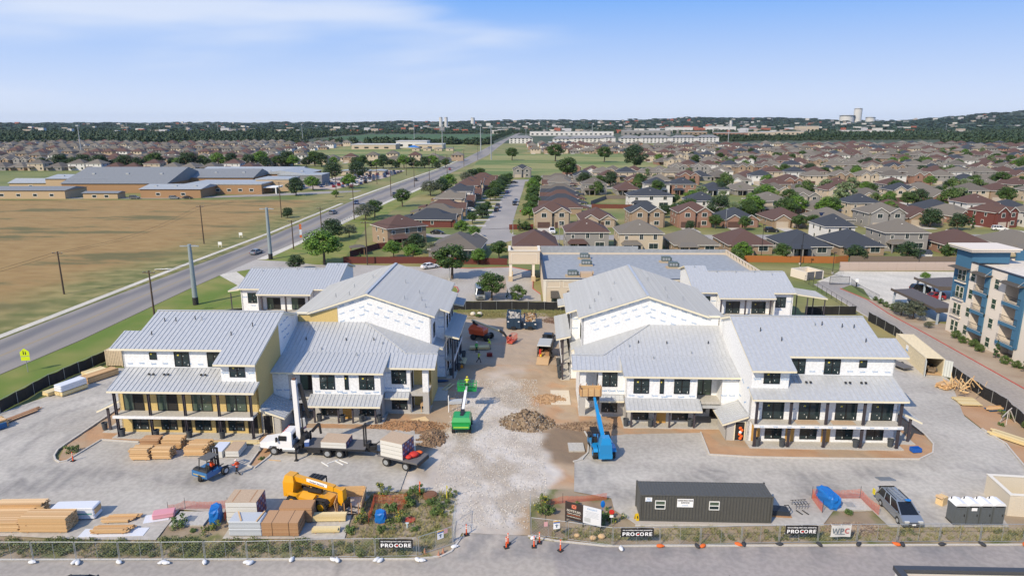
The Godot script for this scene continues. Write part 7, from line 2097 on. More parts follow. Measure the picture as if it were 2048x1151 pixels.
	solo("white_standpipe",mb().cyl(Vector3.ZERO,v3(0,.5,0),.07,.07,8).box(v3(0,.5,0),v3(.3,.08,.1)),flat("pipe pale blue",Color(.5,.62,.66),.6),"pale standpipe in the weeds below the red cover","standpipe",v3(-9.7,.05,-56.2))
	solo("red_toolbox",mb().box(v3(0,.25,0),v3(.9,.5,.5)).box(v3(0,.54,0),v3(.92,.08,.52)).box(v3(0,.66,0),v3(.3,.05,.05)),flat("tool red",Color(.16,.015,.012),.5),"dark red tool chest on the ground right of three workers","tool chest",v3(-3.6,.05,-104.))
	lumber("yellow board bundle behind the green vested worker",v3(-5.3,.05,-107.6),.1,3.4,1.2,.35,.6,.12,.1,2,"board bundle")
	lumber("pale planks on the ground by the left courtyard porch",v3(-7.6,.04,-101.5),1.5,2.6,.9,.08,.2,.06,.2,2,"planks",false)
	lumber("greenish planks on the ground left of the green lift's basket",v3(-9.2,.04,-90.5),1.2,2.4,1.,.08,.22,.06,.25,2,"planks",false)
	solo("plywood_sheet",mb().box(v3(0,.05,0),v3(3.4,.06,4.8)),MT["slab"],"grey concrete slab before the left block's corner bay","slab",v3(-10.6,.04,-88.2),.05)
	solo("plywood_sheet",mb().box(v3(0,.06,0),v3(2.,.06,1.5)),MT["lumber pale"],"yellow sheet lying on the dirt below the left corner bay","sheet",v3(-11.6,.05,-79.6),.5)
	var tb:=thing("work_table","brown plywood work table at the left block's corner bay","table",v3(-11.3,.05,-83.2),.1)
	part(tb,"top",mb().box(v3(0,.95,0),v3(1.3,.06,2.4)),MT["plywood"])
	for q in [[-.55,-1.1],[.55,-1.1],[-.55,1.1],[.55,1.1]]:
		part(tb,"leg",mb().box(v3(q[0],.46,q[1]),v3(.09,.92,.09)),MT["lumber"])
	solo("plywood_sheet",mb().box(v3(0,.04,0),v3(2.6,.06,5.)),flat("pad cream",Color(.56,.50,.40),.9),"pale slab beside the right block's corner bay","slab",v3(6.6,.05,-87.),-.03)
	wrapped("silver and yellow board pack left of the green lift's boom",v3(-7.2,.05,-85.),.15,v3(2.4,.4,.9),grey_wrap,"board pack")
	var gm:=thing("generator","orange yellow generator by the left courtyard porch","generator",v3(-7.9,.05,-98.4),.3)
	part(gm,"engine",mb().box(v3(0,.35,0),v3(.8,.45,.5)),flat("generator amber",Color(.55,.22,.01),.5))
	part(gm,"frame",mb().tube([v3(-.5,.05,.3),v3(-.5,.7,.3),v3(.5,.7,.3),v3(.5,.05,.3)],.03).tube([v3(-.5,.05,-.3),v3(-.5,.7,-.3),v3(.5,.7,-.3),v3(.5,.05,-.3)],.03),MT["dark steel"])
	for s in [-1,1]:
		wheel(gm,v3(s*.5,0,-.2),.15,.08,MT["galvanised"],.0,10)
	solo("white_board",mb().box(v3(0,.6,0),v3(.05,1.3,1.5),Basis(v3(0,0,1),.5)),MT["sticker white"],"white board propped on edge by the left courtyard porch","board",v3(-8.2,.1,-101.9),.4)
	solo("blue_tarp_roll",mb().blob(v3(0,.16,0),v3(1.5,.2,.35),12,6,.1,3),flat("tarp dull blue",Color(.02,.06,.13),.7),"dull blue rolled tarpaulin at the left porch's near end","tarpaulin",v3(-10.6,.05,-92.8),.1)
	for q in [[-7.6,-127.8,"left white bag under the rear fence"],[-6.3,-127.8,"right white bag under the rear fence"]]:
		solo("white_bag",mb().blob(v3(0,.35,0),v3(.55,.42,.5),9,7,.08,4),flat("bulk bag",Color(.58,.52,.42),.9),q[2],"bulk bag",v3(q[0],.02,q[1]))
	var eq:=thing("orange_equipment","orange equipment standing inside the right block's entrance shed","equipment",site_to_world(28.15,1.25,.1),.0)
	for i in 6:
		part(eq,"piece",mb().blob(v3(.12*sin(i*2.),.3+i*.26,.0),v3(.2,.18,.15),8,6,.2,i),MT["hi vis orange"] if i!=3 else MT["print white"])
	for q in [[35.3,.55,"left of two tan sheets on the right balcony"],[39.4,.55,"right of two tan sheets on the right balcony"]]:
		solo("plywood_sheet",mb().box(Vector3.ZERO,v3(2.6,.04,1.1)),MT["drywall face"],q[2],"sheet",site_to_world(q[0],.35,2.98),deg_to_rad(-1.9))
	mound("dirt_mound","big heap of brown stony spoil in the middle of the gravel drive",v3(1.9,.0,-79.),3.3,2.6,1.55,[Color(.23,.16,.10),Color(.33,.25,.17),Color(.42,.36,.29),Color(.17,.115,.07)],900)
	mound("dirt_mound","long orange brown clay bank below the left block's corner bay",v3(-12.6,.0,-77.9),4.6,1.5,.75,[Color(.40,.22,.11),Color(.30,.17,.09),Color(.46,.29,.16)],700)
	mound("dirt_mound","dark lumpy dirt heap behind the drywall trailer",v3(-9.6,.0,-74.6),1.9,2.4,.8,[Color(.24,.16,.10),Color(.31,.21,.13),Color(.19,.12,.075)],500)
	mound("dirt_mound","low brown soil bank between the blue telehandler and the right bay",v3(9.2,.0,-77.9),3.6,1.2,.5,[Color(.28,.19,.12),Color(.36,.25,.16),Color(.22,.14,.09)],500)
	mound("dirt_mound","dark debris heap right of the dumpsters",v3(8.4,.0,-124.3),2.6,2.,.6,[Color(.17,.10,.07),Color(.28,.19,.13),Color(.12,.08,.055)],350)
	mound("dirt_mound","tan sand heap with a slumped face on the right of the drive",v3(5.2,.0,-86.5),2.3,1.7,.5,[Color(.46,.29,.16),Color(.50,.33,.19),Color(.42,.26,.14)],300)
	mound("dirt_mound","pale spoil heap behind the small red stop sign's fence",v3(31.3,.0,-55.9),3.,1.1,.55,[Color(.30,.22,.16),Color(.38,.29,.21),Color(.25,.18,.13)],400)
	var chips:=mb(true)
	for i in 9500:
		var z:=-55.9-pow(rng.randf(),.8)*38.
		var x:=rng.randf_range(-8. if z<-60. else -5.,3.6 if z<-60. else 1.6)
		var s:=rng.randf_range(.03,.09)
		var g:=rng.randf_range(.30,.70)
		chips.col=Color(g,g*.94,g*.86)
		var c:=v3(x,.07+s*.2,z)
		var a:=rng.randf()*TAU
		var p:=[c+v3(cos(a),0,sin(a))*s,c+v3(cos(a+2.1),0,sin(a+2.1))*s,c+v3(cos(a+4.2),0,sin(a+4.2))*s]
		var top:=c+v3(0,s*.8,0)
		chips.tri(p[1],p[0],top);chips.tri(p[2],p[1],top);chips.tri(p[0],p[2],top)
	struct("gravel",chips,flat("chips",Color(1,1,1),.9),true)
	MT["chips"].vertex_color_use_as_albedo=true
func mound(called:String,label:String,at:Vector3,rx:float,rz:float,h:float,pal:Array,n:int)->void:
	var t:=thing(called,label,"dirt pile",at)
	var b:=mb(true)
	b.smooth=true
	var f:=func(x:float,z:float)->float:
		var d:=Vector2(x/rx,z/rz).length()+.35*NZ.get_noise_2d((x+at.x)*9.,(z+at.z)*9.)
		return h*pow(clampf(1.-d,.0,1.),.85)+.35*h*clampf(1.-d,.0,1.)*NF.get_noise_2d((x+at.x)*70.,(z+at.z)*70.)-.03
	var m:=34
	for j in m:
		for i in m:
			var x0:=lerpf(-rx,rx,float(i)/m)*1.15;var x1:=lerpf(-rx,rx,float(i+1)/m)*1.15
			var z0:=lerpf(-rz,rz,float(j)/m)*1.15;var z1:=lerpf(-rz,rz,float(j+1)/m)*1.15
			var a:=v3(x0,f.call(x0,z0),z0);var c:=v3(x1,f.call(x1,z0),z0)
			var d:=v3(x1,f.call(x1,z1),z1);var e:=v3(x0,f.call(x0,z1),z1)
			if maxf(maxf(a.y,c.y),maxf(d.y,e.y))<.0:
				continue
			b.col=pal[0].lerp(pal[1],clampf(.5+NZ.get_noise_2d((x0+at.x)*14.,(z0+at.z)*14.)*1.6,0,1))
			b.quad(a,e,d,c)
	part(t,"soil",b,grain("spoil",Color(1,1,1),G_SPECK,1.6,.95,0,true,true))
	var k:=mb(true)
	for i in n:
		var a:=rng.randf()*TAU
		var r:=sqrt(rng.randf())*1.08
		var x:=cos(a)*r*rx;var z:=sin(a)*r*rz
		var s:=rng.randf_range(.04,.13)*(1.+h*.3)
		k.col=pal[rng.randi()%pal.size()]*rng.randf_range(.85,1.15)
		k.col.a=1.
		k.box(v3(x,maxf(f.call(x,z),.02)+s*.2+.02,z),v3(s,s*.8,s*1.2),Basis(v3(rng.randf()-.5,rng.randf(),rng.randf()-.5).normalized(),rng.randf()*6.))
	var o:=part(t,"clods",k,MT["spoil"])
	o.set_meta("kind","stuff")
func body_mesh(bones:Array,cell:float)->ArrayMesh:
	var lo:=Vector3.ONE*1e9;var hi:=Vector3.ONE*-1e9
	for q in bones:
		for i in 2:
			lo=lo.min(q[i]-Vector3.ONE*(q[2]+.06));hi=hi.max(q[i]+Vector3.ONE*(q[2]+.06))
	var nx:=int((hi.x-lo.x)/cell)+2;var ny:=int((hi.y-lo.y)/cell)+2;var nz:=int((hi.z-lo.z)/cell)+2
	var f:=PackedFloat32Array();f.resize(nx*ny*nz)
	var who:=PackedByteArray();who.resize(nx*ny*nz)
	for z in nz:
		for y in ny:
			for x in nx:
				var p:=lo+v3(x,y,z)*cell
				var d:=1e3;var best:=1e3;var bi:=0
				for k in bones.size():
					var q:Array=bones[k]
					var ab:Vector3=q[1]-q[0]
					var t:=clampf((p-q[0]).dot(ab)/maxf(ab.length_squared(),1e-6),.0,1.)
					var e:float=p.distance_to(q[0]+ab*t)-lerpf(q[2],q[3],t)
					if e<best:
						best=e;bi=k
					var h:=clampf(.5+.5*(d-e)/.035,.0,1.)
					d=lerpf(d,e,h)-.035*h*(1.-h)
				var i:=(z*ny+y)*nx+x
				f[i]=d;who[i]=bi
	var b:=mb(true)
	b.smooth=true
	var idx:={}
	var vs:=[];var cs:=[]
	for z in nz-1:
		for y in ny-1:
			for x in nx-1:
				var i:=(z*ny+y)*nx+x
				var s:=Vector3.ZERO;var n:=0;var neg:=0
				for e in 8:
					if f[i+(e & 1)+((e>>1) & 1)*nx+(e>>2)*nx*ny]<.0:
						neg+=1
				if neg==0 or neg==8:
					continue
				for e in [[0,1],[2,3],[4,5],[6,7],[0,2],[1,3],[4,6],[5,7],[0,4],[1,5],[2,6],[3,7]]:
					var A:=v3(e[0] & 1,(e[0]>>1) & 1,e[0]>>2);var B:=v3(e[1] & 1,(e[1]>>1) & 1,e[1]>>2)
					var fa:=f[i+int(A.x)+int(A.y)*nx+int(A.z)*nx*ny];var fb:=f[i+int(B.x)+int(B.y)*nx+int(B.z)*nx*ny]
					if (fa<.0)!=(fb<.0):
						s+=A.lerp(B,fa/(fa-fb));n+=1
				idx[i]=vs.size()
				vs.append(lo+(v3(x,y,z)+s/n)*cell)
				cs.append(bones[who[i]][4])
	for z in range(1,nz-1):
		for y in range(1,ny-1):
			for x in range(1,nx-1):
				var i:=(z*ny+y)*nx+x
				for ax in 3:
					var st:int=[1,nx,nx*ny][ax]
					if (f[i]<.0)==(f[i+st]<.0):
						continue
					var u:int=[nx,nx*ny,1][ax];var w:int=[nx*ny,1,nx][ax]
					var q:=[i,i-u,i-u-w,i-w]
					if not (idx.has(q[0]) and idx.has(q[1]) and idx.has(q[2]) and idx.has(q[3])):
						continue
					b.col=cs[idx[q[0]]]
					if f[i]<.0:
						b.quad(vs[idx[q[0]]],vs[idx[q[1]]],vs[idx[q[2]]],vs[idx[q[3]]])
					else:
						b.quad(vs[idx[q[0]]],vs[idx[q[3]]],vs[idx[q[2]]],vs[idx[q[1]]])
	return b.mesh()
func person(label:String,at:Vector3,turn:float,top:Color,legs:Color,hat:Color,pose:String)->void:
	var t:=thing("person",label,"person",at,turn)
	var sk:=Color(.36,.20,.13);var boot:=Color(.06,.04,.03)
	var y0:=.0
	var hip:=v3(0,.93,0);var chest:=v3(0,1.30,.02)
	var kn:=[v3(-.11,.5,.04),v3(.11,.5,.04)];var an:=[v3(-.12,.09,0),v3(.12,.09,0)]
	var el:=[v3(-.27,1.15,.0),v3(.27,1.15,.0)];var wr:=[v3(-.28,.92,.10),v3(.28,.92,.10)]
	if pose=="walk":
		kn=[v3(-.1,.5,.2),v3(.1,.5,-.02)];an=[v3(-.1,.09,.26),v3(.1,.16,-.36)]
		el=[v3(-.27,1.15,-.12),v3(.25,1.22,.2)];wr=[v3(-.27,.95,.02),v3(.16,1.22,.46)]
	elif pose=="sit":
		hip=v3(0,.12,0);chest=v3(0,.50,.06)
		kn=[v3(-.13,.16,.44),v3(.13,.16,.44)];an=[v3(-.13,-.28,.5),v3(.13,-.28,.5)]
		el=[v3(-.27,.36,.14),v3(.27,.36,.14)];wr=[v3(-.14,.36,.38),v3(.14,.38,.38)]
	elif pose=="bend":
		chest=v3(0,1.26,.14)
		el=[v3(-.26,1.08,.2),v3(.26,1.08,.2)];wr=[v3(-.14,1.02,.42),v3(.14,1.04,.42)]
	elif pose=="reach":
		el=[v3(-.3,1.2,.16),v3(.3,1.22,.16)];wr=[v3(-.22,1.26,.42),v3(.2,1.3,.42)]
	var up:=(chest-hip).normalized()
	var neck:=chest+up*.20;var head:=neck+up*.14+v3(0,0,.03)
	var bn:=[[hip,chest,.145,.165,top],[chest+v3(-.1,.06,0),chest+v3(.1,.06,0),.12,.12,top],[chest+up*.1,neck,.08,.055,sk],[head-up*.03,head+up*.05,.085,.098,sk],[head+v3(0,-.07,.05),head+v3(0,-.08,.055),.05,.05,sk],[head+v3(0,-.01,.09),head+v3(0,-.03,.115),.016,.02,sk]]
	for s in 2:
		var sg:=-1. if s==0 else 1.
		var sh:=chest+up*.11+v3(sg*.19,0,0)
		bn.append([sh,el[s],.068,.052,top]);bn.append([el[s],wr[s],.050,.036,top])
		var hp:=hip+v3(sg*.09,-.02,0)
		bn.append([hp,kn[s],.098,.068,legs]);bn.append([kn[s],an[s],.066,.048,legs])
		bn.append([an[s]+v3(0,-.03,-.03),an[s]+v3(0,-.045,.15),.05,.042,boot])
	var o:=part(t,"body",body_mesh(bn,.034),grain("clothing",Color(1,1,1),G_FINE,.6,.85,0,false,true))
	for s in 2:
		var sg:=-1. if s==0 else 1.
		var d:Vector3=(wr[s]-el[s]).normalized()
		var side:=d.cross(Vector3.UP if absf(d.y)<.9 else Vector3.FORWARD).normalized()
		var nrm:=side.cross(d)
		var h:=mb()
		h.bar(wr[s]-d*.02,wr[s]+d*.09,.085,.035,nrm)
		for k in 4:
			var r:Vector3=wr[s]+d*.085+side*(-.032+k*.021)
			var l:float=[.062,.075,.07,.052][k]
			h.cyl(r,r+d*l*.55-nrm*.008,.010,.009,6).cyl(r+d*l*.55-nrm*.008,r+d*l-nrm*.035,.009,.008,6)
		h.cyl(wr[s]+d*.02+side*sg*.04,wr[s]+d*.06+side*sg*.075-nrm*.02,.012,.009,6)
		part(t,"hand",h,MT["skin"])
	for s in [-1,1]:
		part(t,"eye",mb().blob(head+v3(s*.035,.012,.088),v3(.011,.008,.008),6,4),MT["print black"])
		part(t,"ear",mb().blob(head+v3(s*.098,-.005,.0),v3(.014,.03,.02),6,4),MT["skin"])
	part(t,"mouth",mb().box(head+v3(0,-.058,.10),v3(.045,.009,.01)),flat("lips",Color(.25,.09,.07),.6))
	var hm:=flat("helmet %d"%hash(hat),hat,.35)
	part(t,"helmet",mb().lathe(head+v3(0,.045,-.005),[[.150,.0],[.135,.012],[.118,.03],[.105,.075],[.07,.115],[.0,.128]],14).box(head+v3(0,.052,.13),v3(.18,.014,.09)),hm)
	if pose!="sit":
		var band:=mb()
		band.cyl(hip.lerp(chest,.35),hip.lerp(chest,.5),.168,.172,14,false)
		part(t,"reflective_band",band,flat("reflective",Color(.62,.63,.6),.3))
func people()->void:
	var org:=Color(.80,.09,.012);var yel:=Color(.50,.66,.04);var grn:=Color(.10,.55,.12);var blk:=Color(.018,.018,.022);var wht:=Color(.75,.75,.74)
	person("person in orange vest and white helmet striding left across the yard",v3(-29.2,.12,-65.9),-1.75,org,blk,Color(.72,.55,.5),"walk")
	person("person in orange driving the blue forklift under its canopy",v3(-31.65,1.2,-65.35),PI-.42,org,blk,Color(.03,.03,.03),"sit")
	person("person in orange vest guiding the board beside the white crane boom",v3(-25.1,.15,-80.6),-.5,org,blk,wht,"reach")
	person("person in red orange standing in the dark recess behind the crane boom",v3(-27.4,.15,-80.9),.4,Color(.42,.03,.03),blk,Color(.45,.04,.03),"bend")
	person("person in green vest and white helmet, left of the courtyard workers",v3(-5.8,.05,-105.9),2.6,grn,blk,wht,"stand")
	person("person in yellow vest with pale trousers near the orange basket",v3(-3.6,.05,-107.5),-2.,yel,Color(.36,.33,.30),yel,"bend")
	person("person in yellow vest walking, nearest the camera in the courtyard",v3(-5.2,.05,-101.),1.9,yel,Color(.05,.035,.035),Color(.03,.03,.03),"walk")
	person("person in yellow vest and helmet standing in the green lift's basket",v3(-5.8,2.92,-82.8),PI,yel,Color(.015,.03,.06),Color(.72,.58,.01),"reach")
func leaf_mesh(clumps:Array,size:float,c0:Color,c1:Color,sd:int,tips=null)->ArrayMesh:
	var r:=RandomNumberGenerator.new()
	r.seed=sd
	var st:=PackedVector3Array();var nn:=PackedVector3Array();var cc:=PackedColorArray()
	for q in clumps:
		for i in int(q[2]):
			var d:=v3(r.randfn(),r.randfn(),r.randfn()).normalized()
			var p:Vector3=q[0]+d*q[1]*pow(r.randf(),.28)*(.9+.2*r.randf())
			var x:=v3(r.randfn(),r.randfn(),r.randfn()).normalized()
			var n:=(d*.9+v3(0,.5,0)+v3(r.randfn(),r.randfn(),r.randfn())*.55).normalized()
			x=(x-n*x.dot(n)).normalized()
			var y:=n.cross(x)
			var s:=size*r.randf_range(.6,1.3)
			var c:=c0.lerp(c1,r.randf())
			if tips!=null and r.randf()<.12:
				c=tips
			st.append_array([p-x*s*.5,p+y*s*.32,p+x*s*.5,p-x*s*.5,p+x*s*.5,p-y*s*.32])
			for k in 6:
				nn.append(n);cc.append(c)
	var ar:=[]
	ar.resize(Mesh.ARRAY_MAX)
	ar[Mesh.ARRAY_VERTEX]=st;ar[Mesh.ARRAY_NORMAL]=nn;ar[Mesh.ARRAY_COLOR]=cc
	var m:=ArrayMesh.new()
	m.add_surface_from_arrays(Mesh.PRIMITIVE_TRIANGLES,ar)
	return m
func leaf_mat()->StandardMaterial3D:
	var m:=flat("leaves",Color(1,1,1),.65)
	m.vertex_color_use_as_albedo=true
	m.cull_mode=BaseMaterial3D.CULL_DISABLED
	m.backlight_enabled=true
	m.backlight=Color(.35,.4,.15)
	return m
var tree_made:={}
func tree_proto(key:String)->Array:
	if tree_made.has(key):
		return tree_made[key]
	var spec:Dictionary={
		"round":{"cr":.40,"base":.26,"n":15,"lv":330,"size":.050,"c":[Color(.028,.062,.012),Color(.075,.135,.022)]},
		"bright":{"cr":.45,"base":.28,"n":16,"lv":330,"size":.050,"c":[Color(.055,.125,.012),Color(.13,.24,.025)]},
		"dark":{"cr":.46,"base":.12,"n":14,"lv":300,"size":.055,"c":[Color(.018,.042,.014),Color(.045,.085,.024)]},
		"grey":{"cr":.55,"base":.25,"n":14,"lv":240,"size":.055,"c":[Color(.06,.075,.045),Color(.115,.13,.08)]},
		"cone":{"cr":.22,"base":.02,"n":12,"lv":300,"size":.045,"c":[Color(.022,.055,.016),Color(.055,.105,.026)]},
		"bush":{"cr":.62,"base":.02,"n":12,"lv":240,"size":.085,"c":[Color(.04,.08,.014),Color(.10,.16,.03)]},
		"pale":{"cr":.36,"base":.2,"n":14,"lv":280,"size":.05,"c":[Color(.06,.12,.03),Color(.24,.28,.15)]}}[key]
	var r:=RandomNumberGenerator.new()
	r.seed=hash(key)
	var cl:=[]
	var tr:=mb()
	var base:float=spec.base
	tr.cyl(Vector3.ZERO,v3(.01,base+.12,.0),.030,.021,8).cyl(v3(.01,base+.12,0),v3(.0,base+.42,.02),.021,.008,7)
	for i in spec.n:
		var a:float=i*2.4+r.randf()
		var v:float=(i+.5)/spec.n
		var y:=lerpf(base+.10,.90,v)
		var prof:float=sin(PI*lerpf(.18,.93,v)) if key!="cone" else 1.05-v
		var rr:float=spec.cr*prof*r.randf_range(.45,.8)
		var c:=v3(cos(a)*rr,y,sin(a)*rr)
		var s:float=spec.cr*r.randf_range(.26,.46)*(1. if key!="cone" else .75*(1.15-v)+.15)
		cl.append([c,v3(s,s*r.randf_range(.6,.9)*(1. if key!="cone" else 1.5),s),spec.lv*(s/spec.cr)*2.2])
		if i%2==0 and key!="cone":
			tr.cyl(v3(.005,base+.06+.2*v,0),c,.013,.004,6,false)
	tree_made[key]=[leaf_mesh(cl,spec.size,spec.c[0],spec.c[1],hash(key)%1000),tr.mesh()]
	return tree_made[key]
func tree(key:String,label:String,x:float,z:float,h:float,turn:float,group:="",cat:="tree")->Node3D:
	var p:=tree_proto(key)
	var t:=thing("shrub" if cat=="shrub" else "tree",label,cat,v3(x,.0,z),turn,group)
	var wd:=h*(1. if key in ["cone","bush"] else 1.32)
	t.scale=v3(wd*(1.+.1*sin(x*3.)),h,wd*(1.+.1*cos(z*3.)))
	part(t,"trunk",p[1],grain("bark",Color(.10,.075,.055),G_STREAK,.6,.95,0,false))
	part(t,"crown",p[0],leaf_mat())
	return t
func plants_on_site()->void:
	var r:=RandomNumberGenerator.new()
	r.seed=77
	var protos:=[]
	for k in 5:
		var cl:=[]
		var stem:=mb()
		for i in 9:
			var h:float=[.35,.55,.8,1.1,.65][k]*(.3+.75*i/8.)
			var c:=v3(r.randfn()*.3,h,r.randfn()*.3)
			cl.append([c,v3(.30,.26,.30)*(1.15-.06*i),62])
			stem.cyl(v3(c.x*.2,0,c.z*.2),c,.02,.008,5,false)
		var y:=k%2==1
		protos.append([leaf_mesh(cl,.15,Color(.045,.085,.018),Color(.12,.18,.04) if not y else Color(.15,.19,.05),40+k,Color(.45,.36,.02) if y else null),stem.mesh()])
	var kinds:=["low bushy weed","yellow flecked weed","tall leafy weed","tallest weed clump","rounded weed"]
	var spots:=[[-13.,-62.,3,1.,"at the bed's top left, above the orange net"],[-9.6,-62.5,4,1.1,"behind the rusty manhole"],[-10.2,-60.9,2,1.,"at the orange net's right corner"],[-10.,-59.5,2,1.15,"right of the blue pile"],[-11.6,-59.2,0,1.3,"behind the blue pile"],[-10.9,-57.,1,1.2,"below right of the blue pile"],[-14.1,-57.,3,1.,"between skip and orange net"],[-8.,-60.2,0,1.1,"below the manhole"],[-7.2,-59.6,4,1.,"right below the manhole"],[-6.4,-61.3,1,1.,"by the yellow stake"],[-7.4,-58.4,0,1.,"in mid bed left of the drive"],[-6.6,-58.3,1,.8,"by the drive's left edge"],[-11.9,-55.4,2,.8,"above the left banner"],[-14.8,-55.6,0,1.,"at the slab's right corner"],[-8.9,-55.8,0,.7,"right of the standpipe"],[3.,-59.,3,1.2,"left of the DOVETAIL board"],[3.6,-58.3,2,1.,"in front of the tall one left of the board"],[8.6,-57.2,4,1.2,"right of the white sign panel"],[9.4,-57.6,1,1.1,"by the stop sign"],[6.2,-59.6,0,1.,"behind the DOVETAIL board"],[-31.2,-56.3,4,1.1,"at the left drain pad's corner"],[-27.8,-55.8,1,1.,"in front of the left blue pile"],[-29.3,-55.6,0,.6,"in front of the left drain pad"],[-50.,-71.,4,1.,"on the kerb island at the left"],[32.3,-58.6,0,.8,"at the right drain pad"],[-6.6,-126.9,0,1.2,"under the rear fence by the white bags"],[63.,-80.3,4,1.1,"at the right fence by the trestle"],[60.7,-78.2,0,.7,"on the soil by the right trestle"],[63.3,-77.3,3,.9,"by the right fence's near end"],[-9.8,-73.9,0,.8,"on the concrete pad's right side"],[-27.9,-69.4,0,.6,"on the kerb island before the crane truck"],[-63.2,-98.2,0,.8,"between beige container and fence"]]
	for q in spots:
		var t:=thing("weed","%s %s"%[kinds[q[2]],q[4]],"plant",v3(q[0],.05,q[1]),r.randf()*6.,"weeds on the site")
		t.scale=Vector3.ONE*q[3]
		part(t,"leaves",protos[q[2]][0],leaf_mat())
		part(t,"stem",protos[q[2]][1],flat("stem",Color(.10,.12,.04),.9))
	var tall:=leaf_mesh([[v3(0,.25,0),v3(.4,.3,.4),120]],.13,Color(.055,.085,.022),Color(.17,.19,.06),3)
	var mm:=MultiMesh.new()
	mm.transform_format=MultiMesh.TRANSFORM_3D
	mm.mesh=tall
	var pts:=[]
	for i in 420:
		var right:bool=i%3==0
		var x:=r.randf_range(3.,49.) if right else r.randf_range(-48.,-7.5)
		var z:=r.randf_range(-55.6,-54.2) if right else r.randf_range(-54.1,-51.9)
		if NZ.get_noise_2d(x*4.,z*2.)>(.10 if right else -.08):
			pts.append(Transform3D(Basis(Vector3.UP,r.randf()*6.)*r.randf_range(.4,1.25 if not right else .7),v3(x,.02,z)))
	mm.instance_count=pts.size()
	for i in pts.size():
		mm.set_instance_transform(i,pts[i])
	var mi:=MultiMeshInstance3D.new()
	mi.name="weed_thicket"
	mi.multimesh=mm
	mi.material_override=leaf_mat()
	mi.set_meta("kind","stuff")
	tag(mi,"low green and dry weeds along the inside of the front fence","weeds")
	add_child(mi)
	var tuft:=mb(true)
	for i in 9:
		var a:=i*.7
		tuft.col=Color(.20,.20,.07).lerp(Color(.34,.29,.12),i/8.)
		tuft.tri(v3(cos(a)*.05,0,sin(a)*.05),v3(cos(a+.6)*.07,0,sin(a+.6)*.07),v3(cos(a)*.24,.30+.1*sin(i*3.),sin(a)*.24))
	var m2:=MultiMesh.new()
	m2.transform_format=MultiMesh.TRANSFORM_3D
	m2.mesh=tuft.mesh()
	pts=[]
	for i in 3800:
		var k:=i%4
		var x:=.0;var z:=.0
		if k==0:
			x=r.randf_range(-11.,12.);z=r.randf_range(-131.5,-127.)
		elif k==1:
			x=r.randf_range(-48.,-7.);z=r.randf_range(-54.1,-51.8)
		elif k==2:
			x=r.randf_range(3.5,49.);z=r.randf_range(-56.2,-54.1)
		else:
			x=r.randf_range(-15.,-5.5);z=r.randf_range(-62.4,-54.5)
		pts.append(Transform3D(Basis(Vector3.UP,r.randf()*6.)*r.randf_range(.5,1.3),v3(x,.04,z)))
	m2.instance_count=pts.size()
	for i in pts.size():
		m2.set_instance_transform(i,pts[i])
	var mj:=MultiMeshInstance3D.new()
	mj.name="dry_grass"
	mj.multimesh=m2
	mj.material_override=leaf_mat()
	mj.set_meta("kind","stuff")
	tag(mj,"dry grass tufts under the rear fence and along the front beds","grass")
	add_child(mj)
	for q in [["bush",77.2,-113.2,1.6,"clipped round shrub at the apartment block's far corner"],["bush",76.9,-110.8,1.3,"second clipped shrub along the apartment wall"],["bush",77.2,-108.6,1.5,"broad dark shrub between clipped ones along the apartment wall"],["bush",76.6,-106.2,1.4,"third clipped shrub along the apartment wall, below the balconies"],["cone",77.2,-103.2,3.4,"tall pointed evergreen at the apartment wall, farther one"],["bush",76.8,-100.4,1.4,"clipped shrub between the two pointed evergreens"],["bush",77.2,-98.6,1.3,"low shrub before the nearer pointed evergreen"],["cone",77.,-96.4,3.4,"tall pointed evergreen at the apartment wall, nearer one"],["round",77.,-92.6,5.2,"broad leaved tree at the right photo edge before the apartment"],["bush",76.6,-139.2,1.,"dry grassy shrub at the lane's bend"],["bush",76.4,-136.8,1.2,"small round green shrub second from the lane's bend"],["bush",76.2,-134.2,1.2,"small round green shrub third from the lane's bend"],["bush",76.3,-131.,1.9,"large clipped green shrub before the car port"],["grey",76.6,-125.2,3.6,"loose grey green tree in front of the car port"],["grey",75.9,-128.,2.8,"smaller loose grey green tree before the car port"],["grey",76.2,-119.6,1.2,"low grey shrub right of the car port"],["bright",98.,-157.6,2.2,"small yellow green tree in the apartment car park"]]:
		tree(q[0],q[4],q[1],q[2],q[3],q[1]*7.,"","tree" if q[3]>2. else "shrub")
const ONES:=["","first","second","third","fourth","fifth","sixth","seventh","eighth","ninth","tenth","eleventh","twelfth","thirteenth","fourteenth","fifteenth","sixteenth","seventeenth","eighteenth","nineteenth"]
const TENS:=["","","twent","thirt","fort","fift","sixt","sevent"]
func nth(n:int)->String:
	return ONES[n] if n<20 else TENS[n/10]+("ieth" if n%10==0 else "y-"+ONES[n%10])
var ROOFS:={"brown":Color(.105,.058,.046),"grey brown":Color(.135,.118,.098),"navy":Color(.042,.049,.062),"tan grey":Color(.175,.155,.128)}
var WALLS:={"tan brick":Color(.36,.265,.185),"pink brick":Color(.33,.19,.14),"white":Color(.64,.63,.61),"grey":Color(.255,.245,.235),"beige":Color(.50,.42,.32),"stone":Color(.44,.35,.26),"red brick":Color(.16,.045,.035)}
func roof_mat(k:String)->Material:
	return grain("shingles "+k,ROOFS[k],ntex(21,.09,3,Color(.7,.7,.7),Color(1,1,1),.3,.7) if SHING==null else SHING,2.2,.9,0,false)
var SHING:Texture2D=null
func wall_mat(k:String)->Material:
	return grain("house "+k,WALLS[k],G_SPECK if "brick" in k or k=="stone" else G_STREAK,2.4,.85,0,false)
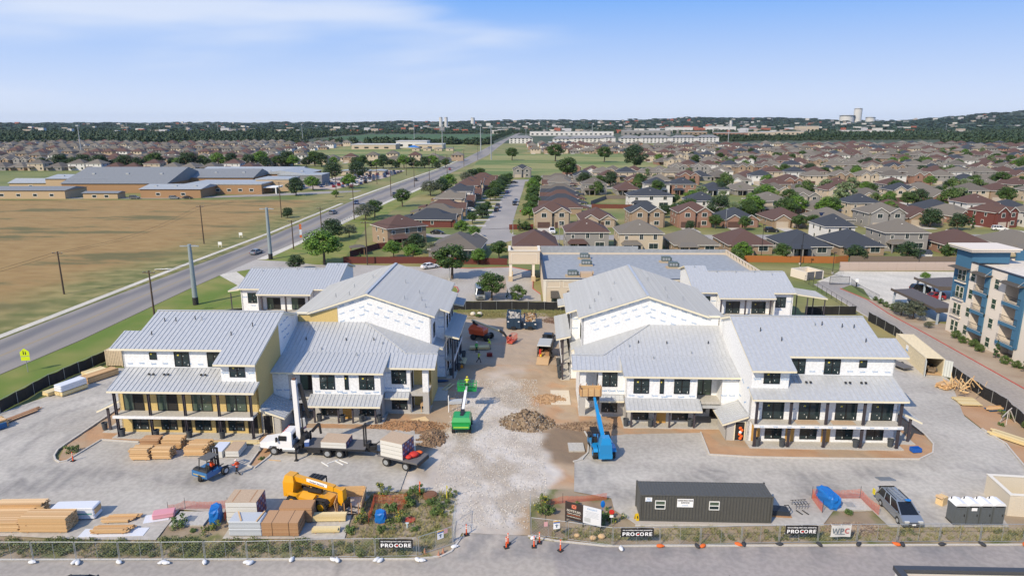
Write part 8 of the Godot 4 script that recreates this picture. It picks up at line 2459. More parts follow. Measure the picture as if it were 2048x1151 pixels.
func hip(b:MB,x0:float,x1:float,z0:float,z1:float,y:float,pitch:float,gable:=false)->void:
	var w:=x1-x0;var d:=z1-z0
	var m:=minf(w,d)/2
	var r:=y+m*pitch
	var A:=v3(x0,y,z1);var B:=v3(x1,y,z1);var C:=v3(x1,y,z0);var D:=v3(x0,y,z0)
	var P:Vector3;var Q:Vector3
	var g:=.0 if gable else m
	if w>=d:
		P=v3(x0+g,r,(z0+z1)/2);Q=v3(x1-g,r,(z0+z1)/2)
		b.quad(A,B,Q,P);b.quad(C,D,P,Q);b.tri(B,C,Q);b.tri(D,A,P)
	else:
		P=v3((x0+x1)/2,r,z1-g);Q=v3((x0+x1)/2,r,z0+g)
		b.tri(A,B,P);b.tri(C,D,Q);b.quad(B,C,Q,P);b.quad(D,A,P,Q)
	b.quad(A,D,C,B)
var house_made:={}
func house_parts(key:String)->Array:
	if house_made.has(key):
		return house_made[key]
	var two:=key.ends_with("2")
	var gab:=key.begins_with("gab")
	var w:=12.4;var d:=11.5 if two else 16.;var h:=5.5 if two else 2.75
	var out:=[]
	var wl:=mb();var rf:=mb();var tr:=mb()
	wl.span(v3(-w/2,0,-d/2),v3(w/2,h,d/2))
	hip(rf,-w/2-.45,w/2+.45,-d/2-.45,d/2+.45,h,.52)
	var gs:=[[-3.2,5.4,1.5]] if not gab else [[-3.,5.6,1.2],[3.2,5.,.5]]
	if key=="hip2":
		gs=[]
	for g in gs:
		var x0:float=g[0]-g[1]/2;var x1:float=g[0]+g[1]/2;var zf:float=d/2+g[2]
		wl.span(v3(x0,0,d/2),v3(x1,h,zf))
		wl.prism(PackedVector2Array([Vector2(x0,h),Vector2(x1,h),Vector2(g[0],h+g[1]*.31)]),d/2-.5,zf)
		var rr:float=h+(g[1]/2+.4)*.62
		for s in [-1,1]:
			var e:=v3(g[0]+s*(g[1]/2+.4),h-.02,zf+.35);var p:=v3(g[0],rr,zf+.35)
			var e2:=v3(e.x,e.y,d/2-4.);var p2:=v3(p.x,p.y,d/2-4.)
			if s>0:
				rf.quad(e,e2,p2,p)
			else:
				rf.quad(e2,e,p,p2)
			tr.bar(e+v3(0,.02,.02),p+v3(0,.02,.02),.06,.2)
	tr.span(v3(-w/2-.5,h-.18,-d/2-.5),v3(w/2+.5,h-.01,-d/2-.42)).span(v3(-w/2-.5,h-.18,d/2+.42),v3(w/2+.5,h-.01,d/2+.5))
	tr.span(v3(-w/2-.5,h-.18,-d/2-.42),v3(-w/2-.42,h-.01,d/2+.42)).span(v3(w/2+.42,h-.18,-d/2-.42),v3(w/2+.5,h-.01,d/2+.42))
	out.append(["wall",wl.mesh(),"W"]);out.append(["roof",rf.mesh(),"R"]);out.append(["eaves_trim",tr.mesh(),"T"])
	var zg:float=d/2+(gs[0][2] if gs.size() else .0)
	out.append(["garage_door",mb().span(v3(-5.2,0,zg),v3(-.9,2.2,zg+.05)).mesh(),"G"])
	var zd:float=d/2+(.5 if gab else .0)
	out.append(["door",mb().span(v3(.9,0,zd),v3(1.9,2.1,zd+.05)).mesh(),"G"])
	var wins:=[[3.2,1.,zd,1.7,1.4],[-3.6,1.,-d/2,2.6,1.5],[4.2,.9,-d/2,1.3,1.5]]
	if two:
		wins+=[[-3.,3.9,zg,1.7,1.4],[3.2,3.9,zd,1.7,1.4],[.3,3.9,d/2,.9,1.2],[-4.,3.7,-d/2,1.,1.5],[.0,3.7,-d/2,1.,1.5],[4.3,3.7,-d/2,.8,1.]]
	for q in wins:
		var s:float=signf(q[2])
		var b:=mb().box(v3(q[0],q[1]+q[4]/2,q[2]+s*.03),v3(q[3]+.26,q[4]+.26,.06))
		out.append(["window",b.mesh(),"T",mb().box(v3(q[0]-q[3]/4,q[1]+q[4]/2,q[2]+s*.062),v3(q[3]/2-.05,q[4],.03)).mesh(),mb().box(v3(q[0]+q[3]/4,q[1]+q[4]/2,q[2]+s*.062),v3(q[3]/2-.05,q[4],.03)).mesh()])
	for s in [-1,1]:
		for q in ([[1.2,1.1],[-3.,1.1]]+([[2.2,3.8],[-2.5,3.8]] if two else [])):
			var b:=mb().box(v3(s*(w/2+.03),q[1]+.65,q[0]),v3(.06,1.5,1.1))
			out.append(["window",b.mesh(),"T",mb().box(v3(s*(w/2+.062),q[1]+.65,q[0]),v3(.03,1.25,.85)).mesh()])
	var pr:=mb()
	pr.rings([[v3(.0,2.55,-d/2-3.3),v3(.0,2.55,-d/2),v3(5.9,2.55,-d/2),v3(5.9,2.55,-d/2-3.3)].map(func(p):return p),[v3(.3,2.75,-d/2-3.2),v3(1.2,3.5,-d/2),v3(4.8,3.5,-d/2),v3(5.7,2.75,-d/2-3.2)]])
	out.append(["patio_roof",pr.mesh(),"R"])
	out.append(["patio_opening",mb().span(v3(.3,0,-d/2-.04),v3(2.9,2.3,-d/2)).mesh(),"D"])  # dark sheet on the solid wall, shade of an opening painted in
	for x in [.3,3.,5.6]:
		out.append(["post",mb().span(v3(x-.15,0,-d/2-3.15),v3(x+.15,2.55,-d/2-2.85)).mesh(),"W"])
	for x in [-2.2,.0,1.8]:
		out.append(["roof_vent",mb().box(v3(x,h+.52*(w/2-absf(x))*.62,-d/2+.62*minf(w,d)/2),v3(.4,.25,.4)).mesh(),"T"])
	house_made[key]=out
	return out
func house(key:String,rk:String,wk:String,label:String,x:float,z:float,turn:float,group:="",sx:=1.,full:=true)->Node3D:
	var t:=thing("house",label,"house",v3(x,0,z),turn,group)
	t.scale=v3(sx,1,1)
	var rm:=roof_mat(rk);var wm:=wall_mat(wk)
	var tm:=flat("house trim",Color(.62,.60,.56),.7)
	var gm:Material=flat("garage brown",Color(.085,.045,.035),.7) if wk in ["stone","pink brick","beige"] else flat("garage pale",Color(.42,.36,.29),.7)
	var n:=0
	for q in house_parts(key):
		n+=1
		if not full and n>3 and q[0]!="window" and q[0]!="garage_door" and q[0]!="patio_roof":
			continue
		var o:=part(t,q[0],q[1],{"W":wm,"R":rm,"T":tm,"G":gm,"D":MT["painted opening shade"]}[q[2]])
		if full:
			for k in range(3,q.size()):
				part(o,"pane",q[k],MT["window glass"])
		elif q.size()>3:
			o.mesh=q[3]
			o.material_override=MT["window glass"]
	return t
func plank_fence(label:String,pts:Array,col:Color,h:=1.8,cat:="fence")->void:
	var t:=thing("wooden_fence",label,cat,v3(pts[0][0],0,pts[0][1]))
	var m:=grain("fence %s"%col.to_html(),col,G_STREAK,1.6,.9)
	for i in pts.size()-1:
		var a:=v3(pts[i][0]-pts[0][0],0,pts[i][1]-pts[0][1]);var e:=v3(pts[i+1][0]-pts[0][0],0,pts[i+1][1]-pts[0][1])
		var n:=maxi(1,int(a.distance_to(e)/2.4))
		for k in n:
			var p:=a.lerp(e,float(k)/n);var q:=a.lerp(e,float(k+1)/n)
			var b:=mb()
			for j in 12:
				var c:=p.lerp(q,(j+.5)/12.)
				var bs:=Basis(Vector3.UP,atan2(-(q-p).z,(q-p).x))
				b.box(c+v3(0,h/2+.02*sin(j*5.+k),0),v3(p.distance_to(q)/12.+.004,h,.03+.008*(j%2)),bs)
			part(t,"panel",b,m)
func street(called:String,pts:Array,y:=.02)->void:
	var f:=func(px:float,pz:float)->Color:
		return mixc(Color(.36,.33,.30),Color(.28,.262,.245),.5+NZ.get_noise_2d(px*.8,pz*.8)+NF.get_noise_2d(px*6.,pz*2.)*.4)
	sheet(called,pv(pts),y,3.,f,MT["concrete"])
func estate()->void:
	SHING=ntex(21,.09,3,Color(.7,.7,.7),Color(1,1,1),.3,.7)
	street("side_street",[[-11.4,-232],[-8.5,-280],[-3.4,-366],[.4,-440],[1.,-452],[16,-456],[15,-446],[8.4,-440],[6.,-380],[2.2,-300],[-.8,-232],[.6,-226],[44,-226],[160,-227],[260,-232],[260,-222],[160,-217],[30,-216],[.6,-216],[-3.7,-209],[-12.5,-207],[-16,-226],[-40,-231],[-40,-225],[-16,-219]])
	for k in 9:
		var z:=-308.-k*86.
		street("estate_street",[[20 if z>-500 or z<-840 else 140,z-4.5],[-z*.82,z-4.5],[-z*.82,z+4.5],[20 if z>-500 or z<-840 else 140,z+4.5]])
	var near:=[["hip1","grey brown","grey","grey brown hip roofed corner house behind the large island tree",-15.2,-192.5,PI-.1,1.1],
		["hip2","brown","tan brick","big two storey brown roofed house set askew, left of the side street",-35.4,-212.,.6+PI,1.05],
		["hip1","brown","tan brick","low brown roofed house directly behind the office's canopy",6.6,-197.5,PI,1.],
		["hip2","brown","grey","grey sided two storey house with brown roof and patio, behind the office roof",22.1,-203.,PI,1.],
		["hip2","tan grey","beige","beige two storey house with tan grey roof and two wide windows, facing the office",37.4,-200.8,PI,1.],
		["hip1","tan grey","tan brick","low tan grey roofed brick house beyond the office's right end",52.7,-199.5,PI,1.],
		["hip1","brown","tan brick","low brown roofed house with arched patio behind the lamp post",68.,-199.5,PI,1.],
		["hip1","navy","grey","low slate roofed house with wide patio behind the orange fence",83.6,-197.,PI,1.],
		["hip1","navy","tan brick","low slate roofed house with pillared patio at the grey fence's left end",98.8,-197.5,PI,1.],
		["hip2","navy","white","white two storey house with slate roof, rising behind the pillared patio",101.,-214.,PI,.75],
		["hip2","tan grey","grey","grey two storey house with tan grey roof, behind the grey fence",114.9,-202.,PI,1.],
		["hip1","brown","pink brick","brown roofed brick house just above the apartment block's corner tower",130.,-197.5,PI,1.05],
		["hip1","tan grey","beige","wide tan grey roof at the right edge above the apartment roof",146.5,-197.,PI,1.05],
		["hip1","brown","tan brick","brown roof at the far right edge beside the tan grey one",162.,-197.,PI,1.],
		["gab2","brown","stone","stone fronted two storey house with brown roof at the street corner",14.4,-248.,0,1.02],
		["gab1","brown","stone","low brown house with brick gable right of the stone corner house",31.,-251.,0,1.],
		["gab2","navy","tan brick","two storey slate roofed house with two pink gables and a star, second row",48.4,-248.5,0,1.],
		["gab2","brown","pink brick","two storey brown roofed brick house with big front gable, second row",65.4,-248.5,0,1.],
		["gab1","navy","pink brick","low slate roofed house with brick garage gable, second row",82.2,-251.,0,1.],
		["gab1","brown","tan brick","low brown roofed house with nested front gables, second row",99.5,-251.,0,1.],
		["hip1","tan grey","grey","low tan grey house with a dark solar panel on its roof",116.5,-251.,0,1.],
		["gab2","tan grey","grey","pale grey two storey house with chimney and dark shutters, second row right",132.6,-246.,0,1.05],
		["gab1","brown","tan brick","wide brown roofed house beyond the chimney house",151.,-256.,0,1.1],
		["gab1","tan grey","pink brick","tan grey roofed brick bungalow beside the wide brown one",168.,-262.,.3,1.],
		["gab2","brown","red brick","red brick two storey house with curved brown gable at the right",175.,-248.,.2,.8],
		["gab2","tan grey","white","white gabled two storey house at the right edge, second row",190.,-246.,0,1.],
		["hip2","navy","white","long white two storey house with slate roof left of the cul-de-sac",61.,-305.,PI,1.5],
		["hip2","navy","white","white walled slate roofed house with a grey flank at the cul-de-sac",78.5,-285.,PI,1.],
		["hip2","tan grey","beige","cream two storey house with tan grey roof beyond the cul-de-sac",106.,-284.5,PI+.2,1.2]]
	for q in near:
		house(q[0],q[1],q[2],q[3],q[4],q[5],q[6],"",q[7])
	var k:=1
	for q in [["hip1","navy","red brick"],["hip1","grey brown","tan brick"],["gab1","brown","tan brick"],["gab2","tan grey","beige"],["gab1","brown","pink brick"],["gab2","navy","white"],["gab1","brown","tan brick"],["gab2","brown","pink brick"],["gab2","brown","beige"],["gab1","brown","pink brick"],["hip1","brown","tan brick"],["gab1","brown","pink brick"],["hip1","brown","tan brick"]]:
		var z:=-249.5-(k-1)*15.2
		house(q[0],q[1],q[2],"%s roofed %s house, %s from the corner on the side street's left"%[q[1],q[2],nth(k)],-29.5-.02*z*.0+(-z-249.)*.062,z,PI/2-.06,"",1.,k<10)
		k+=1
	k=1
	for q in [["hip1","brown","tan brick"],["hip1","navy","grey"],["hip1","brown","tan brick"],["hip1","navy","tan brick"],["hip1","grey brown","tan brick"],["hip2","tan grey","grey"],["hip1","brown","pink brick"],["hip1","tan grey","beige"],["hip1","grey brown","tan brick"]]:
		var z:=-284.-(k-1)*18.
		house(q[0],q[1],q[2],"%s roofed %s house, %s behind the stone house on the side street's right"%[q[1],q[2],nth(k)],19.5+(-z-262.)*.055,z,-PI/2-.06,"",.9,k<7)
		k+=1
	house("gab2","navy","grey","slate roofed house with a white gable at the side street's far end",7.,-478.,0)
	var r:=RandomNumberGenerator.new()
	r.seed=5
	var spots:=[]
	for row in 22:
		var z:=-284.-43.*row
		var front:=row%2==1
		if z<-1110.:
			continue
		var x:=44. if z>-500. or z<-835. else 136.
		if z>-330.:
			x=124.
		if z<-835.:
			x=30.
		var c:=0
		while x<minf(-z*.80,660.+(-z-700.)*.3):
			if r.randf()>.03:
				c+=1
				spots.append([x+r.randf_range(-1.5,1.5),z+(-6. if front else 6.)+r.randf_range(-1.5,1.5)+.02*x*sin(row*1.3),.0 if front else PI,row,c,0])
			x+=15.6
	for row in 16:
		var z:=-552.-43.*row
		var front:=row%2==1
		var x:=z*.84
		var c:=0
		while x<(-260. if z<-700. else -205.+(z+552.)*-.4):
			c+=1
			spots.append([x+r.randf_range(-1.5,1.5),z+(-6. if front else 6.)+r.randf_range(-2.,2.),.0 if front else PI,row,c,1])
			x+=15.2
	for i in 8:
		spots.append([-152.+i*14.,-655.-(i%3)*34.,.4*i,0,i+1,2])
	spots.sort_custom(func(a,b):return a[1]>b[1])
	var rks:=["brown","brown","grey brown","navy","tan grey","tan grey"];var wks:=["tan brick","pink brick","white","grey","beige","beige"]
	var rest:=mb(true)
	var made:=52
	for q in spots:
		var rk:String=rks[r.randi()%6] if q[5]==0 else ["grey brown","grey brown","tan grey","brown"][r.randi()%4]
		var wk:String=wks[r.randi()%6] if q[5]==0 else ["beige","white","grey","tan brick"][r.randi()%4]
		var key:String=["hip1","gab1","hip2","gab2","gab2","hip1"][r.randi()%6]
		if made<300:
			made+=1
			house(key,rk,wk,"%s %s house, %s roof, %s from left, %s"%["two storey" if key.ends_with("2") else "low",wk,rk,nth(q[4]),["estate row %s"%nth(q[3]+3),"%s row beyond school"%nth(q[3]+1),"group by the far crop field"][q[5]]],q[0],q[1],q[2]+r.randf_range(-.06,.06),"houses of the estate rows" if q[5]==0 else "houses beyond the school",1.,made<90)
		else:
			var h:=5.5 if key.ends_with("2") else 2.8
			rest.col=WALLS[wk]
			rest.span(v3(q[0]-6.,0,q[1]-6.5),v3(q[0]+6.,h,q[1]+6.5))
			rest.col=ROOFS[rk]
			hip(rest,q[0]-6.5,q[0]+6.5,q[1]-7.,q[1]+7.,h,.52)
			rest.col=Color(.02,.025,.03)
			for s in 3:
				rest.span(v3(q[0]-4.5+s*3.4,h-1.8,q[1]+6.5),v3(q[0]-3.2+s*3.4,h-.5,q[1]+6.55))
	var rm:=grain("distant houses",Color(1,1,1),G_FINE,6.,.85,0,true,true)
	tag(struct("distant_houses",rest,rm,true),"farther rows of houses of both estates","houses")
	var drv:=mb();var kk:=0
	for q in spots+near.map(func(a):return [a[4],a[5],a[6]]):
		var f:=v3(sin(q[2]),0,cos(q[2]));var s:=v3(f.z,0,-f.x)
		var c:=v3(q[0],.03+.002*(kk%3),q[1])+f*12.-s*3.
		drv.quad(c-f*5.5-s*2.4,c-f*5.5+s*2.4,c+f*5.5+s*2.4,c+f*5.5-s*2.4)
		kk+=1
	for i in 12:
		var z:=-249.5-i*15.2
		var x:=-29.5+(-z-249.)*.062
		drv.quad(v3(x+8.,.03,z+5.2),v3(x+20.,.03,z+4.4),v3(x+20.,.03,z+.6),v3(x+8.,.03,z+1.2))
	struct("driveways",drv,grain("driveway pale",Color(.50,.47,.42),G_COARSE,6.,.85),true)
	plank_fence("red brown board fence along the office loop, left of the canopy",[[-45,-178.6],[-22,-178.6],[-10.9,-177.6],[-1.2,-176.4]],Color(.12,.032,.024))
	plank_fence("red brown board fence behind the first, round the askew house's lawn",[[-45.2,-187.],[-39.8,-200.],[-30.5,-204.5]],Color(.12,.032,.024))
	plank_fence("bright orange board fence behind the office's right end",[[60.5,-180.5],[86.4,-178.9],[90.6,-180.4]],Color(.36,.125,.03))
	plank_fence("weathered grey board fence above the pink block wall",[[90.8,-179.9],[119,-178.8],[150,-177.5]],Color(.17,.13,.105))
	plank_fence("reddish garden fence in the hollow behind the slate roofs",[[35,-300],[58,-297],[58,-286]],Color(.14,.045,.03))
	plank_fence("grey garden fence right of the brown garden fence",[[36,-312],[46,-336],[60,-338]],Color(.20,.165,.14))
	plank_fence("red board fence at the stone house's left side",[[-1,-238],[7.5,-238.5]],Color(.16,.035,.022))
	plank_fence("long dark fence along the far left estate",[[-430,-545],[-262,-552],[-222,-590],[-262,-700],[-265,-820]],Color(.05,.04,.035),1.9)
	var shed:=thing("garden_shed","small white garden shed behind the grey fence by the apartment tower","shed",v3(111.5,0,-183.5))
	part(shed,"wall",mb().span(v3(-2.6,0,-1.5),v3(2.6,2.,1.5)),wall_mat("white"))
	var sr:=mb();hip(sr,-2.8,2.8,-1.7,1.7,2.,.5,true)
	part(shed,"roof",sr,roof_mat("navy"))
	var pv_:=thing("pavilion","small garden pavilion on posts beside the askew house","pavilion",v3(-44.,0,-191.),.3)
	var pr:=mb();hip(pr,-2.2,2.2,-1.8,1.8,2.3,.35)
	part(pv_,"roof",pr,roof_mat("grey brown"))
	for q in [[-1.8,-1.4],[1.8,-1.4],[-1.8,1.4],[1.8,1.4]]:
		part(pv_,"post",mb().span(v3(q[0]-.08,0,q[1]-.08),v3(q[0]+.08,2.3,q[1]+.08)),MT["lumber dark"])
	var sol:=thing("solar_panel","dark solar panel lying on the low tan grey roof, second row","solar panel",v3(113.4,4.55,-247.),.0)
	for i in 4:
		part(sol,"panel",mb().box(v3(-1.2+(i%2)*1.25,(i/2)*-.42,(i/2)*.9),v3(1.2,.06,.95),Basis(Vector3.RIGHT,.48)),flat("solar",Color(.012,.014,.03),.15))
func hall(label:String,x:float,z:float,w:float,d:float,h:float,rise:float,wm:Material,rm:Material,wins:=4,turn:=.0)->void:
	var t:=thing("school_building",label,"school building",v3(x,0,z),turn)
	part(t,"wall",mb().span(v3(-w/2,0,-d/2),v3(w/2,h,d/2)),wm)
	var b:=mb()
	if rise>.0:
		hip(b,-w/2-.6,w/2+.6,-d/2-.6,d/2+.6,h,rise*2./minf(w,d),true)
	else:
		b.span(v3(-w/2-.2,h,-d/2-.2),v3(w/2+.2,h+.5,d/2+.2))
	part(t,"roof",b,rm)
	for i in wins:
		var px:=lerpf(-w/2+2.5,w/2-2.5,(i+.5)/wins)
		var o:=part(t,"window",mb().box(v3(px,h*.45,d/2+.02),v3(2.2,1.5,.08)),MT["sticker white"])
		part(o,"pane",mb().box(v3(px,h*.45,d/2+.07),v3(1.9,1.2,.04)),MT["window glass"])
	for i in 3:
		if rise>.0 and d>20.:
			part(t,"roof_vent",mb().box(v3(-w/3+i*w/3,h+rise*.6,d*.22),v3(1.6,.8,1.2)),MT["galvanised"])
func school()->void:
	var brick:=grain("school brick",Color(.40,.24,.125),G_SPECK,4.,.9)
	var tan_:=grain("school tan",Color(.46,.34,.21),G_FINE,4.,.9)
	var grey:=grain("school roof",Color(.215,.225,.23),G_STREAK,9.,.6,.1)
	var pale:=grain("school pale roof",Color(.36,.385,.40),G_STREAK,9.,.6,.1)
	for q in [["long tan shed with blue doors at the field's far left",-243.,-346.,46.,18.,4.2,1.2,tan_,grey,5],["small tan outbuilding with a white shed beside it",-203.,-341.,17.,7.,2.8,.6,tan_,grey,2],["tall tan hall with buttressed wall behind the long shed",-236.,-385.,34.,24.,7.,1.5,tan_,pale,0],["distant tan bungalow left of the tall hall",-272.,-395.,24.,14.,3.4,2.,tan_,pale,1],["brick hall behind the tall tan one",-250.,-450.,40.,22.,5.5,1.5,brick,grey,0],["largest school hall with a broad dark grey roof",-212.,-392.,56.,52.,5.,7.,brick,grey,0],["brick wing with pale roof before the largest hall",-170.,-352.,30.,22.,4.4,1.6,brick,pale,2],["grey roofed middle hall right of the largest one",-172.,-408.,48.,30.,6.,4.,brick,grey,0],["long brick school front with windows",-151.,-372.,40.,26.,5.,.0,brick,pale,6],["stone cornered entrance block of the school",-131.,-386.,18.,20.,6.2,.0,tan_,pale,3],["grey gabled rear school hall",-139.,-432.,30.,34.,6.5,2.,brick,pale,0],["long low rear wing of the school under pale roof",-176.,-476.,66.,30.,4.5,2.5,brick,pale,3],["dark fronted right school wing by the car park",-126.,-418.,26.,18.,6.,.0,grey,pale,4]]:
		hall(q[0],q[1],q[2],q[3],q[4],q[5],q[6],q[7],q[8],q[9])
	for i in 3:
		hall("%s pale portable classroom by the school car park"%["left","middle","right"][i],-118.+i*11.,-500.,9.,12.,3.,.5,wall_mat("beige"),pale,1)
	var awn:=thing("entrance_canopy","white entrance canopy on posts before the school","canopy",v3(-134.,0,-366.))
	part(awn,"roof",mb().span(v3(-4,3.2,-6),v3(10,3.5,5)),MT["sticker white"])
	for q in [[-3.6,4.6],[9.6,4.6],[-3.6,-5.6]]:
		part(awn,"post",mb().span(v3(q[0]-.25,0,q[1]-.25),v3(q[0]+.25,3.2,q[1]+.25)),MT["sticker white"])
	street("school_road",[[-430,-338],[-165,-338],[-128,-349],[-100,-362],[-84,-372],[-83,-380],[-104,-374],[-128,-362],[-165,-343],[-430,-343]])
	var lotc:=func(px:float,pz:float)->Color:
		return mixc(Color(.40,.32,.27),Color(.47,.40,.34),.5+NZ.get_noise_2d(px,pz))
	sheet("school_car_park",pv([[-128,-395],[-100,-385],[-86,-470],[-84,-545],[-106,-548],[-122,-470]]),.03,5.,lotc,MT["concrete"])
	var cols:={"white":Color(.7,.7,.7),"silver":Color(.35,.37,.39),"black":Color(.015,.015,.018),"red":Color(.35,.015,.02),"blue":Color(.03,.06,.16),"grey":Color(.12,.125,.13)}
	var names:=cols.keys()
	var kinds:=["sedan","suv","pickup","hatch","suv"]
	var r:=RandomNumberGenerator.new();r.seed=9
	var proto:={}
	for row in 6:
		for i in 14:
			var z:=-400.-i*9.2
			var x:=-121.5+row*5.2+i*.75+(2. if row>2 else .0)
			if r.randf()<.12 or x<lerpf(-126.,-104.,i/14.):
				continue
			var c:String=names[r.randi()%6];var kd:String=kinds[r.randi()%5]
			var lb:="%s %s, %s from the near end in %s row of the school car park"%[c,kd if kd!="suv" else "off-roader",nth(i+1),nth(row+1)]
			if proto.has(c+kd):
				copy(proto[c+kd],lb,v3(x,.04,z),.3+(PI if row%2 else .0))
			else:
				proto[c+kd]=car(kd,paint(c,cols[c]),lb,v3(x,.04,z),.3+(PI if row%2 else .0),"parked cars at the school")
	for q in [["grey","suv",-186.,-337.,1.6,"grey car by the small tan outbuilding"],["silver","suv",-166.,-336.,1.5,"silver car before the brick wing"],["black","sedan",-160.,-337.5,1.5,"dark sedan before the brick wing"],["black","suv",-201.,-339.,1.5,"dark car at the long tan shed's right end"],
		["silver","sedan",-73.2,-192.2,2.97,"silver sedan nearest on the main road"],["silver","suv",-73.6,-280.,2.97,"silver blue car second on the main road"],["silver","pickup",-65.8,-302.,.1-PI,"silver pickup on the main road's right lane"],["blue","suv",-71.9,-315.,.1,"blue car on the main road's left lane"],["black","suv",-61.9,-444.,.15,"black car far along the main road"],["black","sedan",-61.3,-356.,.15,"dark sedan in mid distance on the main road"],["red","suv",-49.5,-549.,.1,"red car far along the main road"],
		["white","sedan",-21.2,-172.3,2.2,"white sedan on the office loop near the red fence"],["grey","suv",-6.6,-289.5,3.1,"grey car parked left on the side street, nearer"],["grey","pickup",-6.3,-301.5,3.1,"grey pickup parked left on the side street, behind the car"],["black","suv",1.2,-312.,.05,"black car driving on the side street"],["silver","sedan",2.,-325.,.05,"silver sedan behind the black car on the side street"],["blue","sedan",-2.6,-366.5,3.1,"blue sedan far on the side street's left"],["black","sedan",1.2,-426.,2.,"black sedan at the side street's far end"],["white","hatch",-17.1,-288.5,1.5,"white hatchback on a driveway left of the side street"],["black","sedan",-25.2,-228.,1.5,"black sedan parked beside the askew house"],["red","sedan",5.6,-285.5,1.6,"red car on a driveway right of the side street"],["white","pickup",13.6,-230.5,.0,"white pickup on the stone house's driveway"],
		["red","hatch",89.6,-140.2,-1.5,"red hatchback with black roof under the car port"],["black","pickup",81.8,-133.,-1.5,"black pickup under the nearer car port"],["black","suv",91.,-147.,1.5,"black car behind the posts of the farther car port"],["black","suv",89.,-232.,1.4,"black car on the estate street behind the orange fence"],["red","suv",118.,-268.,1.2,"red car between trees beyond the second row"],["white","suv",170.,-236.,1.3,"white car on the estate street at the right"],
		["black","sedan",-34.2,-47.,1.57,"black car cut by the bottom photo edge at left"]]:
		car(q[1],paint(q[0],cols[q[0]]),q[5],v3(q[2],.05,q[3]),q[4])
	car("cargo",paint("silver",Color(.27,.30,.33),.5),"silver cargo van facing the camera behind the rear fence",v3(-6.9,.03,-142.),.1)
func roadside()->void:
	var wood:=grain("pole wood",Color(.085,.058,.042),G_STREAK,.8,.95,0,false)
	var steel:=flat("pole steel",Color(.27,.32,.34),.5,.2)
	var tops:={}
	for q in [[-68.1,-125.,9.6,"brown wooden pole on the verge behind the yellow block"],[-98.2,-145.,9.5,"brown wooden pole at the field's near edge"],[-95.6,-209.,11.9,"brown wooden pole in mid field edge"],[-66.4,-184.,.0,""],[-65.,-200.,8.6,"plain brown pole right of the second steel pole"],[-64.2,-228.,9.,"brown crossarm pole at the guard railing"],[-91.1,-268.6,14.,"brown pole with a small tree at its foot"],[-38.2,-176.5,11.6,"brown pole in front of the red board fence"],[-61.,-262.5,13.5,"tall brown pole between main road and askew house"],[-61.5,-348.,14.,"brown pole beyond the roadside bushes"],[-57.,-401.,14.,"brown pole sixth along the main road"],[-53.4,-445.,14.,"brown pole seventh along the main road"],[-47.,-500.,14.,"brown pole eighth along the main road"],[-88.5,-345.,13.,"brown pole at the school road corner"],[-82.5,-420.,13.,"brown pole before the school car park"],[-75.,-490.,13.,"brown pole at the car park's far end"],[-41.,-590.,14.,"brown pole ninth along the main road"],[-34.,-690.,14.,"brown pole tenth along the main road"],[-66.,-600.,14.,"brown pole left of the far main road"],[-58.,-690.,14.,"second brown pole left of the far main road"]]:
		if q[2]==.0:
			continue
		var t:=thing("utility_pole",q[3],"utility pole",v3(q[0],0,q[1]),-.12)
		part(t,"pole",mb().cyl(Vector3.ZERO,v3(0,q[2],0),.19,.13,8),wood)
		part(t,"crossarm",mb().box(v3(0,q[2]-.4,.12),v3(2.4,.14,.12)),wood)
		for x in [-1.1,-.4,.4,1.1]:
			part(t,"insulator",mb().cyl(v3(x,q[2]-.33,.12),v3(x,q[2]-.12,.12),.06,.04,6),MT["galvanised"])
	for q in [[-65.3,-136.1,12.6,"thick grey steel pole with crossarms, nearest behind the yellow block"],[-66.4,-184.3,14.2,"thick grey steel pole by the driveway corner"]]:
		var t:=thing("steel_pole",q[3],"utility pole",v3(q[0],0,q[1]))
		part(t,"pole",mb().cyl(Vector3.ZERO,v3(0,q[2],0),.55,.36,14),steel)
		part(t,"crossarm",mb().bar(v3(-1.9,q[2]-.35,0),v3(1.9,q[2]-.35,0),.22,.2).bar(v3(-.9,q[2]-.3,.3),v3(1.2,q[2]-.3,-.3),.16,.16),MT["galvanised"])
		part(t,"foot_cover",mb().cyl(Vector3.ZERO,v3(0,1.6,0),.58,.58,14),MT["rubber"])
	var runs:=[["thin power line sagging over the stubble field",[[-98.2,9.2,-145.],[-95.6,11.5,-209.],[-91.1,13.6,-268.6],[-88.5,12.7,-345.],[-82.5,12.7,-420.]]],["power line running off left over the field",[[-98.2,9.2,-145.],[-112.,8.6,-100.]]],["power line along the main road's right side",[[-68.1,9.3,-125.],[-65.,8.3,-200.],[-64.2,8.8,-228.],[-61.,13.2,-262.5],[-61.5,13.7,-348.],[-57.,13.7,-401.]]],["power line from the red fence pole towards the estate",[[-64.2,8.8,-228.],[-38.2,11.3,-176.5],[14.1,7.5,-199.5]]]]
	for q in runs:
		var t:=thing("power_line",q[0],"power line")
		for i in q[1].size()-1:
			var a:=v3(q[1][i][0],q[1][i][1],q[1][i][2]);var e:=v3(q[1][i+1][0],q[1][i+1][1],q[1][i+1][2])
			for x in [-1.,1.]:
				var p:=[]
				for k in 9:
					var f:=k/8.
					p.append(a.lerp(e,f)+v3(x,-a.distance_to(e)*.03*sin(PI*f),0))
				part(t,"wire",mb().tube(p,.022,4),MT["dark steel"])
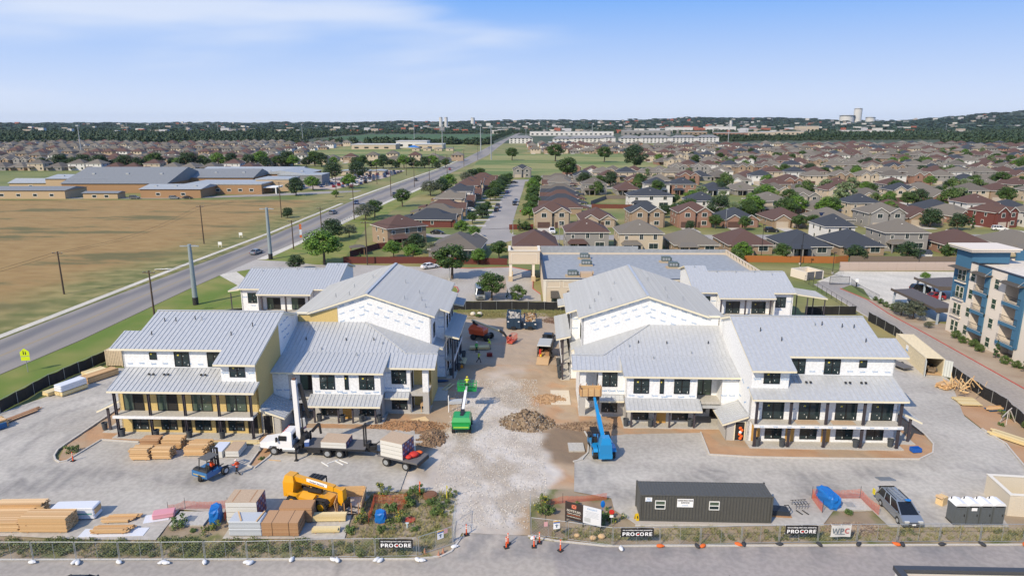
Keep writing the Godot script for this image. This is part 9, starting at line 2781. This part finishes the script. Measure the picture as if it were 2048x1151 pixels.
	for q in [[103.2,-169.6,5.,"dark lamp post before the pink block wall"],[79.6,-165.5,5.4,"dark lamp post right of the waste enclosure"],[74.2,-171.8,9.,"dark lamp post left behind the waste enclosure"],[68.4,-184.,9.6,"tall dark pole before the arched patio house"],[76.2,-177.,5.2,"short dark pole at the orange fence"],[14.1,-199.9,7.7,"grey pole with transformer before the brown roof"],[.3,-227.6,4.9,"white street sign post at the side street corner"],[76.,-241.,6.8,"pale street lamp before the second row"],[-14.9,-158.6,6.,"grey lamp post beside the large tree"]]:
		var t:=thing("lamp_post",q[3],"lamp post",v3(q[0],0,q[1]))
		var m:Material=MT["dark steel"] if q[3].contains("dark") else MT["galvanised"]
		part(t,"post",mb().cyl(Vector3.ZERO,v3(0,q[2],0),.09,.07,8),m)
		part(t,"head",mb().span(v3(-.15,q[2]-.1,-.15),v3(.5,q[2]+.08,.15)),m)
		part(t,"base",mb().cyl(Vector3.ZERO,v3(0,.5,0),.25,.25,10),MT["slab"])
	var sg:=thing("school_sign","bright yellow school crossing sign on the left verge","road sign",v3(-73.,0,-97.),.2)
	part(sg,"post",mb().cyl(Vector3.ZERO,v3(0,2.6,0),.05,.05,6),MT["galvanised"])
	var ym:=flat("sign lime",Color(.62,.75,.01),.5)
	part(sg,"plate",mb().prism(pv([[-.62,2.55],[.62,2.55],[.62,3.2],[.0,3.75],[-.62,3.2]]),.06,.09),ym)
	part(sg,"lower_plate",mb().span(v3(-.6,1.85,.06),v3(.6,2.45,.09)),ym)
	part(sg,"symbol",mb().span(v3(-.22,2.8,.09),v3(-.08,3.2,.1)).span(v3(.06,2.75,.09),v3(.2,3.1,.1)).span(v3(-.22,3.23,.09),v3(-.09,3.36,.1)).span(v3(.07,3.13,.09),v3(.19,3.25,.1)),MT["print black"])
	var bs:=thing("feather_banner","tall white feather banner with orange stripes beside the guard railing","banner",v3(-65.8,0,-209.),.5)
	part(bs,"post",mb().cyl(Vector3.ZERO,v3(0,6.2,0),.05,.04,6),MT["galvanised"])
	for i in 5:
		part(bs,"cloth",mb().span(v3(0,1.9+i*.85,-.02),v3(.75,2.7+i*.85,.02)),MT["print white"] if i in [1,2] else MT["print orange"])
	var gr:=thing("guard_railing","white guard railing along the main road's right pavement","railing",v3(-65.2,0,-212.))
	for i in 26:
		var z:=-i*3.
		var x:=.035*-z
		part(gr,"post",mb().span(v3(x-.05,0,z-.05),v3(x+.05,1.1,z+.05)),MT["sticker white"])
		part(gr,"rail",mb().bar(v3(x,1.05,z),v3(x+.105,1.05,z-3.),.06,.08).bar(v3(x,.6,z),v3(x+.105,.6,z-3.),.05,.06),MT["sticker white"])
	for q in [[-88.8,-221.,"small twin white sign at the field edge"],[-88.1,-203.,"small orange topped marker at the field edge"]]:
		solo("marker_sign",mb().span(v3(-.5,0,-.04),v3(-.42,1.2,.04)).span(v3(.42,0,-.04),v3(.5,1.2,.04)).span(v3(-.55,.7,-.05),v3(.55,1.6,.05)),MT["sticker white"],q[2],"sign",v3(q[0],0,q[1]))
	var slabs:=thing("fallen_gate","broken white frame lying in the grass at the field edge","debris",v3(-91.,.1,-170.))
	for i in 3:
		part(slabs,"piece",mb().bar(v3(i*.8,.1,0),v3(2.6+i,.6-.2*i,1.5-i),.3,.1),MT["sticker white"])
	var en:=thing("trash_enclosure","low tan walled enclosure on the paving behind the yellow block","wall enclosure",v3(-56.,0,-121.5),-.1)
	part(en,"wall",mb().span(v3(-4,0,0),v3(3.5,1.7,.3)).span(v3(-4,0,.3),v3(-3.7,1.7,4.2)).span(v3(3.2,0,.3),v3(3.5,1.7,4.2)),MT["cream stucco"])
	var fb:=thing("near_building","pale flat roof with dark edge at the bottom right corner","building",v3(29.2,0,-45.4),-.03)
	part(fb,"wall",mb().span(v3(0,0,0),v3(24,3.4,6)),wall_mat("white"))
	part(fb,"roof",mb().span(v3(.4,3.3,.4),v3(24,3.45,6)),MT["cream block"])
	part(fb,"coping",mb().span(v3(-.15,3.4,-.15),v3(24,3.75,.35)).span(v3(-.15,3.4,.35),v3(.35,3.75,6)),flat("coping slate",Color(.05,.053,.06),.5))
	var mc:=thing("motorcycle","red motorcycle cut by the bottom photo edge","motorcycle",v3(17.,.02,-47.6),1.5)
	for z in [-.7,.7]:
		wheel(mc,v3(0,0,z),.32,.14,MT["galvanised"])
	part(mc,"body",mb().rings([[v3(-.16,.5,.6),v3(-.2,.45,-.3),v3(.2,.45,-.3),v3(.16,.5,.6)],[v3(-.12,.95,.4),v3(-.14,.85,-.6),v3(.14,.85,-.6),v3(.12,.95,.4)]]),paint("red",Color(.35,.015,.02)))
	part(mc,"handlebar",mb().bar(v3(-.4,1.05,.5),v3(.4,1.05,.5),.04,.04),MT["dark steel"])
	part(mc,"seat",mb().span(v3(-.14,.85,-.7),v3(.14,.93,.0)),MT["rubber"])
func trees()->void:
	for q in [["round",-14.4,-160.,8.6,"large dark green tree on the grass island left of the canopy"],["round",-4.3,-139.5,6.3,"smaller round tree right of the cargo van"],["bush",1.3,-140.,3.3,"broad olive shrub under the office's left corner"],["cone",-1.,-141.,2.4,"thin young tree between the round tree and the olive shrub"],["bright",-49.8,-177.5,9.4,"biggest bright green tree by the office driveway"],["dark",-55.3,-170.5,4.,"dark spreading bush in front of the bright tree"],["dark",-57.,-214.,7.2,"dark tree behind the bright one, beside the road"],["grey",-53.5,-222.,4.2,"grey leafless looking bush behind the dark roadside tree"],["grey",-56.5,-262.,6.5,"grey green tree left of the askew house"],["round",-54.5,-270.,7.2,"round green tree behind the grey one, beside the road"],["round",-49.,-305.,8.2,"full round tree on the verge before the slate roof"],["grey",-42.,-352.,8.,"grey crowned tree fourth along the verge"],["dark",-37.,-362.,8.5,"dark tree behind the grey crowned one"],["bright",-36.,-385.,8.8,"bright tipped tree fifth along the verge"],["grey",-28.,-425.,7.,"grey tree sixth along the verge"],["dark",-25.,-440.,8.,"dark tree seventh along the verge"],["round",-21.,-455.,8.,"round tree at the verge's far end"],["bright",-27.,-182.5,4.6,"young tree in front of the red board fence"],["bright",-32.8,-186.,5.,"slim young tree on the askew house's lawn"],["dark",-27.5,-192.5,6.,"dense dark tree right of the lawn tree"],["grey",-21.6,-187.,4.2,"grey shrub beside the corner house's porch"],["cone",-40.8,-180.,3.2,"thin pale sapling by the brown pole"],["bright",-9.,-177.,4.4,"bright shrub tree behind the red fence near the corner house"],["round",-3.6,-184.5,5.2,"round dark tree left of the canopy's top"],["bright",-16.8,-226.,5.,"lime tree at the side street corner"],["bright",-12.2,-221.,4.,"second lime tree right of the first at the corner"],["bush",4.5,-236.5,3.2,"round green shrub at the stone house's left"],["cone",2.4,-234.,5.,"slim tree beside the white sign post"],["bright",62.5,-182.5,5.2,"leafy tree against the office's right parapet"],["bush",59.5,-178.5,4.,"spreading shrub below the leafy tree at the office's end"],["round",73.,-181.,5.2,"loose tree before the arched patio house"],["dark",93.,-181.5,4.6,"broad dark tree before the pillared patio"],["dark",107.5,-182.,5.4,"dark round tree before the grey two storey house"],["round",117.6,-181.,5.,"thin tree right of the dark round one, behind the fence"],["cone",121.5,-188.,4.6,"small tree beside the white shed"],["round",72.,-240.,5.2,"round tree at the brick gable house's garage"],["round",81.2,-236.,5.2,"round tree before the slate roofed garage gable"],["dark",62.,-236.,3.6,"dark hedge before the brick gable house"],["round",101.,-239.,5.2,"round tree at the nested gable house"],["round",107.,-241.,5.,"second round tree right of the nested gable house"],["round",92.5,-268.,7.4,"full tree before the cream two storey house"],["bright",79.,-300.,8.,"tall lime tree at the cul-de-sac"],["bright",116.,-278.,8.,"big bright tree right of the cream house"],["round",124.,-272.,6.6,"round tree beside the big bright one"],["pale",146.,-300.,12.,"tall pale blossoming tree among the right houses"],["pale",158.,-345.,9.5,"second pale blossoming tree farther right"],["dark",150.,-243.,7.,"dark tree on the lawn beyond the chimney house"],["dark",156.,-237.,6.,"second dark tree on the lawn beyond the chimney house"],["cone",163.,-240.,6.6,"pointed dark tree beside the brick bungalow"],["dark",142.,-252.,6.5,"dark tree right behind the chimney house"],["dark",-88.5,-268.,4.2,"small tree at the foot of the brown pole in the field"],["dark",-111.3,-353.,9.5,"spreading dark oak before the school car park"],["bright",-110.5,-381.,8.,"lighter tree behind the dark oak"],["dark",-118.,-452.,12.,"large dark oak at the school wing's end"],["dark",-104.,-465.,11.5,"second large dark oak at the school wing's end"],["bright",-93.,-392.,8.5,"yellow green tree at the car park's near corner"],["bright",-89.,-345.,3.6,"small bright tree at the school road corner pole"],["round",.0,-690.,13.,"first lone tree on the green park"],["round",42.,-672.,17.,"second lone tree on the green park"],["round",88.,-660.,15.,"third lone tree, at the park's right end"],["dark",99.,-560.,20.,"huge dark tree at the park's near right corner"],["round",36.,-452.,15.,"big round tree between brown roofs before the park"],["dark",43.,-412.,8.,"dark tree in a garden right of the big round tree"],["dark",58.,-405.,9.,"second dark garden tree right of the big round one"],["round",75.,-402.,8.,"third garden tree right of the big round one"]]:
		tree(q[0],q[4],q[1],q[2],q[3],q[1]*3.)
	for i in 17:
		var z:=-262.-i*9.4
		tree(["bright","round","round"][i%3],"street tree, %s along the side street's right kerb"%nth(i+1),6.6+(-z-262.)*.05+1.2*sin(i*2.),z,5.2+sin(i*1.7),i,"street trees on the side street")
	for i in 15:
		var z:=-300.-i*9.5
		if i<3:
			z=-252.-i*16.
		tree(["round","dark","round"][i%3],"street tree, %s along the side street's left front gardens"%nth(i+1),-13.4+(-z-249.)*.055-1.5*cos(i*2.),z,(6.6 if i>2 else 4.4)+sin(i*1.3),i,"street trees on the side street")
	var r:=RandomNumberGenerator.new();r.seed=31
	var n:=0
	for i in 205:
		var z:=-266.-pow(r.randf(),1.2)*620.
		var x:=r.randf_range(40. if z>-500. else 135.,-z*.78)
		if z<-835.:
			continue
		n+=1
		tree(["round","dark","bright","bush","round","pale"][r.randi()%6],"%s garden tree among the estate roofs, number %s of them"%[["near","middle","far"][mini(n/70,2)],nth(n%70+1)],x,snappedf(z,43.)-9.+r.randf_range(-9.,9.),r.randf_range(4.5,9.5),i,"garden trees among the estate roofs")
	for i in 34:
		var left:=i<20
		var x:=-292.+i*7.2 if left else -128.+(i-20)*5.6
		tree(["dark","round","dark","bright"][i%4],"tree %s from left in the line behind the school"%nth(i+1),x,(-556.-2.2*i if left else -570.)+6.*sin(i*2.2),(11. if left else 8.5)+3.*sin(i*1.9),i,"tree line behind the school")
	for i in 14:
		tree("dark","tree %s from left in the dark clump at the far left"%nth(i+1),-372.+i*6.2,-548.-14.*absf(sin(i*1.3)),10.+2.5*sin(i*2.1),i,"dark tree clump at the far left")
func far_land()->void:
	var r:=RandomNumberGenerator.new();r.seed=41
	var crop:=func(px:float,pz:float)->Color:
		return mixc(Color(.035,.085,.022),Color(.055,.115,.030),.5+NZ.get_noise_2d(px*.05,pz*.4))
	sheet("crop_field",pv([[-330,-1290],[-60,-1290],[10,-2300],[-450,-2200],[-460,-1700]]),.05,40.,crop,MT["far ground"])
	var park:=func(px:float,pz:float)->Color:
		return mixc(Color(.30,.29,.10),Color(.125,.19,.04),smoothstep(-.2,.35,NZ.get_noise_2d(px*.12,pz*.5)+.30*sin(pz*.045)))
	sheet("park_grass",pv([[-32,-505],[8,-492],[126,-500],[131,-834],[-20,-834],[-34,-660]]),.03,7.,park,MT["grass"])
	sheet("dry_field",pv([[-250,-640],[-90,-700],[-66,-900],[-80,-1260],[-255,-1260]]),.03,14.,park,MT["grass"])
	var lawn:=func(px:float,pz:float)->Color:
		return mixc(Color(.24,.25,.075),Color(.115,.155,.04),.5+NZ.get_noise_2d(px*.2,pz*.8))
	sheet("school_grass",pv([[-430,-345],[-262,-352],[-255,-470],[-140,-500],[-92,-560],[-250,-556],[-430,-545]]),.02,6.,lawn,MT["grass"])
	var gm:=wall_mat("white");var rf:=grain("flats roof",Color(.20,.205,.215),G_FINE,8.,.85)
	var list:=[[16.,-1262.,42.],[88.,-1210.,34.],[132.,-1245.,62.],[176.,-1310.,34.],[214.,-1262.,40.],[262.,-1290.,62.],[322.,-1310.,48.],[372.,-1330.,40.]]
	for i in list.size():
		var q:Array=list[i]
		var t:=thing("apartment_block","pale three storey flats under grey hip roof, %s from left beyond the park"%nth(i+1),"apartment block",v3(q[0],0,q[1]),.0,"far grey roofed flats")
		part(t,"wall",mb().span(v3(-q[2]/2,0,-9),v3(q[2]/2,9.5,9)),gm)
		var b:=mb();hip(b,-q[2]/2-1,q[2]/2+1,-10,10,9.5,.45)
		part(t,"roof",b,rf)
		for f in 3:
			for k in int(q[2]/7.):
				part(t,"window",mb().box(v3(-q[2]/2+4.+k*7.,1.9+f*3.1,9.03),v3(2.6 if k%3 else 3.4,1.7,.1)),MT["window glass"])
	var shops:=[["long white warehouse store beyond the flats",172.,-2030.,240.,11.,"white"],["grey cinema block with a white upper storey",388.,-2030.,136.,14.,"grey"],["tan strip of shops right of the cinema",565.,-2170.,70.,9.,"tan brick"],["red brick shop row in the far right middle",640.,-2050.,90.,8.,"pink brick"],["white curved flats with red walls",596.,-2500.,90.,20.,"white"],["white and red hotel left of the water tower",770.,-2600.,110.,22.,"white"],["pale domed sports hall",735.,-2080.,80.,9.,"beige"],["tan warehouse strip at the far right",860.,-2200.,150.,9.,"beige"],["pale long hotel before the far woods",1150.,-2280.,170.,12.,"white"],["beige gabled church hall at the far right",1060.,-2520.,70.,24.,"beige"],["tan row of sheds right of the hotel",1190.,-2040.,120.,7.,"beige"],["yellow store front at the far right edge",1480.,-2300.,70.,9.,"tan brick"],["white low sheds beyond the road",78.,-1128.,36.,5.,"white"],["pale primary school with blue canopies beyond the dry field",-195.,-1000.,62.,6.,"beige"],["white hall of the primary school",-150.,-1060.,46.,9.,"white"],["low tan wing of the primary school",-118.,-1010.,40.,6.,"beige"],["white far building row on the wooded slope",-62.,-3400.,160.,14.,"white"]]
	for q in shops:
		var t:=thing("far_building",q[0],"building",v3(q[1],0,q[2]))
		part(t,"wall",mb().span(v3(-q[3]/2,0,-20),v3(q[3]/2,q[4],20)),wall_mat(q[5]))
		part(t,"roof",mb().span(v3(-q[3]/2-.5,q[4],-20.5),v3(q[3]/2+.5,q[4]+1.,20.5)),flat("far roof",Color(.46,.46,.45),.8))
		for k in int(q[3]/14.):
			part(t,"window",mb().box(v3(-q[3]/2+7.+k*14.,q[4]*.4,20.1),v3(6.,q[4]*.35,.2)),MT["window glass"])
	for i in 4:
		hall("%s portable classroom of the primary school"%nth(i+1),-128.+i*15.,-930.,10.,12.,3.4,.5,wall_mat("beige"),rf,1)
	for q in [[-205.,-985.,"left blue canopy at the primary school"],[-136.,-960.,"right blue canopy at the primary school"]]:
		solo("blue_canopy",mb().rings([[v3(-8,3.5,5),v3(8,3.5,5),v3(8,3.5,-5),v3(-8,3.5,-5)],[v3(-2,6,1),v3(2,6,1),v3(2,6,-1),v3(-2,6,-1)]]),flat("canopy blue",Color(.01,.13,.42),.6),q[2],"canopy",v3(q[0],0,q[1]))
	for q in [[-365.,-3600.,62.,9.,"pair of pale silos on the horizon, left one"],[-338.,-3600.,62.,9.,"pair of pale silos on the horizon, right one"],[-290.,-5200.,70.,16.,"white water tank on the horizon"],[2900.,-5900.,150.,34.,"cement works tower on the right horizon"],[2810.,-5900.,95.,60.,"cement works silo left of its tower"],[3010.,-5900.,80.,40.,"cement works silo right of its tower"],[905.,-2900.,44.,6.,"water tower over the hotel"]]:
		var t:=thing("tower",q[4],"tower",v3(q[0],0,q[1]))
		part(t,"shaft",mb().cyl(Vector3.ZERO,v3(0,q[2],0),q[3],q[3]*.95,14),flat("far concrete",Color(.50,.50,.49),.8))
		part(t,"cap",mb().cyl(v3(0,q[2],0),v3(0,q[2]*1.04,0),q[3]*1.1,q[3]*.4,14),MT["far concrete"])
	k_poles(r)
	var m:=leaf_mesh([[v3(0,.55,0),v3(.55,.45,.55),110],[v3(.3,.4,.2),v3(.35,.3,.35),40],[v3(-.3,.4,-.1),v3(.35,.35,.35),40]],.30,Color(.022,.046,.018),Color(.055,.090,.032),8)
	var ts:=[]
	for i in 21000:
		var near:=i<12000
		var z:=-1190.-pow(r.randf(),1.4)*1900. if near else -2700.-pow(r.randf(),1.25)*6800.
		var x:=r.randf_range(-.86,.86)*-z
		var a:=x/-z
		if near:
			if a>-.03 and a<.62 and z>-2350. and not (z<-1600. and a>.42):
				continue
			if z>-2330. and x>-470. and x<60. and z<-1240.:
				continue
			if a<-.2 and z>-1290. and r.randf()<.6:
				continue
		var s:=r.randf_range(7.,14.) if near else r.randf_range(12.,20.)
		var w:=s*(1. if near else r.randf_range(2.,4.5))
		ts.append(Transform3D(Basis(Vector3.UP,r.randf()*6.)*Basis.from_scale(v3(w,s*(1. if near else .7),w)),v3(x,hill(x,z)-.5,z)))
	for i in 900:
		var x:=r.randf_range(260.,1500.)
		ts.append(Transform3D(Basis.from_scale(Vector3.ONE*r.randf_range(7.,12.)),v3(x,0,-1330.-r.randf()*260.-(x-260.)*.28)))
	for i in 120:
		ts.append(Transform3D(Basis.from_scale(Vector3.ONE*r.randf_range(6.,10.)),v3(lerpf(-22.,30.,i/120.)-34.+r.randf_range(-5,5),0,lerpf(-1150.,-2400.,i/120.))))
	var mm:=MultiMesh.new()
	mm.transform_format=MultiMesh.TRANSFORM_3D
	mm.mesh=m
	mm.instance_count=ts.size()
	for i in ts.size():
		mm.set_instance_transform(i,ts[i])
	var mi:=MultiMeshInstance3D.new()
	mi.name="woods"
	mi.multimesh=mm
	mi.material_override=leaf_mat()
	mi.set_meta("kind","stuff")
	tag(mi,"dark woods reaching to the horizon","woods")
	add_child(mi)
	var sp:=mb(true)
	for i in 900:
		var z:=-2400.-pow(r.randf(),1.5)*5000.
		var a:=r.randf_range(-.8,.8)
		if r.randf()>.35+.65*exp(-pow((a-.2)*3.2,2.)):
			continue
		var x:=a*-z
		var w:=r.randf_range(8.,34.)
		sp.col=[Color(.6,.58,.54),Color(.42,.36,.3),Color(.25,.24,.24),Color(.5,.5,.52),Color(.35,.12,.08)][r.randi()%5]
		sp.span(v3(x-w/2,hill(x,z),z-8),v3(x+w/2,hill(x,z)+r.randf_range(9.,19.),z+8))
	tag(struct("far_town",sp,MT["distant houses"],true),"scattered pale buildings of the distant town","buildings")
func k_poles(r:RandomNumberGenerator)->void:
	var t0:Node3D=null
	for i in 16:
		var z:=[-700.,-980.,-1400.,-1750.,-820.,-1500.,-2000.,-2300.,-1900.,-2500.,-1300.,-1100.,-2100.,-2400.,-1800.,-900.][i] as float
		var a:=[-.03,-.10,-.30,-.55,-.62,-.14,.02,.05,.115,.16,.31,.31,.42,.62,-.42,-.045][i] as float
		var at:=v3(a*-z,0,z)
		var lb:="distant pale mast, %s of those standing up from the flat land"%nth(i+1)
		if t0==null:
			t0=thing("mast",lb,"mast",at,0,"distant masts")
			part(t0,"shaft",mb().cyl(Vector3.ZERO,v3(0,34,0),.7,.35,8),MT["galvanised"])
			part(t0,"head",mb().box(v3(0,33,0),v3(3.2,1.4,3.2)),MT["galvanised"])
		else:
			copy(t0,lb,at)
func v3(x:float,y:float,z:float)->Vector3:
	return Vector3(x,y,z)
